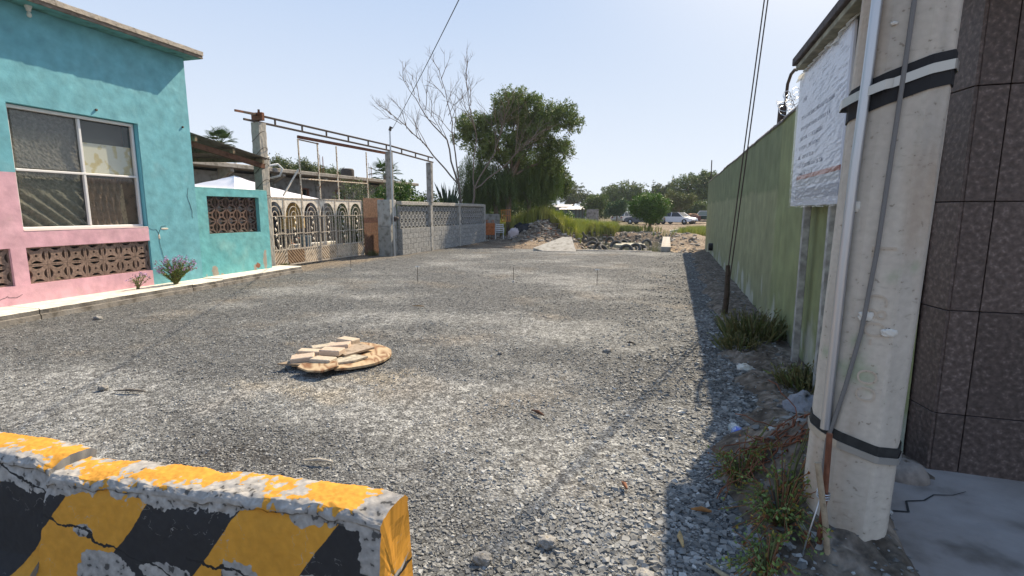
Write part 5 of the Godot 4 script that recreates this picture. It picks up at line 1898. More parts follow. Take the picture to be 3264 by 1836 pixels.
	# tall grass on the bank
	grass("tall_grass", 5200, func() -> Vector3:
		for t in 60:
			var x := rng.randf_range(-9.5, -3.9)
			var z := rng.randf_range(-40.0, -26.4)
			var edge := -27.4 - 0.5 * (x + 6.5) * (1.0 if x < -6.5 else -1.7)
			if z < edge + nB.get_noise_2d(x, z) * 0.5 and terrain(x, z) > -0.2 and nA.get_noise_2d(x * 2.0, z * 2.0) > -0.28:
				return Vector3(x, terrain(x, z), z)
		return Vector3(-8, terrain(-8, -33), -33),
		0.45, 0.95, Color(0.27, 0.3, 0.06), Color(0.46, 0.42, 0.13))
	grass("tall_grass", 1500, func() -> Vector3:
		for t in 60:
			var x := rng.randf_range(-4.5, 3.0)
			var z := rng.randf_range(-44.0, -29.0)
			if (bump2(x, z, 1.5, -36.0, 0.8, 3.5) + bump2(x, z, -0.2, -35.2, 0.8, 0.9) + 0.5 * bump2(x, z, -3.8, -40.5, 1.6, 1.5)) > rng.randf() and terrain(x, z) > -0.3:
				return Vector3(x, terrain(x, z), z)
		return Vector3(1.5, terrain(1.5, -36), -36),
		0.3, 0.6, Color(0.24, 0.28, 0.06), Color(0.44, 0.4, 0.12))
	# dumped things under the trees
	var cab := thing("orange_cabinet", "rusty orange metal cabinet standing beside the end of the block wall", "cabinet", Vector3(-9.2, 0, -25.5))
	var mb := MB.new()
	mb.box(Vector3(0, 0.62, 0), Vector3(0.5, 0.62, 0.4), Basis(Vector3.UP, 0.35), 0.02)
	part("body", mb, worldtex(std(lin(0.5, 0.16, 0.05), 0.8), T.stain, T.grain, 1.5, 0.2), cab)
	for s in [-0.16, 0.16]:
		mb = MB.new()
		mb.tube([Vector3(s - 0.05, 0.9, 0), Vector3(s - 0.04, 1.08, 0), Vector3(s + 0.04, 1.08, 0), Vector3(s + 0.05, 0.9, 0)], [0.02], 6)
		part("handle", mb, worldtex(std(lin(0.5, 0.16, 0.05), 0.8), T.stain, null, 1.5, 0.0), cab)
	for s in [Vector3(-0.2, 0, 0.1), Vector3(0.2, 0, -0.1), Vector3(0.15, 0, 0.17), Vector3(-0.15, 0, -0.17)]:
		mb = MB.new()
		mb.tube([s, s + Vector3(0, 0.33, 0)], [0.018], 6)
		part("leg", mb, M.rustred, cab)
	plastic_chair(Vector3(-8.75, 0.02, -25.7), 0.3, "white plastic chair between the orange cabinet and the tree trunk")
	var net := thing("orange_crate", "slatted orange crate hung up beside the tree trunk", "crate", Vector3(-8.45, 1.0, -25.9))
	for k in 6:
		mb = MB.new()
		mb.bar(Vector3(-0.22 + k * 0.088, 0.0, 0.02 * (k % 2)), Vector3(-0.27 + k * 0.108, 0.62, 0), 0.035, 0.02, Vector3.RIGHT)
		part("slat", mb, std(lin(0.5, 0.2, 0.05), 0.7), net)
	for y in [0.02, 0.3, 0.6]:
		mb = MB.new()
		mb.bar(Vector3(-0.26, y, -0.015), Vector3(0.27, y + 0.02, -0.015), 0.02, 0.035)
		part("crossbar", mb, std(lin(0.5, 0.2, 0.05), 0.7), net)
	mb = MB.new()
	mb.tube([Vector3(0, 0.62, 0), Vector3(-0.2, 1.6, -0.6)], [0.01], 5)
	part("cord", mb, M.darksteel, net)
	single("cloth_bag", stone_blob(Vector3(-8.05, 0.3, -26.0), Vector3(0.28, 0.34, 0.2), 31, 0.2), std(lin(0.6, 0.5, 0.49), 0.8), "white and red plastic bag of rubbish beside the tree trunk", "bag")
	single("black_tarpaulin", stone_blob(Vector3(-7.75, 0.55, -26.6), Vector3(0.5, 0.36, 0.3), 32, 0.22), std(lin(0.02, 0.022, 0.028), 0.6), "crumpled black tarpaulin on the earth bank between the two trunks", "tarpaulin")
	var low := MB.new()
	low.box(Vector3(-9.6, 0.75, -26.3), Vector3(1.3, 1.3, 0.15), Basis(Vector3.UP, 0.1), 0.02)
	single("plastered_wall", low, worldtex(std(lin(0.36, 0.35, 0.31), 0.95), T.stain, T.grain, 0.8, 0.5), "short plastered wall behind the orange cabinet", "wall")


func plastic_chair(at: Vector3, turn: float, label: String) -> void:
	var o := thing("plastic_chair", label, "chair", at, "", turn)
	var m := std(lin(0.62, 0.62, 0.6), 0.5)
	var mb := MB.new()
	mb.box(Vector3(0, 0.43, 0), Vector3(0.46, 0.03, 0.42), Basis(), 0.01)
	part("seat", mb, m, o)
	for s in [[-0.2, -0.18], [0.2, -0.18], [-0.2, 0.19], [0.2, 0.19]]:
		mb = MB.new()
		mb.bar(Vector3(s[0] * 1.1, 0, s[1] * 1.1), Vector3(s[0], 0.43, s[1]), 0.045, 0.035, Vector3.RIGHT)
		part("leg", mb, m, o)
	mb = MB.new()
	for k in 4:
		mb.bar(Vector3(-0.2, 0.52 + k * 0.1, -0.2 - k * 0.025), Vector3(0.2, 0.52 + k * 0.1, -0.2 - k * 0.025), 0.02, 0.055)
	for s in [-0.2, 0.2]:
		mb.bar(Vector3(s, 0.43, -0.19), Vector3(s * 0.95, 0.88, -0.29), 0.04, 0.03, Vector3.RIGHT)
	part("backrest", mb, m, o)
	for s in [-0.24, 0.24]:
		mb = MB.new()
		mb.bar(Vector3(s, 0.64, -0.22), Vector3(s, 0.64, 0.2), 0.045, 0.025)
		mb.bar(Vector3(s, 0.43, 0.19), Vector3(s, 0.64, 0.19), 0.03, 0.03, Vector3.RIGHT)
		part("armrest", mb, m, o)


func grass(called: String, count: int, place: Callable, h0: float, h1: float, ca: Color, cb: Color) -> void:
	if not M.has("tuft"):
		var mb := MB.new()
		for k in 11:
			var a := rng.randf() * TAU
			var r := Vector3(cos(a), 0, sin(a))
			var s := Vector3(-sin(a), 0, cos(a)) * 0.014
			var b := r * rng.randf() * 0.07
			var lean := rng.randf_range(0.1, 0.5)
			var m := b + r * lean * 0.25 + Vector3(0, 0.55, 0)
			var t := b + r * lean + Vector3(0, rng.randf_range(0.75, 1.0), 0)
			mb.quad(b - s, b + s, m + s * 0.8, m - s * 0.8)
			mb.tri(m - s * 0.8, m + s * 0.8, t)
		M.tuft = mb.mesh()
	var pl := []
	var tn := PackedColorArray()
	for i in count:
		var p: Vector3 = place.call()
		var h := rng.randf_range(h0, h1)
		pl.append(Transform3D(Basis(Vector3.UP, rng.randf() * TAU).scaled(Vector3(h * 0.9, h, h * 0.9)), p))
		tn.append(ca.lerp(cb, clampf(rng.randf() * 0.8 + nB.get_noise_2d(p.x * 0.7, p.z * 0.7) * 0.8, 0, 1)) * rng.randf_range(0.75, 1.2))
	var o := scatter(called, M.tuft, M.leaf, pl, tn)
	tag(o, "", "", "", "stuff")


func rock_meshes(n: int) -> Array:
	var out := []
	var t := (1.0 + sqrt(5.0)) / 2.0
	var base := [Vector3(-1, t, 0), Vector3(1, t, 0), Vector3(-1, -t, 0), Vector3(1, -t, 0), Vector3(0, -1, t), Vector3(0, 1, t), Vector3(0, -1, -t), Vector3(0, 1, -t), Vector3(t, 0, -1), Vector3(t, 0, 1), Vector3(-t, 0, -1), Vector3(-t, 0, 1)]
	var faces := [0, 11, 5, 0, 5, 1, 0, 1, 7, 0, 7, 10, 0, 10, 11, 1, 5, 9, 5, 11, 4, 11, 10, 2, 10, 7, 6, 7, 1, 8, 3, 9, 4, 3, 4, 2, 3, 2, 6, 3, 6, 8, 3, 8, 9, 4, 9, 5, 2, 4, 11, 6, 2, 10, 8, 6, 7, 9, 8, 1]
	for k in n:
		var v := []
		for p in base:
			v.append(p.normalized() * rng.randf_range(0.68, 1.18))
		var mb := MB.new()
		for f in 20:
			mb.ot(v[faces[f * 3]], v[faces[f * 3 + 1]], v[faces[f * 3 + 2]], Vector3.ZERO)
		out.append(mb.mesh())
	return out


# ---------------------------------------------------------------- trees
func clump(kind: String) -> Mesh:
	if M.has("clump_" + kind):
		return M["clump_" + kind]
	var mb := MB.new()
	match kind:
		"broad":
			for k in 16:
				var d := (rdir() + Vector3(0, -0.35, 0)).normalized()
				leaf_quad(mb, rdir() * rng.randf() * 0.2, d, d.cross(rdir()).normalized(), rng.randf_range(0.13, 0.2), 0.062)
		"fine":
			for k in 26:
				var d := rdir()
				leaf_quad(mb, rdir() * rng.randf() * 0.26, d, d.cross(rdir()).normalized(), rng.randf_range(0.07, 0.13), 0.04)
		"strand":
			for k in 30:
				var t := k / 30.0
				var d := (rdir() * 0.55 + Vector3(0, -1, 0)).normalized()
				leaf_quad(mb, Vector3(0.05 * sin(k), -t * 0.75, 0.05 * cos(k * 1.7)), d, d.cross(rdir()).normalized(), rng.randf_range(0.13, 0.22), 0.02)
		"far":
			for k in 14:
				var d := rdir()
				leaf_quad(mb, rdir() * rng.randf() * 0.5, d, d.cross(rdir()).normalized(), rng.randf_range(0.22, 0.4), 0.16)
	M["clump_" + kind] = mb.mesh()
	return M["clump_" + kind]


# blobs: [centre, radii]; clumps thin out towards gaps given by a noise
func crown(parent: Node3D, kind: String, blobs: Array, count: int, size: float, ca: Color, cb: Color, gap := 0.0, shell := 0.35) -> void:
	var pl := []
	var tn := PackedColorArray()
	var vol := 0.0
	for b in blobs:
		vol += b[1].x * b[1].y * b[1].z
	for b in blobs:
		var n := int(count * b[1].x * b[1].y * b[1].z / vol)
		var i := 0
		var tries := 0
		while i < n and tries < n * 6:
			tries += 1
			var r := pow(rng.randf(), shell)
			var q: Vector3 = b[0] + rdir() * r * b[1] * (1.0 + nB.get_noise_3d(b[0].x + i * 0.01, tries * 0.013, 0.0) * 0.3)
			var h := nA.get_noise_3dv(q * 2.3) + 0.5 * nB.get_noise_3dv(q * 0.9)
			if h < gap - 0.25:
				continue
			i += 1
			var s := size * rng.randf_range(0.65, 1.3)
			var bs := Basis(Vector3.UP, rng.randf() * TAU) if kind == "strand" else Basis(rdir(), rng.randf() * TAU)
			pl.append(Transform3D(bs.scaled(Vector3.ONE * s), q - parent.global_position))
			tn.append(ca.lerp(cb, rng.randf()) * rng.randf_range(0.75, 1.25))
	inst("crown", merged(clump(kind), pl, tn), M.leaf, parent)


# many placed copies of one small leaf mesh as one mesh
func merged(m: Mesh, places: Array, tints: PackedColorArray) -> ArrayMesh:
	var src := m.surface_get_arrays(0)
	var v0 := PackedVector3Array()
	var n0 := PackedVector3Array()
	for i in src[Mesh.ARRAY_INDEX]:
		v0.append(src[Mesh.ARRAY_VERTEX][i])
		n0.append(src[Mesh.ARRAY_NORMAL][i])
	var v := PackedVector3Array()
	var n := PackedVector3Array()
	var c := PackedColorArray()
	var one := PackedColorArray()
	one.resize(v0.size())
	for i in places.size():
		var t: Transform3D = places[i]
		v.append_array(t * v0)
		n.append_array(Transform3D(t.basis.orthonormalized(), Vector3.ZERO) * n0)
		one.fill(tints[i])
		c.append_array(one)
	var a := []
	a.resize(Mesh.ARRAY_MAX)
	a[Mesh.ARRAY_VERTEX] = v
	a[Mesh.ARRAY_NORMAL] = n
	a[Mesh.ARRAY_COLOR] = c
	var out := ArrayMesh.new()
	out.add_surface_from_arrays(Mesh.PRIMITIVE_TRIANGLES, a)
	return out


func limb(mb: MB, a: Vector3, b: Vector3, r0: float, r1: float, wob := 0.06, sides := 7) -> Array:
	var path := []
	var rad := []
	var n := maxi(3, int((b - a).length() / 0.45))
	var side := rdir()
	for i in n + 1:
		var t := float(i) / n
		path.append(a.lerp(b, t) + side * sin(t * PI) * wob * (b - a).length() + rdir() * 0.018 * (b - a).length() * (0.0 if i == 0 or i == n else 1.0))
		rad.append(lerpf(r0, r1, t))
	mb.tube(path, rad, sides, true)
	return path


func sprout(mb: MB, p: Vector3, d: Vector3, l: float, r: float, depth: int, lift: float) -> void:
	var b := p + d * l
	var path := limb(mb, p, b, r, r * 0.55, 0.05, 5 if r > 0.012 else 3)
	if depth == 0:
		return
	var n := 3 if depth > 1 else 4
	for k in n:
		var t := lerpf(0.35, 1.0, float(k + 1) / n)
		var q: Vector3 = path[clampi(roundi(t * (path.size() - 1)), 1, path.size() - 1)]
		var e := (d * 1.1 + rdir() * 0.75 + Vector3(0, lift, 0)).normalized()
		sprout(mb, q, e, l * rng.randf_range(0.5, 0.8), r * 0.55, depth - 1, lift)


func build_trees() -> void:
	# the bare tree behind the block wall
	var base := Vector3(-10.0, -0.05, -24.0)
	var o := thing("bare_tree", "leafless tree with pale forking branches behind the block wall", "tree", base)
	var mb := MB.new()
	limb(mb, base, Vector3(-10.25, 2.9, -23.9), 0.085, 0.06, 0.03)
	limb(mb, base + Vector3(0.1, 0, 0), Vector3(-9.55, 2.7, -24.2), 0.07, 0.05, 0.03)
	wpart("trunk", mb, M.palebark, o)
	mb = MB.new()
	for q in [[Vector3(-10.25, 2.85, -23.9), Vector3(-11.6, 4.6, -23.3), Vector3(-13.3, 6.3, -22.4), 0.042], [Vector3(-10.25, 2.85, -23.9), Vector3(-10.75, 5.0, -23.7), Vector3(-12.5, 7.7, -22.7), 0.048], [Vector3(-10.25, 2.85, -23.9), Vector3(-10.45, 4.9, -23.8), Vector3(-11.0, 8.2, -23.5), 0.042], [Vector3(-9.55, 2.65, -24.2), Vector3(-8.6, 4.4, -24.6), Vector3(-8.0, 6.4, -24.8), 0.04], [Vector3(-9.55, 2.65, -24.2), Vector3(-9.4, 5.2, -24.2), Vector3(-9.9, 8.0, -24.0), 0.036], [Vector3(-9.6, 2.6, -24.2), Vector3(-7.9, 4.0, -24.8), Vector3(-6.9, 5.0, -25.2), 0.036]]:
		limb(mb, q[0], q[1], q[3], q[3] * 0.75, 0.04)
		limb(mb, q[1], q[2], q[3] * 0.75, q[3] * 0.22, 0.05)
		var d: Vector3 = (q[2] - q[1]).normalized()
		for k in 9:
			var t := k / 8.0
			var p: Vector3 = q[1].lerp(q[2], t)
			sprout(mb, p, (d + rdir() * 0.7 + Vector3(0, 0.25, 0)).normalized(), rng.randf_range(0.7, 1.35) * (1.1 - t * 0.45), 0.019, 2, 0.22)
	wpart("branches", mb, M.palebark, o)

	# leafy tree
	base = Vector3(-8.7, 0.0, -27.0)
	o = thing("leafy_tree", "tall broad-leaved tree with an open spreading crown above the willows", "tree", base)
	mb = MB.new()
	limb(mb, base, Vector3(-8.5, 3.4, -26.9), 0.17, 0.13, 0.02)
	for q in [Vector3(-8.1, 6.9, -26.8), Vector3(-6.2, 6.3, -27.2), Vector3(-10.3, 5.9, -26.2), Vector3(-6.0, 4.7, -27.4), Vector3(-7.2, 5.8, -27.0), Vector3(-9.3, 5.2, -26.5)]:
		var p := limb(mb, Vector3(-8.5, 3.35, -26.9), q, 0.09, 0.025, 0.06)
		for k in 4:
			sprout(mb, p[p.size() - 1 - k], (rdir() + Vector3(0, 0.6, 0)).normalized(), 0.7, 0.02, 1, 0.2)
	wpart("trunk", mb, M.bark, o)
	crown(o, "broad", [[Vector3(-8.2, 7.0, -26.8), Vector3(1.35, 0.95, 1.2)], [Vector3(-7.2, 6.6, -27.0), Vector3(1.1, 0.9, 1.1)], [Vector3(-5.9, 6.45, -27.2), Vector3(1.0, 0.75, 0.9)], [Vector3(-5.2, 6.0, -27.3), Vector3(0.6, 0.5, 0.6)], [Vector3(-10.4, 6.1, -26.2), Vector3(1.0, 0.75, 0.9)], [Vector3(-10.8, 5.4, -26.1), Vector3(0.7, 0.55, 0.7)], [Vector3(-9.0, 5.4, -26.5), Vector3(1.3, 0.6, 1.0)], [Vector3(-7.3, 5.5, -26.9), Vector3(1.2, 0.55, 1.0)], [Vector3(-5.9, 4.75, -27.4), Vector3(0.85, 0.65, 0.8)], [Vector3(-6.6, 4.9, -27.2), Vector3(0.8, 0.6, 0.8)], [Vector3(-8.3, 4.6, -26.8), Vector3(1.3, 0.7, 1.0)], [Vector3(-9.8, 4.7, -26.4), Vector3(1.0, 0.6, 0.9)], [Vector3(-7.0, 5.9, -27.0), Vector3(1.3, 0.7, 1.0)], [Vector3(-9.2, 6.3, -26.5), Vector3(1.0, 0.6, 0.9)], [Vector3(-6.4, 4.1, -27.4), Vector3(0.9, 0.6, 0.8)]], 4600, 0.74, Color(0.12, 0.16, 0.04), Color(0.2, 0.24, 0.075), 0.07, 0.45)

	# two weeping trees with hanging fronds
	base = Vector3(-9.25, -0.05, -26.9)
	o = thing("weeping_tree", "dark weeping tree whose trunk stands beside the orange cabinet", "tree", base, "weeping trees")
	mb = MB.new()
	limb(mb, base, Vector3(-9.35, 1.7, -26.9), 0.16, 0.13, 0.02)
	for q in [Vector3(-10.4, 3.8, -26.7), Vector3(-9.2, 4.0, -27.0), Vector3(-8.5, 3.2, -27.0)]:
		limb(mb, Vector3(-9.35, 1.65, -26.9), q, 0.09, 0.03)
	wpart("trunk", mb, M.bark, o)
	crown(o, "strand", [[Vector3(-10.4, 3.55, -26.7), Vector3(1.15, 1.15, 1.0)], [Vector3(-9.5, 3.2, -26.9), Vector3(1.2, 1.2, 1.0)], [Vector3(-8.8, 3.1, -26.9), Vector3(0.9, 1.0, 0.9)], [Vector3(-10.6, 2.6, -26.8), Vector3(0.9, 0.9, 0.8)]], 1700, 0.85, Color(0.085, 0.12, 0.035), Color(0.13, 0.17, 0.06), 0.08, 0.4)
	base = Vector3(-7.85, 0.35, -27.9)
	o = thing("weeping_tree", "weeping tree whose slim trunk stands on the earth bank", "tree", base, "weeping trees")
	mb = MB.new()
	limb(mb, base, Vector3(-7.75, 2.0, -27.9), 0.12, 0.1, 0.03)
	for q in [Vector3(-8.5, 4.2, -27.8), Vector3(-7.3, 4.5, -28.0), Vector3(-6.6, 3.8, -28.1)]:
		limb(mb, Vector3(-7.75, 1.95, -27.9), q, 0.07, 0.025)
	wpart("trunk", mb, M.bark, o)
	crown(o, "strand", [[Vector3(-8.2, 3.7, -27.8), Vector3(1.1, 1.1, 1.0)], [Vector3(-7.3, 3.9, -28.0), Vector3(1.15, 1.15, 1.0)], [Vector3(-6.6, 3.4, -28.1), Vector3(0.75, 1.1, 0.8)], [Vector3(-7.4, 2.8, -28.0), Vector3(1.2, 0.7, 0.9)]], 1700, 0.85, Color(0.095, 0.14, 0.035), Color(0.16, 0.2, 0.065), 0.08, 0.4)
	base = Vector3(-8.2, 0.3, -34.0)
	o = thing("bushy_tree", "yellow-green bushy tree rising behind the weeping trees", "tree", base)
	mb = MB.new()
	limb(mb, base, Vector3(-8.2, 3.2, -34.0), 0.14, 0.08)
	wpart("trunk", mb, M.bark, o)
	crown(o, "broad", [[Vector3(-8.2, 4.3, -34.0), Vector3(1.1, 0.9, 1.0)], [Vector3(-7.5, 3.4, -34.0), Vector3(1.0, 1.1, 1.0)], [Vector3(-9.2, 3.0, -34.0), Vector3(1.3, 1.2, 1.0)]], 1000, 1.1, Color(0.075, 0.105, 0.02), Color(0.16, 0.19, 0.05), -0.05)

	# undergrowth in the shade behind the trunks
	shrub("undergrowth_shrub", Vector3(-10.3, 0, -29.5), Vector3(1.7, 1.5, 1.2), 700, "broad", Color(0.04, 0.07, 0.015), Color(0.09, 0.13, 0.03), "dark leafy shrub behind the first weeping trunk")
	shrub("undergrowth_shrub", Vector3(-8.0, 0.5, -31.0), Vector3(1.2, 1.1, 0.9), 420, "broad", Color(0.07, 0.11, 0.02), Color(0.16, 0.2, 0.05), "bright leafy shrub seen between the two weeping trunks")
	shrub("undergrowth_shrub", Vector3(-6.9, 0.55, -33.0), Vector3(0.8, 0.9, 0.7), 220, "broad", Color(0.06, 0.12, 0.02), Color(0.12, 0.18, 0.05), "rounded green shrub in the tall grass")
	for q in [[Vector3(-12.0, 0, -36.5), "broad dark bush behind the first weeping tree"], [Vector3(-14.8, 0, -41.0), "broad dark bush farther back behind the weeping trees"], [Vector3(-10.9, 0, -39.5), "broad dark bush between the weeping trunks, far back"], [Vector3(-17.5, 0, -44.0), "farthest dark bush behind the end of the block wall"]]:
		shrub("undergrowth_shrub", q[0], Vector3(2.2, 2.7, 1.3), 900, "broad", Color(0.06, 0.09, 0.02), Color(0.13, 0.17, 0.045), q[1])
	# hedge, shrubs and spiky plant over the block wall
	shrub("hedge", Vector3(-11.3, 0, -19.6), Vector3(1.1, 2.65, 1.6), 1100, "broad", Color(0.05, 0.1, 0.015), Color(0.12, 0.19, 0.035), "dense green hedge behind the pierced block wall")
	shrub("hedge", Vector3(-10.9, 0, -22.0), Vector3(0.8, 2.35, 0.9), 500, "broad", Color(0.08, 0.12, 0.02), Color(0.18, 0.2, 0.05), "yellow-green shrub behind the far half of the block wall")
	shrub("yard_shrub", Vector3(-11.7, 0, -17.2), Vector3(0.8, 2.6, 0.9), 330, "fine", Color(0.07, 0.09, 0.04), Color(0.2, 0.22, 0.13), "thin grey-green shrub behind the brown steel sheet")
	var ag := thing("spiky_plant", "spiky upright plant between the hedge and the bare tree", "plant", Vector3(-10.35, 0, -22.9))
	var sp := MB.new()
	for k in 70:
		var a := rng.randf() * TAU
		var tilt := rng.randf() * 0.5
		var d := Vector3(cos(a) * tilt, 1, sin(a) * tilt).normalized()
		sp.col = Color(0.06, 0.09, 0.05) * rng.randf_range(0.7, 1.6)
		leaf_quad(sp, Vector3(cos(a) * 0.2, 1.4 + rng.randf() * 0.5, sin(a) * 0.2), d, d.cross(rdir()).normalized(), rng.randf_range(0.7, 1.25), 0.07)
	part("blades", sp, M.leaf, ag)
	sp = MB.new()
	sp.tube([Vector3(0, 0, 0), Vector3(0.02, 1.7, 0)], [0.14, 0.12], 8)
	part("stem", sp, M.bark, ag)
	# palms behind the yard
	palm(Vector3(-23.0, 0, -22.0), 5.1, 0.85, "fan palm rising behind the corrugated lean-to roof")
	palm(Vector3(-21.4, 0, -35.6), 4.3, 1.3, "fan palm rising behind the long grey building")
	for q in [[Vector3(-23.7, 0, -27.1), Vector3(1.4, 1.2, 1.2), 3.9, "small round tree behind the grey roof, beside the gate post"], [Vector3(-24.0, 0, -30.0), Vector3(1.7, 0.9, 1.2), 4.0, "low tree behind the grey roof in the middle of the gate frame"], [Vector3(-24.6, 0, -33.0), Vector3(1.6, 0.7, 1.2), 4.1, "sparse tree behind the grey roof near the roof tank"]]:
		back_tree(q[0], q[2], q[1], 420, "fine", 1.4, Color(0.06, 0.085, 0.025), Color(0.14, 0.16, 0.06), q[3], "small_tree", "trees behind the yard")


func shrub(called: String, at: Vector3, r: Vector3, n: int, kind: String, ca: Color, cb: Color, label: String) -> void:
	var o := thing(called, label, "shrub", at)
	var mb := MB.new()
	for k in 6:
		var a := k * TAU / 6
		limb(mb, at + Vector3(cos(a), 0, sin(a)) * 0.06, at + Vector3(cos(a) * r.x * 0.6, r.y * 0.75, sin(a) * r.z * 0.6), 0.025, 0.008)
	wpart("stems", mb, M.bark, o)
	crown(o, kind, [[at + Vector3(0, r.y * 0.6, 0), Vector3(r.x, r.y * 0.45, r.z)], [at + Vector3(r.x * 0.35, r.y * 0.4, r.z * 0.3), Vector3(r.x * 0.7, r.y * 0.38, r.z * 0.7)], [at + Vector3(-r.x * 0.3, r.y * 0.45, -r.z * 0.35), Vector3(r.x * 0.75, r.y * 0.42, r.z * 0.7)]], n, 0.9, ca, cb, -0.1, 0.4)


func palm(at: Vector3, h: float, r: float, label: String) -> void:
	var o := thing("fan_palm", label, "palm", at, "fan palms")
	var mb := MB.new()
	mb.tube([Vector3.ZERO, Vector3(0.1, h * 0.5, 0), Vector3(0, h, 0)], [0.22, 0.18, 0.17], 9)
	part("trunk", mb, M.bark, o)
	for k in 22:
		var a := k * 2.4
		var el := lerpf(1.25, -0.6, k / 21.0)
		var d := Vector3(cos(a) * cos(el), sin(el), sin(a) * cos(el))
		var f := MB.new()
		f.col = Color(0.06, 0.1, 0.03) * rng.randf_range(0.7, 1.5)
		var tip := Vector3(0, h, 0) + d * r * 0.55
		f.tube([Vector3(0, h, 0), tip], [0.02, 0.012], 4, false)
		var side := d.cross(Vector3.UP).normalized()
		var upv := side.cross(d)
		for j in 15:
			var b := lerpf(-1.45, 1.45, j / 14.0)
			var e := (d * cos(b) + side * sin(b) + upv * 0.1).normalized()
			var l := r * 0.55 * (1.0 - 0.12 * absf(b))
			leaf_quad(f, tip, e, upv, l * 0.75, 0.07)
			leaf_quad(f, tip + e * l * 0.6, (e + Vector3(0, -0.5, 0)).normalized(), upv, l * 0.5, 0.045)
		part("frond", f, M.leaf, o)


func back_tree(at: Vector3, mid: float, r: Vector3, n: int, kind: String, size: float, ca: Color, cb: Color, label: String, called: String, group: String) -> void:
	var o := thing(called, label, "tree", at, group)
	var mb := MB.new()
	limb(mb, at, at + Vector3(rng.randf_range(-0.2, 0.2), mid, 0), maxf(0.12, r.x * 0.06), r.x * 0.04, 0.04)
	for k in 4:
		var a := k * 1.7
		limb(mb, at + Vector3(0, mid * 0.55, 0), at + Vector3(cos(a) * r.x * 0.7, mid + r.y * 0.3 * sin(k), sin(a) * r.z * 0.7), r.x * 0.03, r.x * 0.012)
	wpart("trunk", mb, M.bark, o)
	var blobs := [[at + Vector3(0, mid, 0), r * 0.75]]
	for k in 7:
		var a := rng.randf() * TAU
		blobs.append([at + Vector3(cos(a) * r.x * 0.62, mid + rng.randf_range(-0.55, 0.62) * r.y, sin(a) * r.z * 0.62), r * rng.randf_range(0.3, 0.5)])
	crown(o, kind, blobs, n, size, ca, cb, 0.0, 0.45)


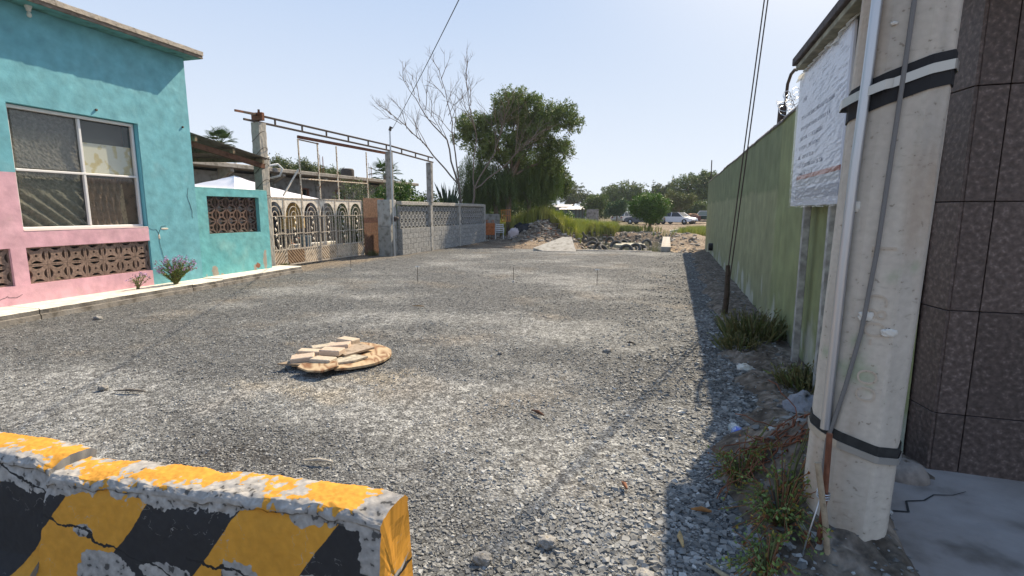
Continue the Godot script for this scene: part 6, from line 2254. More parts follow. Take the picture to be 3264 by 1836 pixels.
# ---------------------------------------------------------------- beyond the ditch
func build_far() -> void:
	var G := "trees on the far side of the ditch"
	var dk := Color(0.1, 0.13, 0.035)
	var md := Color(0.19, 0.215, 0.07)
	back_tree(Vector3(-17.9, 0, -93.3), 4.6, Vector3(4.1, 2.6, 3.0), 900, "far", 0.75, Color(0.09, 0.1, 0.04), Color(0.19, 0.2, 0.09), "feathery pale green tree above the tin-roofed shed", "far_tree", G)
	back_tree(Vector3(-25.4, 0, -96.7), 3.6, Vector3(4.6, 2.3, 3.0), 900, "far", 0.75, Color(0.06, 0.08, 0.03), Color(0.13, 0.15, 0.06), "low tree left of the tin-roofed shed", "far_tree", G)
	back_tree(Vector3(-8.5, 0, -94.6), 4.6, Vector3(4.1, 3.1, 3.0), 1300, "far", 0.8, dk, md, "dark olive tree directly behind the concrete board fence", "far_tree", G)
	back_tree(Vector3(-2.4, 0, -98.0), 4.2, Vector3(2.8, 2.9, 2.4), 800, "far", 0.8, Color(0.07, 0.085, 0.025), Color(0.16, 0.16, 0.06), "yellowish tree between the two dark far trees", "far_tree", G)
	back_tree(Vector3(2.2, 0, -90.0), 5.0, Vector3(4.6, 3.5, 3.4), 1700, "far", 0.85, dk, md, "largest dark far tree, beside the end of the green wall", "far_tree", G)
	back_tree(Vector3(-13.7, 0, -103.1), 3.2, Vector3(3.2, 2.2, 2.4), 600, "far", 0.8, dk, md, "dark tree filling the gap right of the feathery pale tree", "far_tree", G)
	back_tree(Vector3(-5.0, 0, -105.9), 3.2, Vector3(4.4, 2.7, 2.4), 900, "far", 0.8, dk, md, "wide dark tree farthest back behind the round tree", "far_tree", G)
	back_tree(Vector3(9.0, 0, -95.0), 4.0, Vector3(5.0, 3.0, 3.0), 900, "far", 0.85, dk, md, "dark far tree mostly hidden by the green wall", "far_tree", G)
	back_tree(Vector3(-33.0, 0, -98.0), 3.5, Vector3(5.0, 2.5, 3.0), 800, "far", 0.85, dk, md, "far tree hidden behind the weeping trees", "far_tree", G)
	back_tree(Vector3(-10.3, 0, -69.2), 2.2, Vector3(1.9, 1.7, 1.5), 700, "broad", 1.5, Color(0.08, 0.115, 0.02), Color(0.17, 0.2, 0.05), "light green bushy tree right of the tin-roofed shed", "bushy_tree", G)
	back_tree(Vector3(-6.9, 0, -65.6), 1.9, Vector3(1.3, 1.15, 1.1), 420, "broad", 1.4, Color(0.05, 0.09, 0.03), Color(0.1, 0.15, 0.06), "vine-covered bush left of the round tree", "bushy_tree", G)
	back_tree(Vector3(0.6, 0, -78.0), 2.9, Vector3(2.2, 1.6, 1.6), 500, "broad", 1.6, Color(0.1, 0.11, 0.02), Color(0.18, 0.18, 0.06), "olive tree behind the white car", "bushy_tree", G)
	for q in [[-20.5, -86.0, 2.6, "shrubby"], [-15.5, -84.0, 2.2, "rounded"], [-12.0, -80.0, 2.6, "spreading"], [-4.6, -84.0, 2.6, "bushy"], [-0.6, -86.0, 2.9, "leafy"], [3.6, -82.0, 3.2, "tall"], [6.6, -84.0, 3.0, "dark"]]:
		back_tree(Vector3(q[0], 0, q[1]), q[2] * 0.52, Vector3(2.7, q[2] * 0.55, 1.6), 620, "broad", 1.5, Color(0.08, 0.115, 0.025), Color(0.17, 0.2, 0.06), "low %s green bush in the hedge line under the far trees" % q[3], "hedge_bush", "bushes under the far trees")
	# the round tree on the ditch bank
	var at := Vector3(-1.85, 0, -41.0)
	var o := thing("round_tree", "rounded bright green tree standing on the far bank of the ditch", "tree", at)
	var mb := MB.new()
	limb(mb, at, at + Vector3(0.1, 1.3, 0), 0.13, 0.1)
	for k in 5:
		limb(mb, at + Vector3(0.1, 1.2, 0), at + Vector3(cos(k * 1.3) * 0.9, 2.0, sin(k * 1.3) * 0.8), 0.05, 0.02)
	wpart("trunk", mb, M.bark, o)
	crown(o, "broad", [[at + Vector3(0, 1.95, 0), Vector3(1.5, 0.95, 1.2)], [at + Vector3(-0.8, 1.75, 0.2), Vector3(0.65, 0.6, 0.7)], [at + Vector3(0.85, 1.6, 0.3), Vector3(0.6, 0.55, 0.7)], [at + Vector3(0.2, 1.2, 0.2), Vector3(0.95, 0.6, 0.8)]], 1100, 1.0, Color(0.075, 0.14, 0.02), Color(0.13, 0.21, 0.04), -0.15, 0.4)

	# tin-roofed shed
	var s := thing("tin_shed", "grey tin-roofed shed beyond the tall grass", "shed", Vector3(-15.5, 0, -75))
	for q in [[Vector3(-17.2, 1.1, -75.5), Vector3(5.2, 2.2, 3.0), lin(0.27, 0.27, 0.28), "wall"], [Vector3(-13.6, 0.95, -74.0), Vector3(3.2, 1.9, 2.4), lin(0.15, 0.2, 0.2), "wall"], [Vector3(-15.1, 0.9, -72.9), Vector3(0.9, 1.8, 0.1), lin(0.02, 0.02, 0.02), "doorway"]]:
		mb = MB.new()
		mb.box(q[0], q[1])
		wpart(q[3], mb, worldtex(std(q[2], 0.8), T.stain, null, 0.6, 0.0), s)
	for q in [[-20.0, -14.6, 2.42, -75.5, 2.0, lin(0.3, 0.31, 0.33)], [-15.6, -11.8, 2.12, -73.6, 1.7, lin(0.72, 0.72, 0.72)]]:
		mb = MB.new()
		mb.grid(90, 2, func(a: float, b: float) -> Vector3:
			return Vector3(lerpf(q[0], q[1], a), q[2] + 0.04 * sin(a * 200.0) - 0.3 + b * 0.42, q[3] + q[4] - b * q[4] * 2.0))
		wpart("tin_roof", mb, std(q[5], 0.45, 0.3), s)
	# concrete board fence in the grass
	for k in 4:
		mb = MB.new()
		mb.box(Vector3(-7.6 + k * 0.29, 0.85, -47.6 + 0.03 * k), Vector3(0.27, 1.7 + 0.04 * (k % 2), 0.06), Basis(Vector3(0, 0, 1), 0.015 * (k - 2)), 0.01)
		single("concrete_board", mb, worldtex(std(lin(0.36, 0.33, 0.32), 0.95), T.stain, null, 0.8, 0.0), ["first", "second", "third", "last"][k] + " from the left of the upright concrete boards in the grass", "board", "upright concrete boards")
	for k in 3:
		mb = MB.new()
		mb.tube([Vector3(-8.6 + k * 0.3, 0, -47), Vector3(-8.6 + k * 0.3, 1.75, -47)], [0.05], 6)
		single("fence_stake", mb, std(lin(0.07, 0.06, 0.05), 0.9), ["leftmost", "middle", "rightmost"][k] + " of the dark stakes left of the concrete boards", "stake", "dark stakes in the grass")
	# vehicles
	car("car", Vector3(0.35, 0.02, -64.0), -0.55, lin(0.75, 0.76, 0.8), false, "white car parked right of the round tree")
	car("car", Vector3(-3.3, 0.02, -62.0), 2.75, lin(0.05, 0.06, 0.09), true, "dark blue car half hidden behind the round tree")
	car("car", Vector3(-6.2, 0.02, -69.0), 1.2, lin(0.6, 0.6, 0.62), false, "pale car under the vine-covered bush")
	var tr := thing("cart_trailer", "maroon box trailer with a load of earth right of the white car", "trailer", Vector3(2.1, 0, -66.5))
	mb = MB.new()
	mb.box(Vector3(0, 0.72, 0), Vector3(1.9, 0.5, 1.3), Basis(), 0.03)
	part("box", mb, std(lin(0.13, 0.05, 0.045), 0.7), tr)
	part("load", stone_blob(Vector3(0, 0.95, 0), Vector3(0.7, 0.3, 0.5), 41, 0.15), std(lin(0.3, 0.17, 0.1), 0.95), tr)
	for z in [-0.68, 0.68]:
		mb = MB.new()
		mb.lathe([Vector2(0.0, -0.08), Vector2(0.2, -0.08), Vector2(0.34, -0.06), Vector2(0.34, 0.06), Vector2(0.2, 0.08), Vector2(0.0, 0.08)], 16, Transform3D(Basis(Vector3.RIGHT, PI / 2), Vector3(0, 0.34, z)))
		part("wheel", mb, M.tyre, tr)
	mb = MB.new()
	mb.bar(Vector3(0.9, 0.6, 0), Vector3(1.6, 0.55, 0), 0.08, 0.08)
	part("drawbar", mb, M.darksteel, tr)
	pickup(Vector3(3.7, 0.02, -68.0), "dark green pickup truck at the end of the green wall")
	# rubbish on the far bank
	for q in [[Vector3(-4.1, 0.15, -43.0), Vector3(0.9, 0.05, 0.5), 0.5, "tilted pale sheet left of the round tree"], [Vector3(-3.2, 0.1, -42.0), Vector3(0.8, 0.08, 0.3), -0.2, "flat pale board on the bank left of the round tree"], [Vector3(0.1, 0.12, -39.5), Vector3(0.7, 0.2, 0.35), 0.2, "pale lump of concrete right of the round tree"]]:
		mb = MB.new()
		mb.box(q[0], q[1], Basis(Vector3(0.3, 0, 1).normalized(), q[2]), 0.02)
		single("rubbish_sheet", mb, std(lin(0.6, 0.57, 0.5), 0.8), q[3], "sheet", "rubbish on the far bank")


func wheel(parent: Node3D, at: Vector3, r: float) -> void:
	var w := Node3D.new()
	w.name = "wheel"
	w.position = at
	parent.add_child(w, true)
	var mb := MB.new()
	mb.lathe([Vector2(r * 0.62, -0.1), Vector2(r * 0.9, -0.1), Vector2(r, -0.07), Vector2(r, 0.07), Vector2(r * 0.9, 0.1), Vector2(r * 0.62, 0.1)], 18, Transform3D(Basis(Vector3.RIGHT, PI / 2), Vector3.ZERO))
	part("tyre", mb, M.rubber, w)
	mb = MB.new()
	mb.lathe([Vector2(0, -0.09), Vector2(r * 0.63, -0.08), Vector2(r * 0.63, 0.08), Vector2(0, 0.09)], 12, Transform3D(Basis(Vector3.RIGHT, PI / 2), Vector3.ZERO))
	part("rim", mb, M.steel, w)


func car(called: String, at: Vector3, turn: float, paint: Color, tall: bool, label: String) -> void:
	var o := thing(called, label, "car", at, "cars beyond the ditch", turn)
	var pm := std(paint, 0.25)
	pm.clearcoat_enabled = true
	var up := 0.18 if tall else 0.0
	var mb := MB.new()
	# lower body, rounded side profile, along x
	mb.prism([Vector2(-2.15, 0.35), Vector2(-2.2, 0.6), Vector2(-2.1, 0.82), Vector2(-1.3, 0.9), Vector2(1.0, 0.9), Vector2(1.9, 0.78), Vector2(2.15, 0.62), Vector2(2.18, 0.38), Vector2(1.75, 0.3), Vector2(1.68, 0.52), Vector2(1.4, 0.64), Vector2(1.12, 0.52), Vector2(1.05, 0.28), Vector2(-1.0, 0.28), Vector2(-1.08, 0.52), Vector2(-1.36, 0.64), Vector2(-1.64, 0.52), Vector2(-1.72, 0.3)], Transform3D(Basis(), Vector3(0, 0, -0.84)), 1.68)
	part("body", mb, pm, o)
	mb = MB.new()
	var lo := [Vector3(-1.75, 0.9, 0.78), Vector3(1.15, 0.9, 0.78), Vector3(0.45, 1.38 + up, 0.6), Vector3(-1.15, 1.38 + up, 0.6)]
	var mir := func(p: Vector3) -> Vector3: return Vector3(p.x, p.y, -p.z)
	var c := Vector3(-0.3, 1.0, 0)
	mb.oq(lo[3], lo[2], mir.call(lo[2]), mir.call(lo[3]), c)
	part("roof", mb, pm, o)
	for s in [0, 1]:
		mb = MB.new()
		var q := lo.map(func(p: Vector3) -> Vector3: return p if s == 0 else Vector3(p.x, p.y, -p.z))
		mb.oq(q[0], q[1], q[2], q[3], c)
		part("side_window", mb, std(lin(0.02, 0.025, 0.03), 0.1), o)
		mb = MB.new()
		for x in [[-1.75, -1.15], [-0.35, -0.35], [1.15, 0.45]]:
			mb.bar(Vector3(x[0], 0.9, (0.785 if s == 0 else -0.785)), Vector3(x[1], 1.38 + up, (0.605 if s == 0 else -0.605)), 0.06, 0.05, Vector3.RIGHT)
		part("pillars", mb, pm, o)
	for e in [[1, 2, "windscreen"], [0, 3, "rear_window"]]:
		mb = MB.new()
		mb.oq(lo[e[0]], mir.call(lo[e[0]]), mir.call(lo[e[1]]), lo[e[1]], c)
		part(e[2], mb, std(lin(0.03, 0.04, 0.05), 0.1), o)
	for z in [-0.78, 0.78]:
		for x in [-1.36, 1.4]:
			wheel(o, Vector3(x, 0.31, z), 0.31)
		mb = MB.new()
		mb.box(Vector3(2.12, 0.66, z * 0.8), Vector3(0.12, 0.12, 0.3), Basis(), 0.03)
		part("headlight", mb, std(lin(0.7, 0.7, 0.7), 0.2), o)
		mb = MB.new()
		mb.box(Vector3(-2.15, 0.7, z * 0.82), Vector3(0.08, 0.14, 0.24), Basis(), 0.02)
		part("tail_light", mb, std(lin(0.35, 0.02, 0.02), 0.3), o)
	mb = MB.new()
	mb.box(Vector3(2.14, 0.42, 0), Vector3(0.12, 0.14, 1.5), Basis(), 0.03)
	part("bumper", mb, std(lin(0.05, 0.05, 0.05), 0.6), o)


func pickup(at: Vector3, label: String) -> void:
	var o := thing("pickup_truck", label, "truck", at, "", PI - 0.15)
	var pm := std(lin(0.02, 0.05, 0.035), 0.35)
	var mb := MB.new()
	mb.prism([Vector2(-2.4, 0.5), Vector2(-2.4, 0.98), Vector2(0.2, 0.98), Vector2(1.3, 0.98), Vector2(2.2, 0.9), Vector2(2.3, 0.5)], Transform3D(Basis(), Vector3(0, 0, -0.88)), 1.76)
	part("body", mb, pm, o)
	mb = MB.new()
	mb.prism([Vector2(-0.5, 0.98), Vector2(-0.4, 1.58), Vector2(0.65, 1.58), Vector2(1.15, 0.98)], Transform3D(Basis(), Vector3(0, 0, -0.78)), 1.56)
	part("cab", mb, std(lin(0.5, 0.52, 0.52), 0.4), o)
	for z in [-0.785, 0.785]:
		mb = MB.new()
		mb.prism([Vector2(-0.36, 1.05), Vector2(-0.3, 1.5), Vector2(0.58, 1.5), Vector2(0.95, 1.05)], Transform3D(Basis(), Vector3(0, 0, z - 0.006)), 0.012)
		part("side_window", mb, std(lin(0.2, 0.26, 0.25), 0.1), o)
		for x in [-1.5, 1.5]:
			wheel(o, Vector3(x, 0.37, z * 1.05), 0.37)
	mb = MB.new()
	mb.box(Vector3(-1.45, 1.02, 0), Vector3(1.8, 0.06, 1.7), Basis(), 0.01)
	part("bed_rail", mb, pm, o)


# ---------------------------------------------------------------- things on the lane
func build_lane_things() -> void:
	# plywood cover over a manhole: two pieces of a sawn disc and some boards, weighted with bricks
	var plank := func(called: String, poly: Array, y: float, th: float, tilt: Basis, mat: Material, label: String, cat: String) -> void:
		var mb := MB.new()
		var ctr := Vector2.ZERO
		for p in poly:
			ctr += p
		ctr /= poly.size()
		var loc := []
		for p in poly:
			loc.append(Vector2(p.x - ctr.x, -(p.y - ctr.y)))
		mb.prism(loc, Transform3D(tilt * Basis(Vector3.RIGHT, -PI / 2), Vector3(ctr.x, y, ctr.y)), th)
		for k in mb.v.size():
			mb.u[k] = Vector2((mb.v[k].x - ctr.x) * 0.75 + (mb.v[k].z - ctr.y) * 0.9, (mb.v[k].x - ctr.x) * 0.9 - (mb.v[k].z - ctr.y) * 0.75) * 1.1
		single(called, mb, mat, label, cat)
	var ply := std(lin(0.95, 0.9, 0.84), 0.85)
	ply.albedo_texture = T.wood
	var disc := func(a0: float, a1: float, r: float, n: int) -> Array:
		var out := []
		for i in n + 1:
			var a := lerpf(a0, a1, float(i) / n)
			var rr := r * (1.0 + nC.get_noise_2d(a, r) * 0.02)
			out.append(Vector2(-3.28 + cos(a) * rr, -4.45 + sin(a) * rr))
		return out
	var right_half: Array = disc.call(-1.75, 1.05, 0.52, 22)
	right_half.append_array([Vector2(-3.12, -4.05), Vector2(-3.2, -4.3), Vector2(-3.35, -4.7)])
	plank.call("plywood_piece", right_half, 0.035, 0.022, Basis(Vector3(0.5, 0, 0.85).normalized(), -0.03), ply, "right half of the sawn plywood disc in the lane, its grain showing", "plywood")
	var left_half: Array = disc.call(2.1, 4.3, 0.5, 18)
	left_half.append_array([Vector2(-3.37, -4.68), Vector2(-3.22, -4.32), Vector2(-3.3, -4.1)])
	plank.call("plywood_piece", left_half, 0.03, 0.02, Basis(), ply, "left half of the sawn plywood disc, under the bricks", "plywood")
	plank.call("plywood_piece", [Vector2(-3.38, -3.98), Vector2(-3.36, -3.89), Vector2(-3.2, -3.83), Vector2(-3.05, -3.85), Vector2(-2.98, -4.0), Vector2(-3.08, -4.12), Vector2(-3.2, -4.08)], 0.075, 0.018, Basis(Vector3(1, 0, 0.2).normalized(), 0.07), ply, "splintered plywood piece lifted at the front of the disc", "plywood")
	plank.call("plywood_piece", [Vector2(-3.66, -3.96), Vector2(-3.6, -4.06), Vector2(-3.2, -4.2), Vector2(-3.12, -4.1), Vector2(-3.4, -4.0)], 0.056, 0.016, Basis(Vector3(1, 0, 0).normalized(), 0.03), worldtex(std(lin(0.36, 0.28, 0.2), 0.9), T.stain, null, 2.0, 0.0), "weathered strip of plywood at the left tip of the disc", "plywood")
	var grey := worldtex(std(lin(0.42, 0.34, 0.26), 0.9), T.stain, T.grain, 2.5, 0.2)
	plank.call("board", [Vector2(-3.36, -4.42), Vector2(-3.24, -4.74), Vector2(-3.02, -4.68), Vector2(-3.12, -4.3)], 0.092, 0.02, Basis(Vector3(0, 0, 1), -0.06), grey, "weathered grey board lying on the plywood beside the bricks", "board")
	plank.call("board", [Vector2(-3.24, -4.16), Vector2(-3.08, -4.42), Vector2(-2.92, -4.4), Vector2(-2.96, -4.24), Vector2(-3.1, -4.08)], 0.066, 0.02, Basis(), worldtex(std(lin(0.62, 0.55, 0.43), 0.9), T.mottle, T.grain, 2.5, 0.2), "pale board lying on the front of the plywood disc", "board")
	var bm := MB.new()
	bm.box(Vector3.ZERO, Vector3(0.22, 0.058, 0.145), Basis(), 0.007)
	var mesh := bm.mesh()
	var spots := [[-3.23, 0.095, -4.10, 0.12, "foremost brick on the plywood cover"], [-3.28, 0.13, -4.31, 0.1, "middle brick of the pile on the plywood cover"], [-3.49, 0.09, -4.12, 0.5, "leftmost front brick on the plywood cover"], [-3.58, 0.085, -4.34, 0.3, "left brick behind the foremost ones on the plywood cover"], [-3.57, 0.085, -4.53, 0.6, "leaning brick at the back left of the plywood cover"], [-3.36, 0.12, -4.54, 0.15, "split brick behind the middle of the pile on the plywood"], [-3.42, 0.115, -4.78, -0.1, "rearmost brick standing highest on the plywood cover"], [-3.47, 0.085, -4.66, 0.25, "pale brick lying flat at the back of the plywood cover"]]
	for q in spots:
		var b := inst("brick", mesh, worldtex(std(lin(0.56 + rng.randf() * 0.08, 0.49, 0.38), 0.95), T.soft, T.grain, 5.0, 0.25), self, Transform3D(Basis(Vector3.UP, q[3] + rng.randf_range(-0.1, 0.3)) * Basis(Vector3(0, 0, 1), rng.randf_range(-0.1, 0.1)) * Basis(Vector3.RIGHT, rng.randf_range(-0.08, 0.08)), Vector3(q[0], q[1], q[2])))
		tag(b, q[4], "brick", "bricks on the plywood cover")
	# survey pins
	for q in [[Vector3(-5.38, 0, -10.15), true, "thin survey pin with a white flag, left of the other pins"], [Vector3(-3.31, 0, -10.67), false, "thin survey pin in the middle of the lane"], [Vector3(-1.49, 0, -10.74), true, "thin survey pin nearest the green wall"], [Vector3(-5.9, 0, -19.2), false, "farthest survey pin, in front of the culvert wing"], [Vector3(-8.1, 0, -11.6), false, "survey pin close to the white gate"]]:
		var pn := thing("survey_pin", q[2], "pin", q[0], "survey pins in the gravel")
		var mb := MB.new()
		mb.tube([Vector3(0, -0.02, 0), Vector3(0.004, 0.33, 0.002)], [0.006], 6)
		part("rod", mb, M.darksteel, pn)
		if q[1]:
			mb = MB.new()
			mb.box(Vector3(0, 0.335, 0), Vector3(0.09, 0.022, 0.012), Basis(), 0.003)
			part("flag", mb, std(lin(0.8, 0.78, 0.75), 0.7), pn)
		else:
			part("knot", stone_blob(Vector3(0, 0.02, 0), Vector3(0.022, 0.025, 0.02), 51, 0.1), std(lin(0.6, 0.58, 0.55), 0.9), pn)
	# bottle
	var o := thing("plastic_bottle", "crushed clear plastic bottle with a blue label lying by the wall shadow", "bottle", Vector3(0.50, 0.045, -3.60))
	var bs := Basis(Vector3.UP, 0.25) * Basis(Vector3.RIGHT, PI / 2 - 0.05)
	var clear := std(Color(0.86, 0.93, 0.95, 0.3), 0.12)
	clear.transparency = BaseMaterial3D.TRANSPARENCY_ALPHA
	var mb := MB.new()
	var prof := [Vector2(0.0, -0.16), Vector2(0.03, -0.16), Vector2(0.04, -0.15), Vector2(0.041, -0.1), Vector2(0.038, -0.08), Vector2(0.041, -0.06), Vector2(0.041, 0.03), Vector2(0.037, 0.045), Vector2(0.041, 0.06), Vector2(0.036, 0.1), Vector2(0.018, 0.14), Vector2(0.014, 0.15), Vector2(0.014, 0.165)]
	mb.lathe(prof, 20, Transform3D(bs, Vector3.ZERO))
	for k in mb.v.size():
		mb.v[k] += mb.n[k] * nC.get_noise_3dv(mb.v[k] * 4.0) * 0.009
	part("shell", mb, clear, o)
	mb = MB.new()
	mb.lathe([Vector2(0.0422, -0.07), Vector2(0.0425, 0.0), Vector2(0.042, 0.02)], 20, Transform3D(bs, Vector3.ZERO))
	part("label_wrap", mb, std(lin(0.05, 0.12, 0.5), 0.5), o)
	mb = MB.new()
	mb.lathe([Vector2(0.0, 0.18), Vector2(0.017, 0.18), Vector2(0.017, 0.16)], 14, Transform3D(bs, Vector3.ZERO))
	part("cap", mb, std(lin(0.7, 0.72, 0.75), 0.5), o)

	# weeds along the wall
	weed(Vector3(0.42, 0.02, -2.95), 0.2, 300, "leafy low weed at the edge of the wall shadow, near the bottle")
	weed(Vector3(0.55, 0.05, -2.55), 0.24, 420, "sprawling weed with yellowing leaves left of the concrete pole")
	weed(Vector3(0.44, 0.0, -2.2), 0.16, 200, "small weed nearest the camera at the foot of the pole verge")
	tuftweed(Vector3(0.95, 0.04, -6.4), 0.5, 420, "dark bushy grass clump at the foot of the green wall")
	tuftweed(Vector3(0.75, 0.03, -5.95), 0.32, 220, "low dark weed clump in front of the bushy grass")
	tuftweed(Vector3(1.12, 0.04, -4.75), 0.3, 200, "dark weed clump between the sign post and the pole")
	tuftweed(Vector3(-10.0, 0.0, -15.6), 0.3, 120, "green weed at the foot of the concrete pillar")
	tuftweed(Vector3(-10.1, 0.02, -11.45), 0.18, 90, "low green weed under the near end of the white gate")
	var blades := MB.new()
	for q in [[Vector3(0.85, 0.08, -5.15), Vector3(1.08, 0.03, -4.7)], [Vector3(1.05, 0.05, -5.0), Vector3(1.12, 0.16, -5.1)]]:
		blades.col = Color(0.16, 0.26, 0.03)
		leaf_quad(blades, q[0], (q[1] - q[0]).normalized(), Vector3.UP, (q[1] - q[0]).length(), 0.03)
	single("grass_blade", blades, M.leaf, "bright green blades of grass lying on the verge near the sign post", "grass")
	# tangle of red-brown roots
	var rt := MB.new()
	for k in 34:
		var p := Vector3(0.62 + rng.randf_range(-0.12, 0.1), 0.17 + rng.randf() * 0.08, -2.98 + rng.randf_range(-0.15, 0.1))
		var path := [p]
		var d := (rdir() + Vector3(-0.3, -0.1, 0.6)).normalized() * 0.06
		for i in 7:
			d = (d + rdir() * 0.03 + Vector3(0, -0.006, 0)).normalized() * 0.055
			p += d
			p.y = maxf(p.y, verge(p.x, p.z) + 0.01)
			path.append(p)
		rt.tube(path, [0.006, 0.005, 0.003], 5, false)
	single("root_tangle", rt, worldtex(std(lin(0.28, 0.11, 0.06), 0.9), T.mottle, null, 4.0, 0.0), "tangle of red-brown roots on the earth heap beside the pole", "roots")
	# sticks, chips and scraps on the gravel
	var scraps := [[Vector3(-0.93, 0.0, -3.62), 0.16, 0.9, lin(0.13, 0.06, 0.035), "dark split chip of wood on the open gravel"], [Vector3(0.2, 0.0, -2.62), 0.1, 1.5, lin(0.42, 0.2, 0.07), "orange-brown wood chip at the edge of the shadow"], [Vector3(0.28, 0.0, -2.12), 0.24, 0.7, lin(0.5, 0.42, 0.27), "pale dry stalk in the shade at the bottom edge"], [Vector3(0.10, 0.0, -2.35), 0.13, 0.1, lin(0.62, 0.45, 0.22), "thin straw stalk along the shadow edge"], [Vector3(-4.4, 0.0, -3.05), 0.3, 1.75, lin(0.24, 0.2, 0.16), "flat dark scrap left of the plywood disc"], [Vector3(-2.03, 0.0, -2.47), 0.2, 1.7, lin(0.6, 0.55, 0.46), "pale sliver behind the striped barrier"], [Vector3(-0.42, 0.0, -5.95), 0.1, 1.1, lin(0.12, 0.1, 0.08), "small dark stick in the middle of the gravel"], [Vector3(-3.9, 0.0, -7.35), 0.22, 1.5, lin(0.52, 0.36, 0.2), "tan wood strip beyond the plywood disc"], [Vector3(-0.2, 0.0, -2.75), 0.09, 0.4, lin(0.3, 0.13, 0.07), "reddish chip near the shadow edge"], [Vector3(0.62, 0.02, -2.12), 0.22, 1.35, lin(0.17, 0.06, 0.055), "dark red twig beside the foot of the pole"], [Vector3(0.52, 0.02, -2.02), 0.14, 1.6, lin(0.3, 0.17, 0.1), "short brown twig at the bottom edge near the pole"]]
	for q in scraps:
		var s := MB.new()
		var a: float = q[2]
		var d = Vector3(sin(a), 0, cos(a)) * q[1] * 0.5
		var p: Vector3 = q[0] + Vector3(0, 0.022 + lane_height(q[0].x, q[0].z), 0)
		s.tube([p - d, p + Vector3(rng.randf_range(-0.01, 0.01), 0.012, 0), p + d + Vector3(0, 0.008, 0)], [0.004, 0.014, 0.006], 5)
		single("wood_scrap", s, worldtex(std(q[3], 0.9), T.mottle, null, 4.0, 0.0), q[4], "scrap")
	# bigger loose stones one can tell apart
	for q in [[-0.64, -5.6, 0.06, "pale flat stone on its own in the middle of the gravel"], [-0.05, -2.05, 0.05, "rounded grey stone near the shadow edge at the bottom"], [-0.5, -2.15, 0.055, "grey block of stone at the bottom of the open gravel"], [-4.72, -3.05, 0.05, "pale stone left of the flat dark scrap"], [-7.9, -5.15, 0.07, "whitish stone beside the pavement kerb"], [-1.75, -5.15, 0.035, "small white stone right of the plywood disc"], [-0.75, -1.95, 0.05, "white chipped stone right of the barrier end"]]:
		single("stone", stone_blob(Vector3(q[0], 0.015, q[1]), Vector3(q[2] * 0.8, q[2] * 0.45, q[2] * 0.65), int(q[0] * 91.0), 0.2), worldtex(std(lin(0.34, 0.335, 0.32), 0.9), T.stain, T.grain, 4.0, 0.3), q[3], "stone")


func weed(at: Vector3, r: float, n: int, label: String) -> void:
	var o := thing("weed", label, "weed", at)
	var st := MB.new()
	var lf := MB.new()
	for k in n / 5:
		var a := rng.randf() * TAU
		var l := r * (0.4 + rng.randf() * 0.8)
		var tip := Vector3(cos(a) * l, 0.02 + rng.randf() * r * 0.55, sin(a) * l * 1.3)
		tip.y += maxf(0.0, verge(at.x + tip.x, at.z + tip.z) - at.y)
		var mid := tip * 0.5 + Vector3(0, 0.05 + rng.randf() * 0.05, 0)
		st.col = Color(0.2, 0.1, 0.05) if rng.randf() < 0.5 else Color(0.12, 0.13, 0.05)
		st.tube([Vector3.ZERO, mid, tip], [0.0035, 0.003, 0.002], 4, false)
		for i in 12:
			var t := rng.randf()
			var p := mid.lerp(tip, (t - 0.5) * 2.0) if t > 0.5 else mid * t * 2.0
			var k2 := rng.randf()
			lf.col = (Color(0.14, 0.2, 0.06) if k2 < 0.7 else (Color(0.24, 0.19, 0.04) if k2 < 0.86 else Color(0.2, 0.08, 0.03))) * rng.randf_range(0.7, 1.6)
			var d := (rdir() + Vector3(0, 0.25, 0)).normalized()
			leaf_quad(lf, p + rdir() * 0.012, d, d.cross(rdir()).normalized(), rng.randf_range(0.014, 0.028), 0.013)
	part("stems", st, painted(0.9), o)
	part("leaves", lf, M.leaf, o)


func tuftweed(at: Vector3, h: float, n: int, label: String) -> void:
	var o := thing("weed", label, "weed", at)
	var lf := MB.new()
	for k in n:
		var a := rng.randf() * TAU
		var b := Vector3(cos(a), 0, sin(a)) * rng.randf() * h * 0.6
		var d := (Vector3(cos(a), 0, sin(a)) * rng.randf_range(0.1, 0.9) + Vector3(0, 1, 0) + rdir() * 0.3).normalized()
		lf.col = Color(0.12, 0.15, 0.06).lerp(Color(0.26, 0.2, 0.1), rng.randf() * 0.8) * rng.randf_range(0.6, 1.3)
		var l := h * rng.randf_range(0.35, 0.8)
		leaf_quad(lf, b, d, d.cross(rdir()).normalized(), l, 0.012)
		for i in 3:
			var e := (d + rdir() * 0.9).normalized()
			leaf_quad(lf, b + d * l * rng.randf(), e, e.cross(rdir()).normalized(), 0.05, 0.014)
	part("blades", lf, M.leaf, o)
	var rootm := MB.new()
	rootm.tube([Vector3(0, -0.03, 0), Vector3(0, h * 0.4, 0)], [0.012, 0.004], 5)
	part("stem", rootm, M.bark, o)


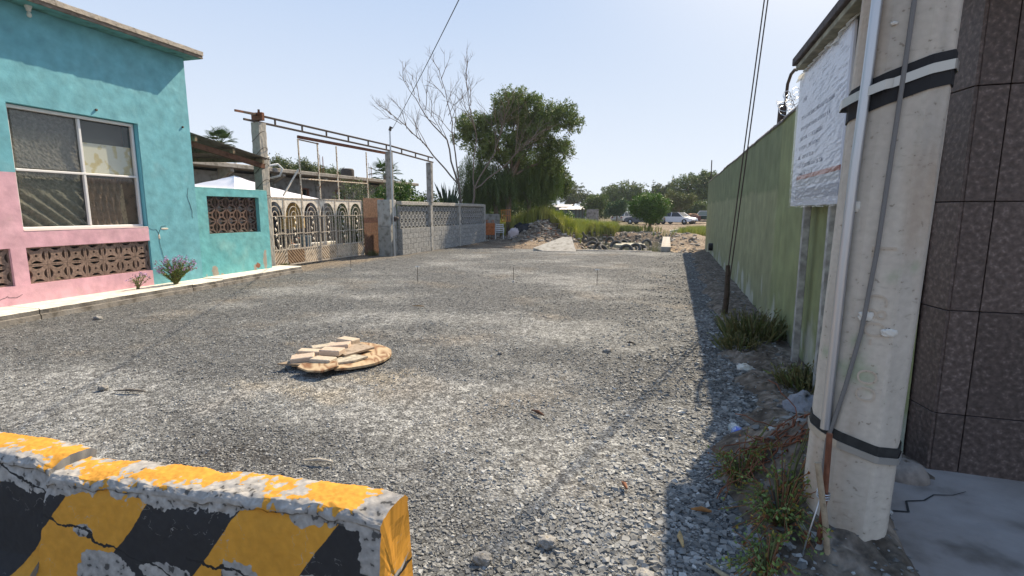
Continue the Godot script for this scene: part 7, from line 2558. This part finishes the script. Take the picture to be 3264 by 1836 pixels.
# ---------------------------------------------------------------- loose crushed stone
func build_gravel() -> void:
	var meshes := shard_meshes(4)
	var pl := [[], [], [], []]
	var tn := [PackedColorArray(), PackedColorArray(), PackedColorArray(), PackedColorArray()]
	var want := 250000
	var done := 0
	while done < want:
		var r := pow(lerpf(pow(1.55, 0.45), pow(21.0, 0.45), rng.randf()), 1.0 / 0.45)
		var th := deg_to_rad(17.4 + rng.randf_range(-62.0, 62.0))
		var x := -sin(th) * r
		var z := -cos(th) * r
		if x > 1.15 or x < -9.0 or z < -20.3 or z > -1.2:
			continue
		if x < lerpf(-8.6, -9.06, clampf((-4.0 - z) / 6.5, 0.0, 1.0)) and z > -11.0:
			continue
		done += 1
		var d := dust(x, z)
		var loose := nB.get_noise_2d(x * 0.9 + 50.0, z * 0.9) + 0.45 * smooth(-2.0, 0.5, x) * smooth(-8.0, -3.0, z)
		if rng.randf() < 0.25 + d * 0.85 - loose * 0.7:
			continue
		var big := pow(rng.randf(), 5.0)
		var s := lerpf(0.003, 0.0065, rng.randf()) + big * 0.013 * (0.6 + 0.8 * smooth(-1.5, 0.6, x))
		if x > 0.35:
			s *= 1.25
		var y := lane_height(x, z)
		if x > 0.3:
			var vy := verge(x, z)
			if vy > y + 0.004:
				if rng.randf() < 0.93:
					continue
				y = vy
		var i := rng.randi() % 4
		pl[i].append(Transform3D(Basis(rdir(), rng.randf() * TAU).scaled(Vector3(s * rng.randf_range(0.8, 1.5), s * rng.randf_range(0.45, 0.8), s * rng.randf_range(0.8, 1.3))), Vector3(x, y + s * 0.2, z)))
		var k := rng.randf()
		var g := lerpf(0.12, 0.32, k * k) + (0.16 if rng.randf() < 0.05 else 0.0) + d * 0.1
		tn[i].append(Color(g * 0.99, g, g * 0.97))
	for i in 4:
		var o := scatter("loose_gravel", meshes[i], M.stone, pl[i], tn[i])
		tag(o, "", "", "", "stuff")


# angular crushed stone: skewed blocks with cut corners
func shard_meshes(n: int) -> Array:
	var out := []
	for k in n:
		var mb := MB.new()
		var q := []
		for i in 8:
			q.append(Vector3(1.0 if i & 1 else -1.0, 1.0 if i & 2 else -1.0, 1.0 if i & 4 else -1.0) * 0.72 * rng.randf_range(0.55, 1.15) + rdir() * 0.2)
		for f in [[0, 1, 3, 2], [4, 5, 7, 6], [0, 1, 5, 4], [2, 3, 7, 6], [0, 2, 6, 4], [1, 3, 7, 5]]:
			mb.ot(q[f[0]], q[f[1]], q[f[2]], Vector3.ZERO)
			mb.ot(q[f[0]], q[f[2]], q[f[3]], Vector3.ZERO)
		out.append(mb.mesh())
	return out
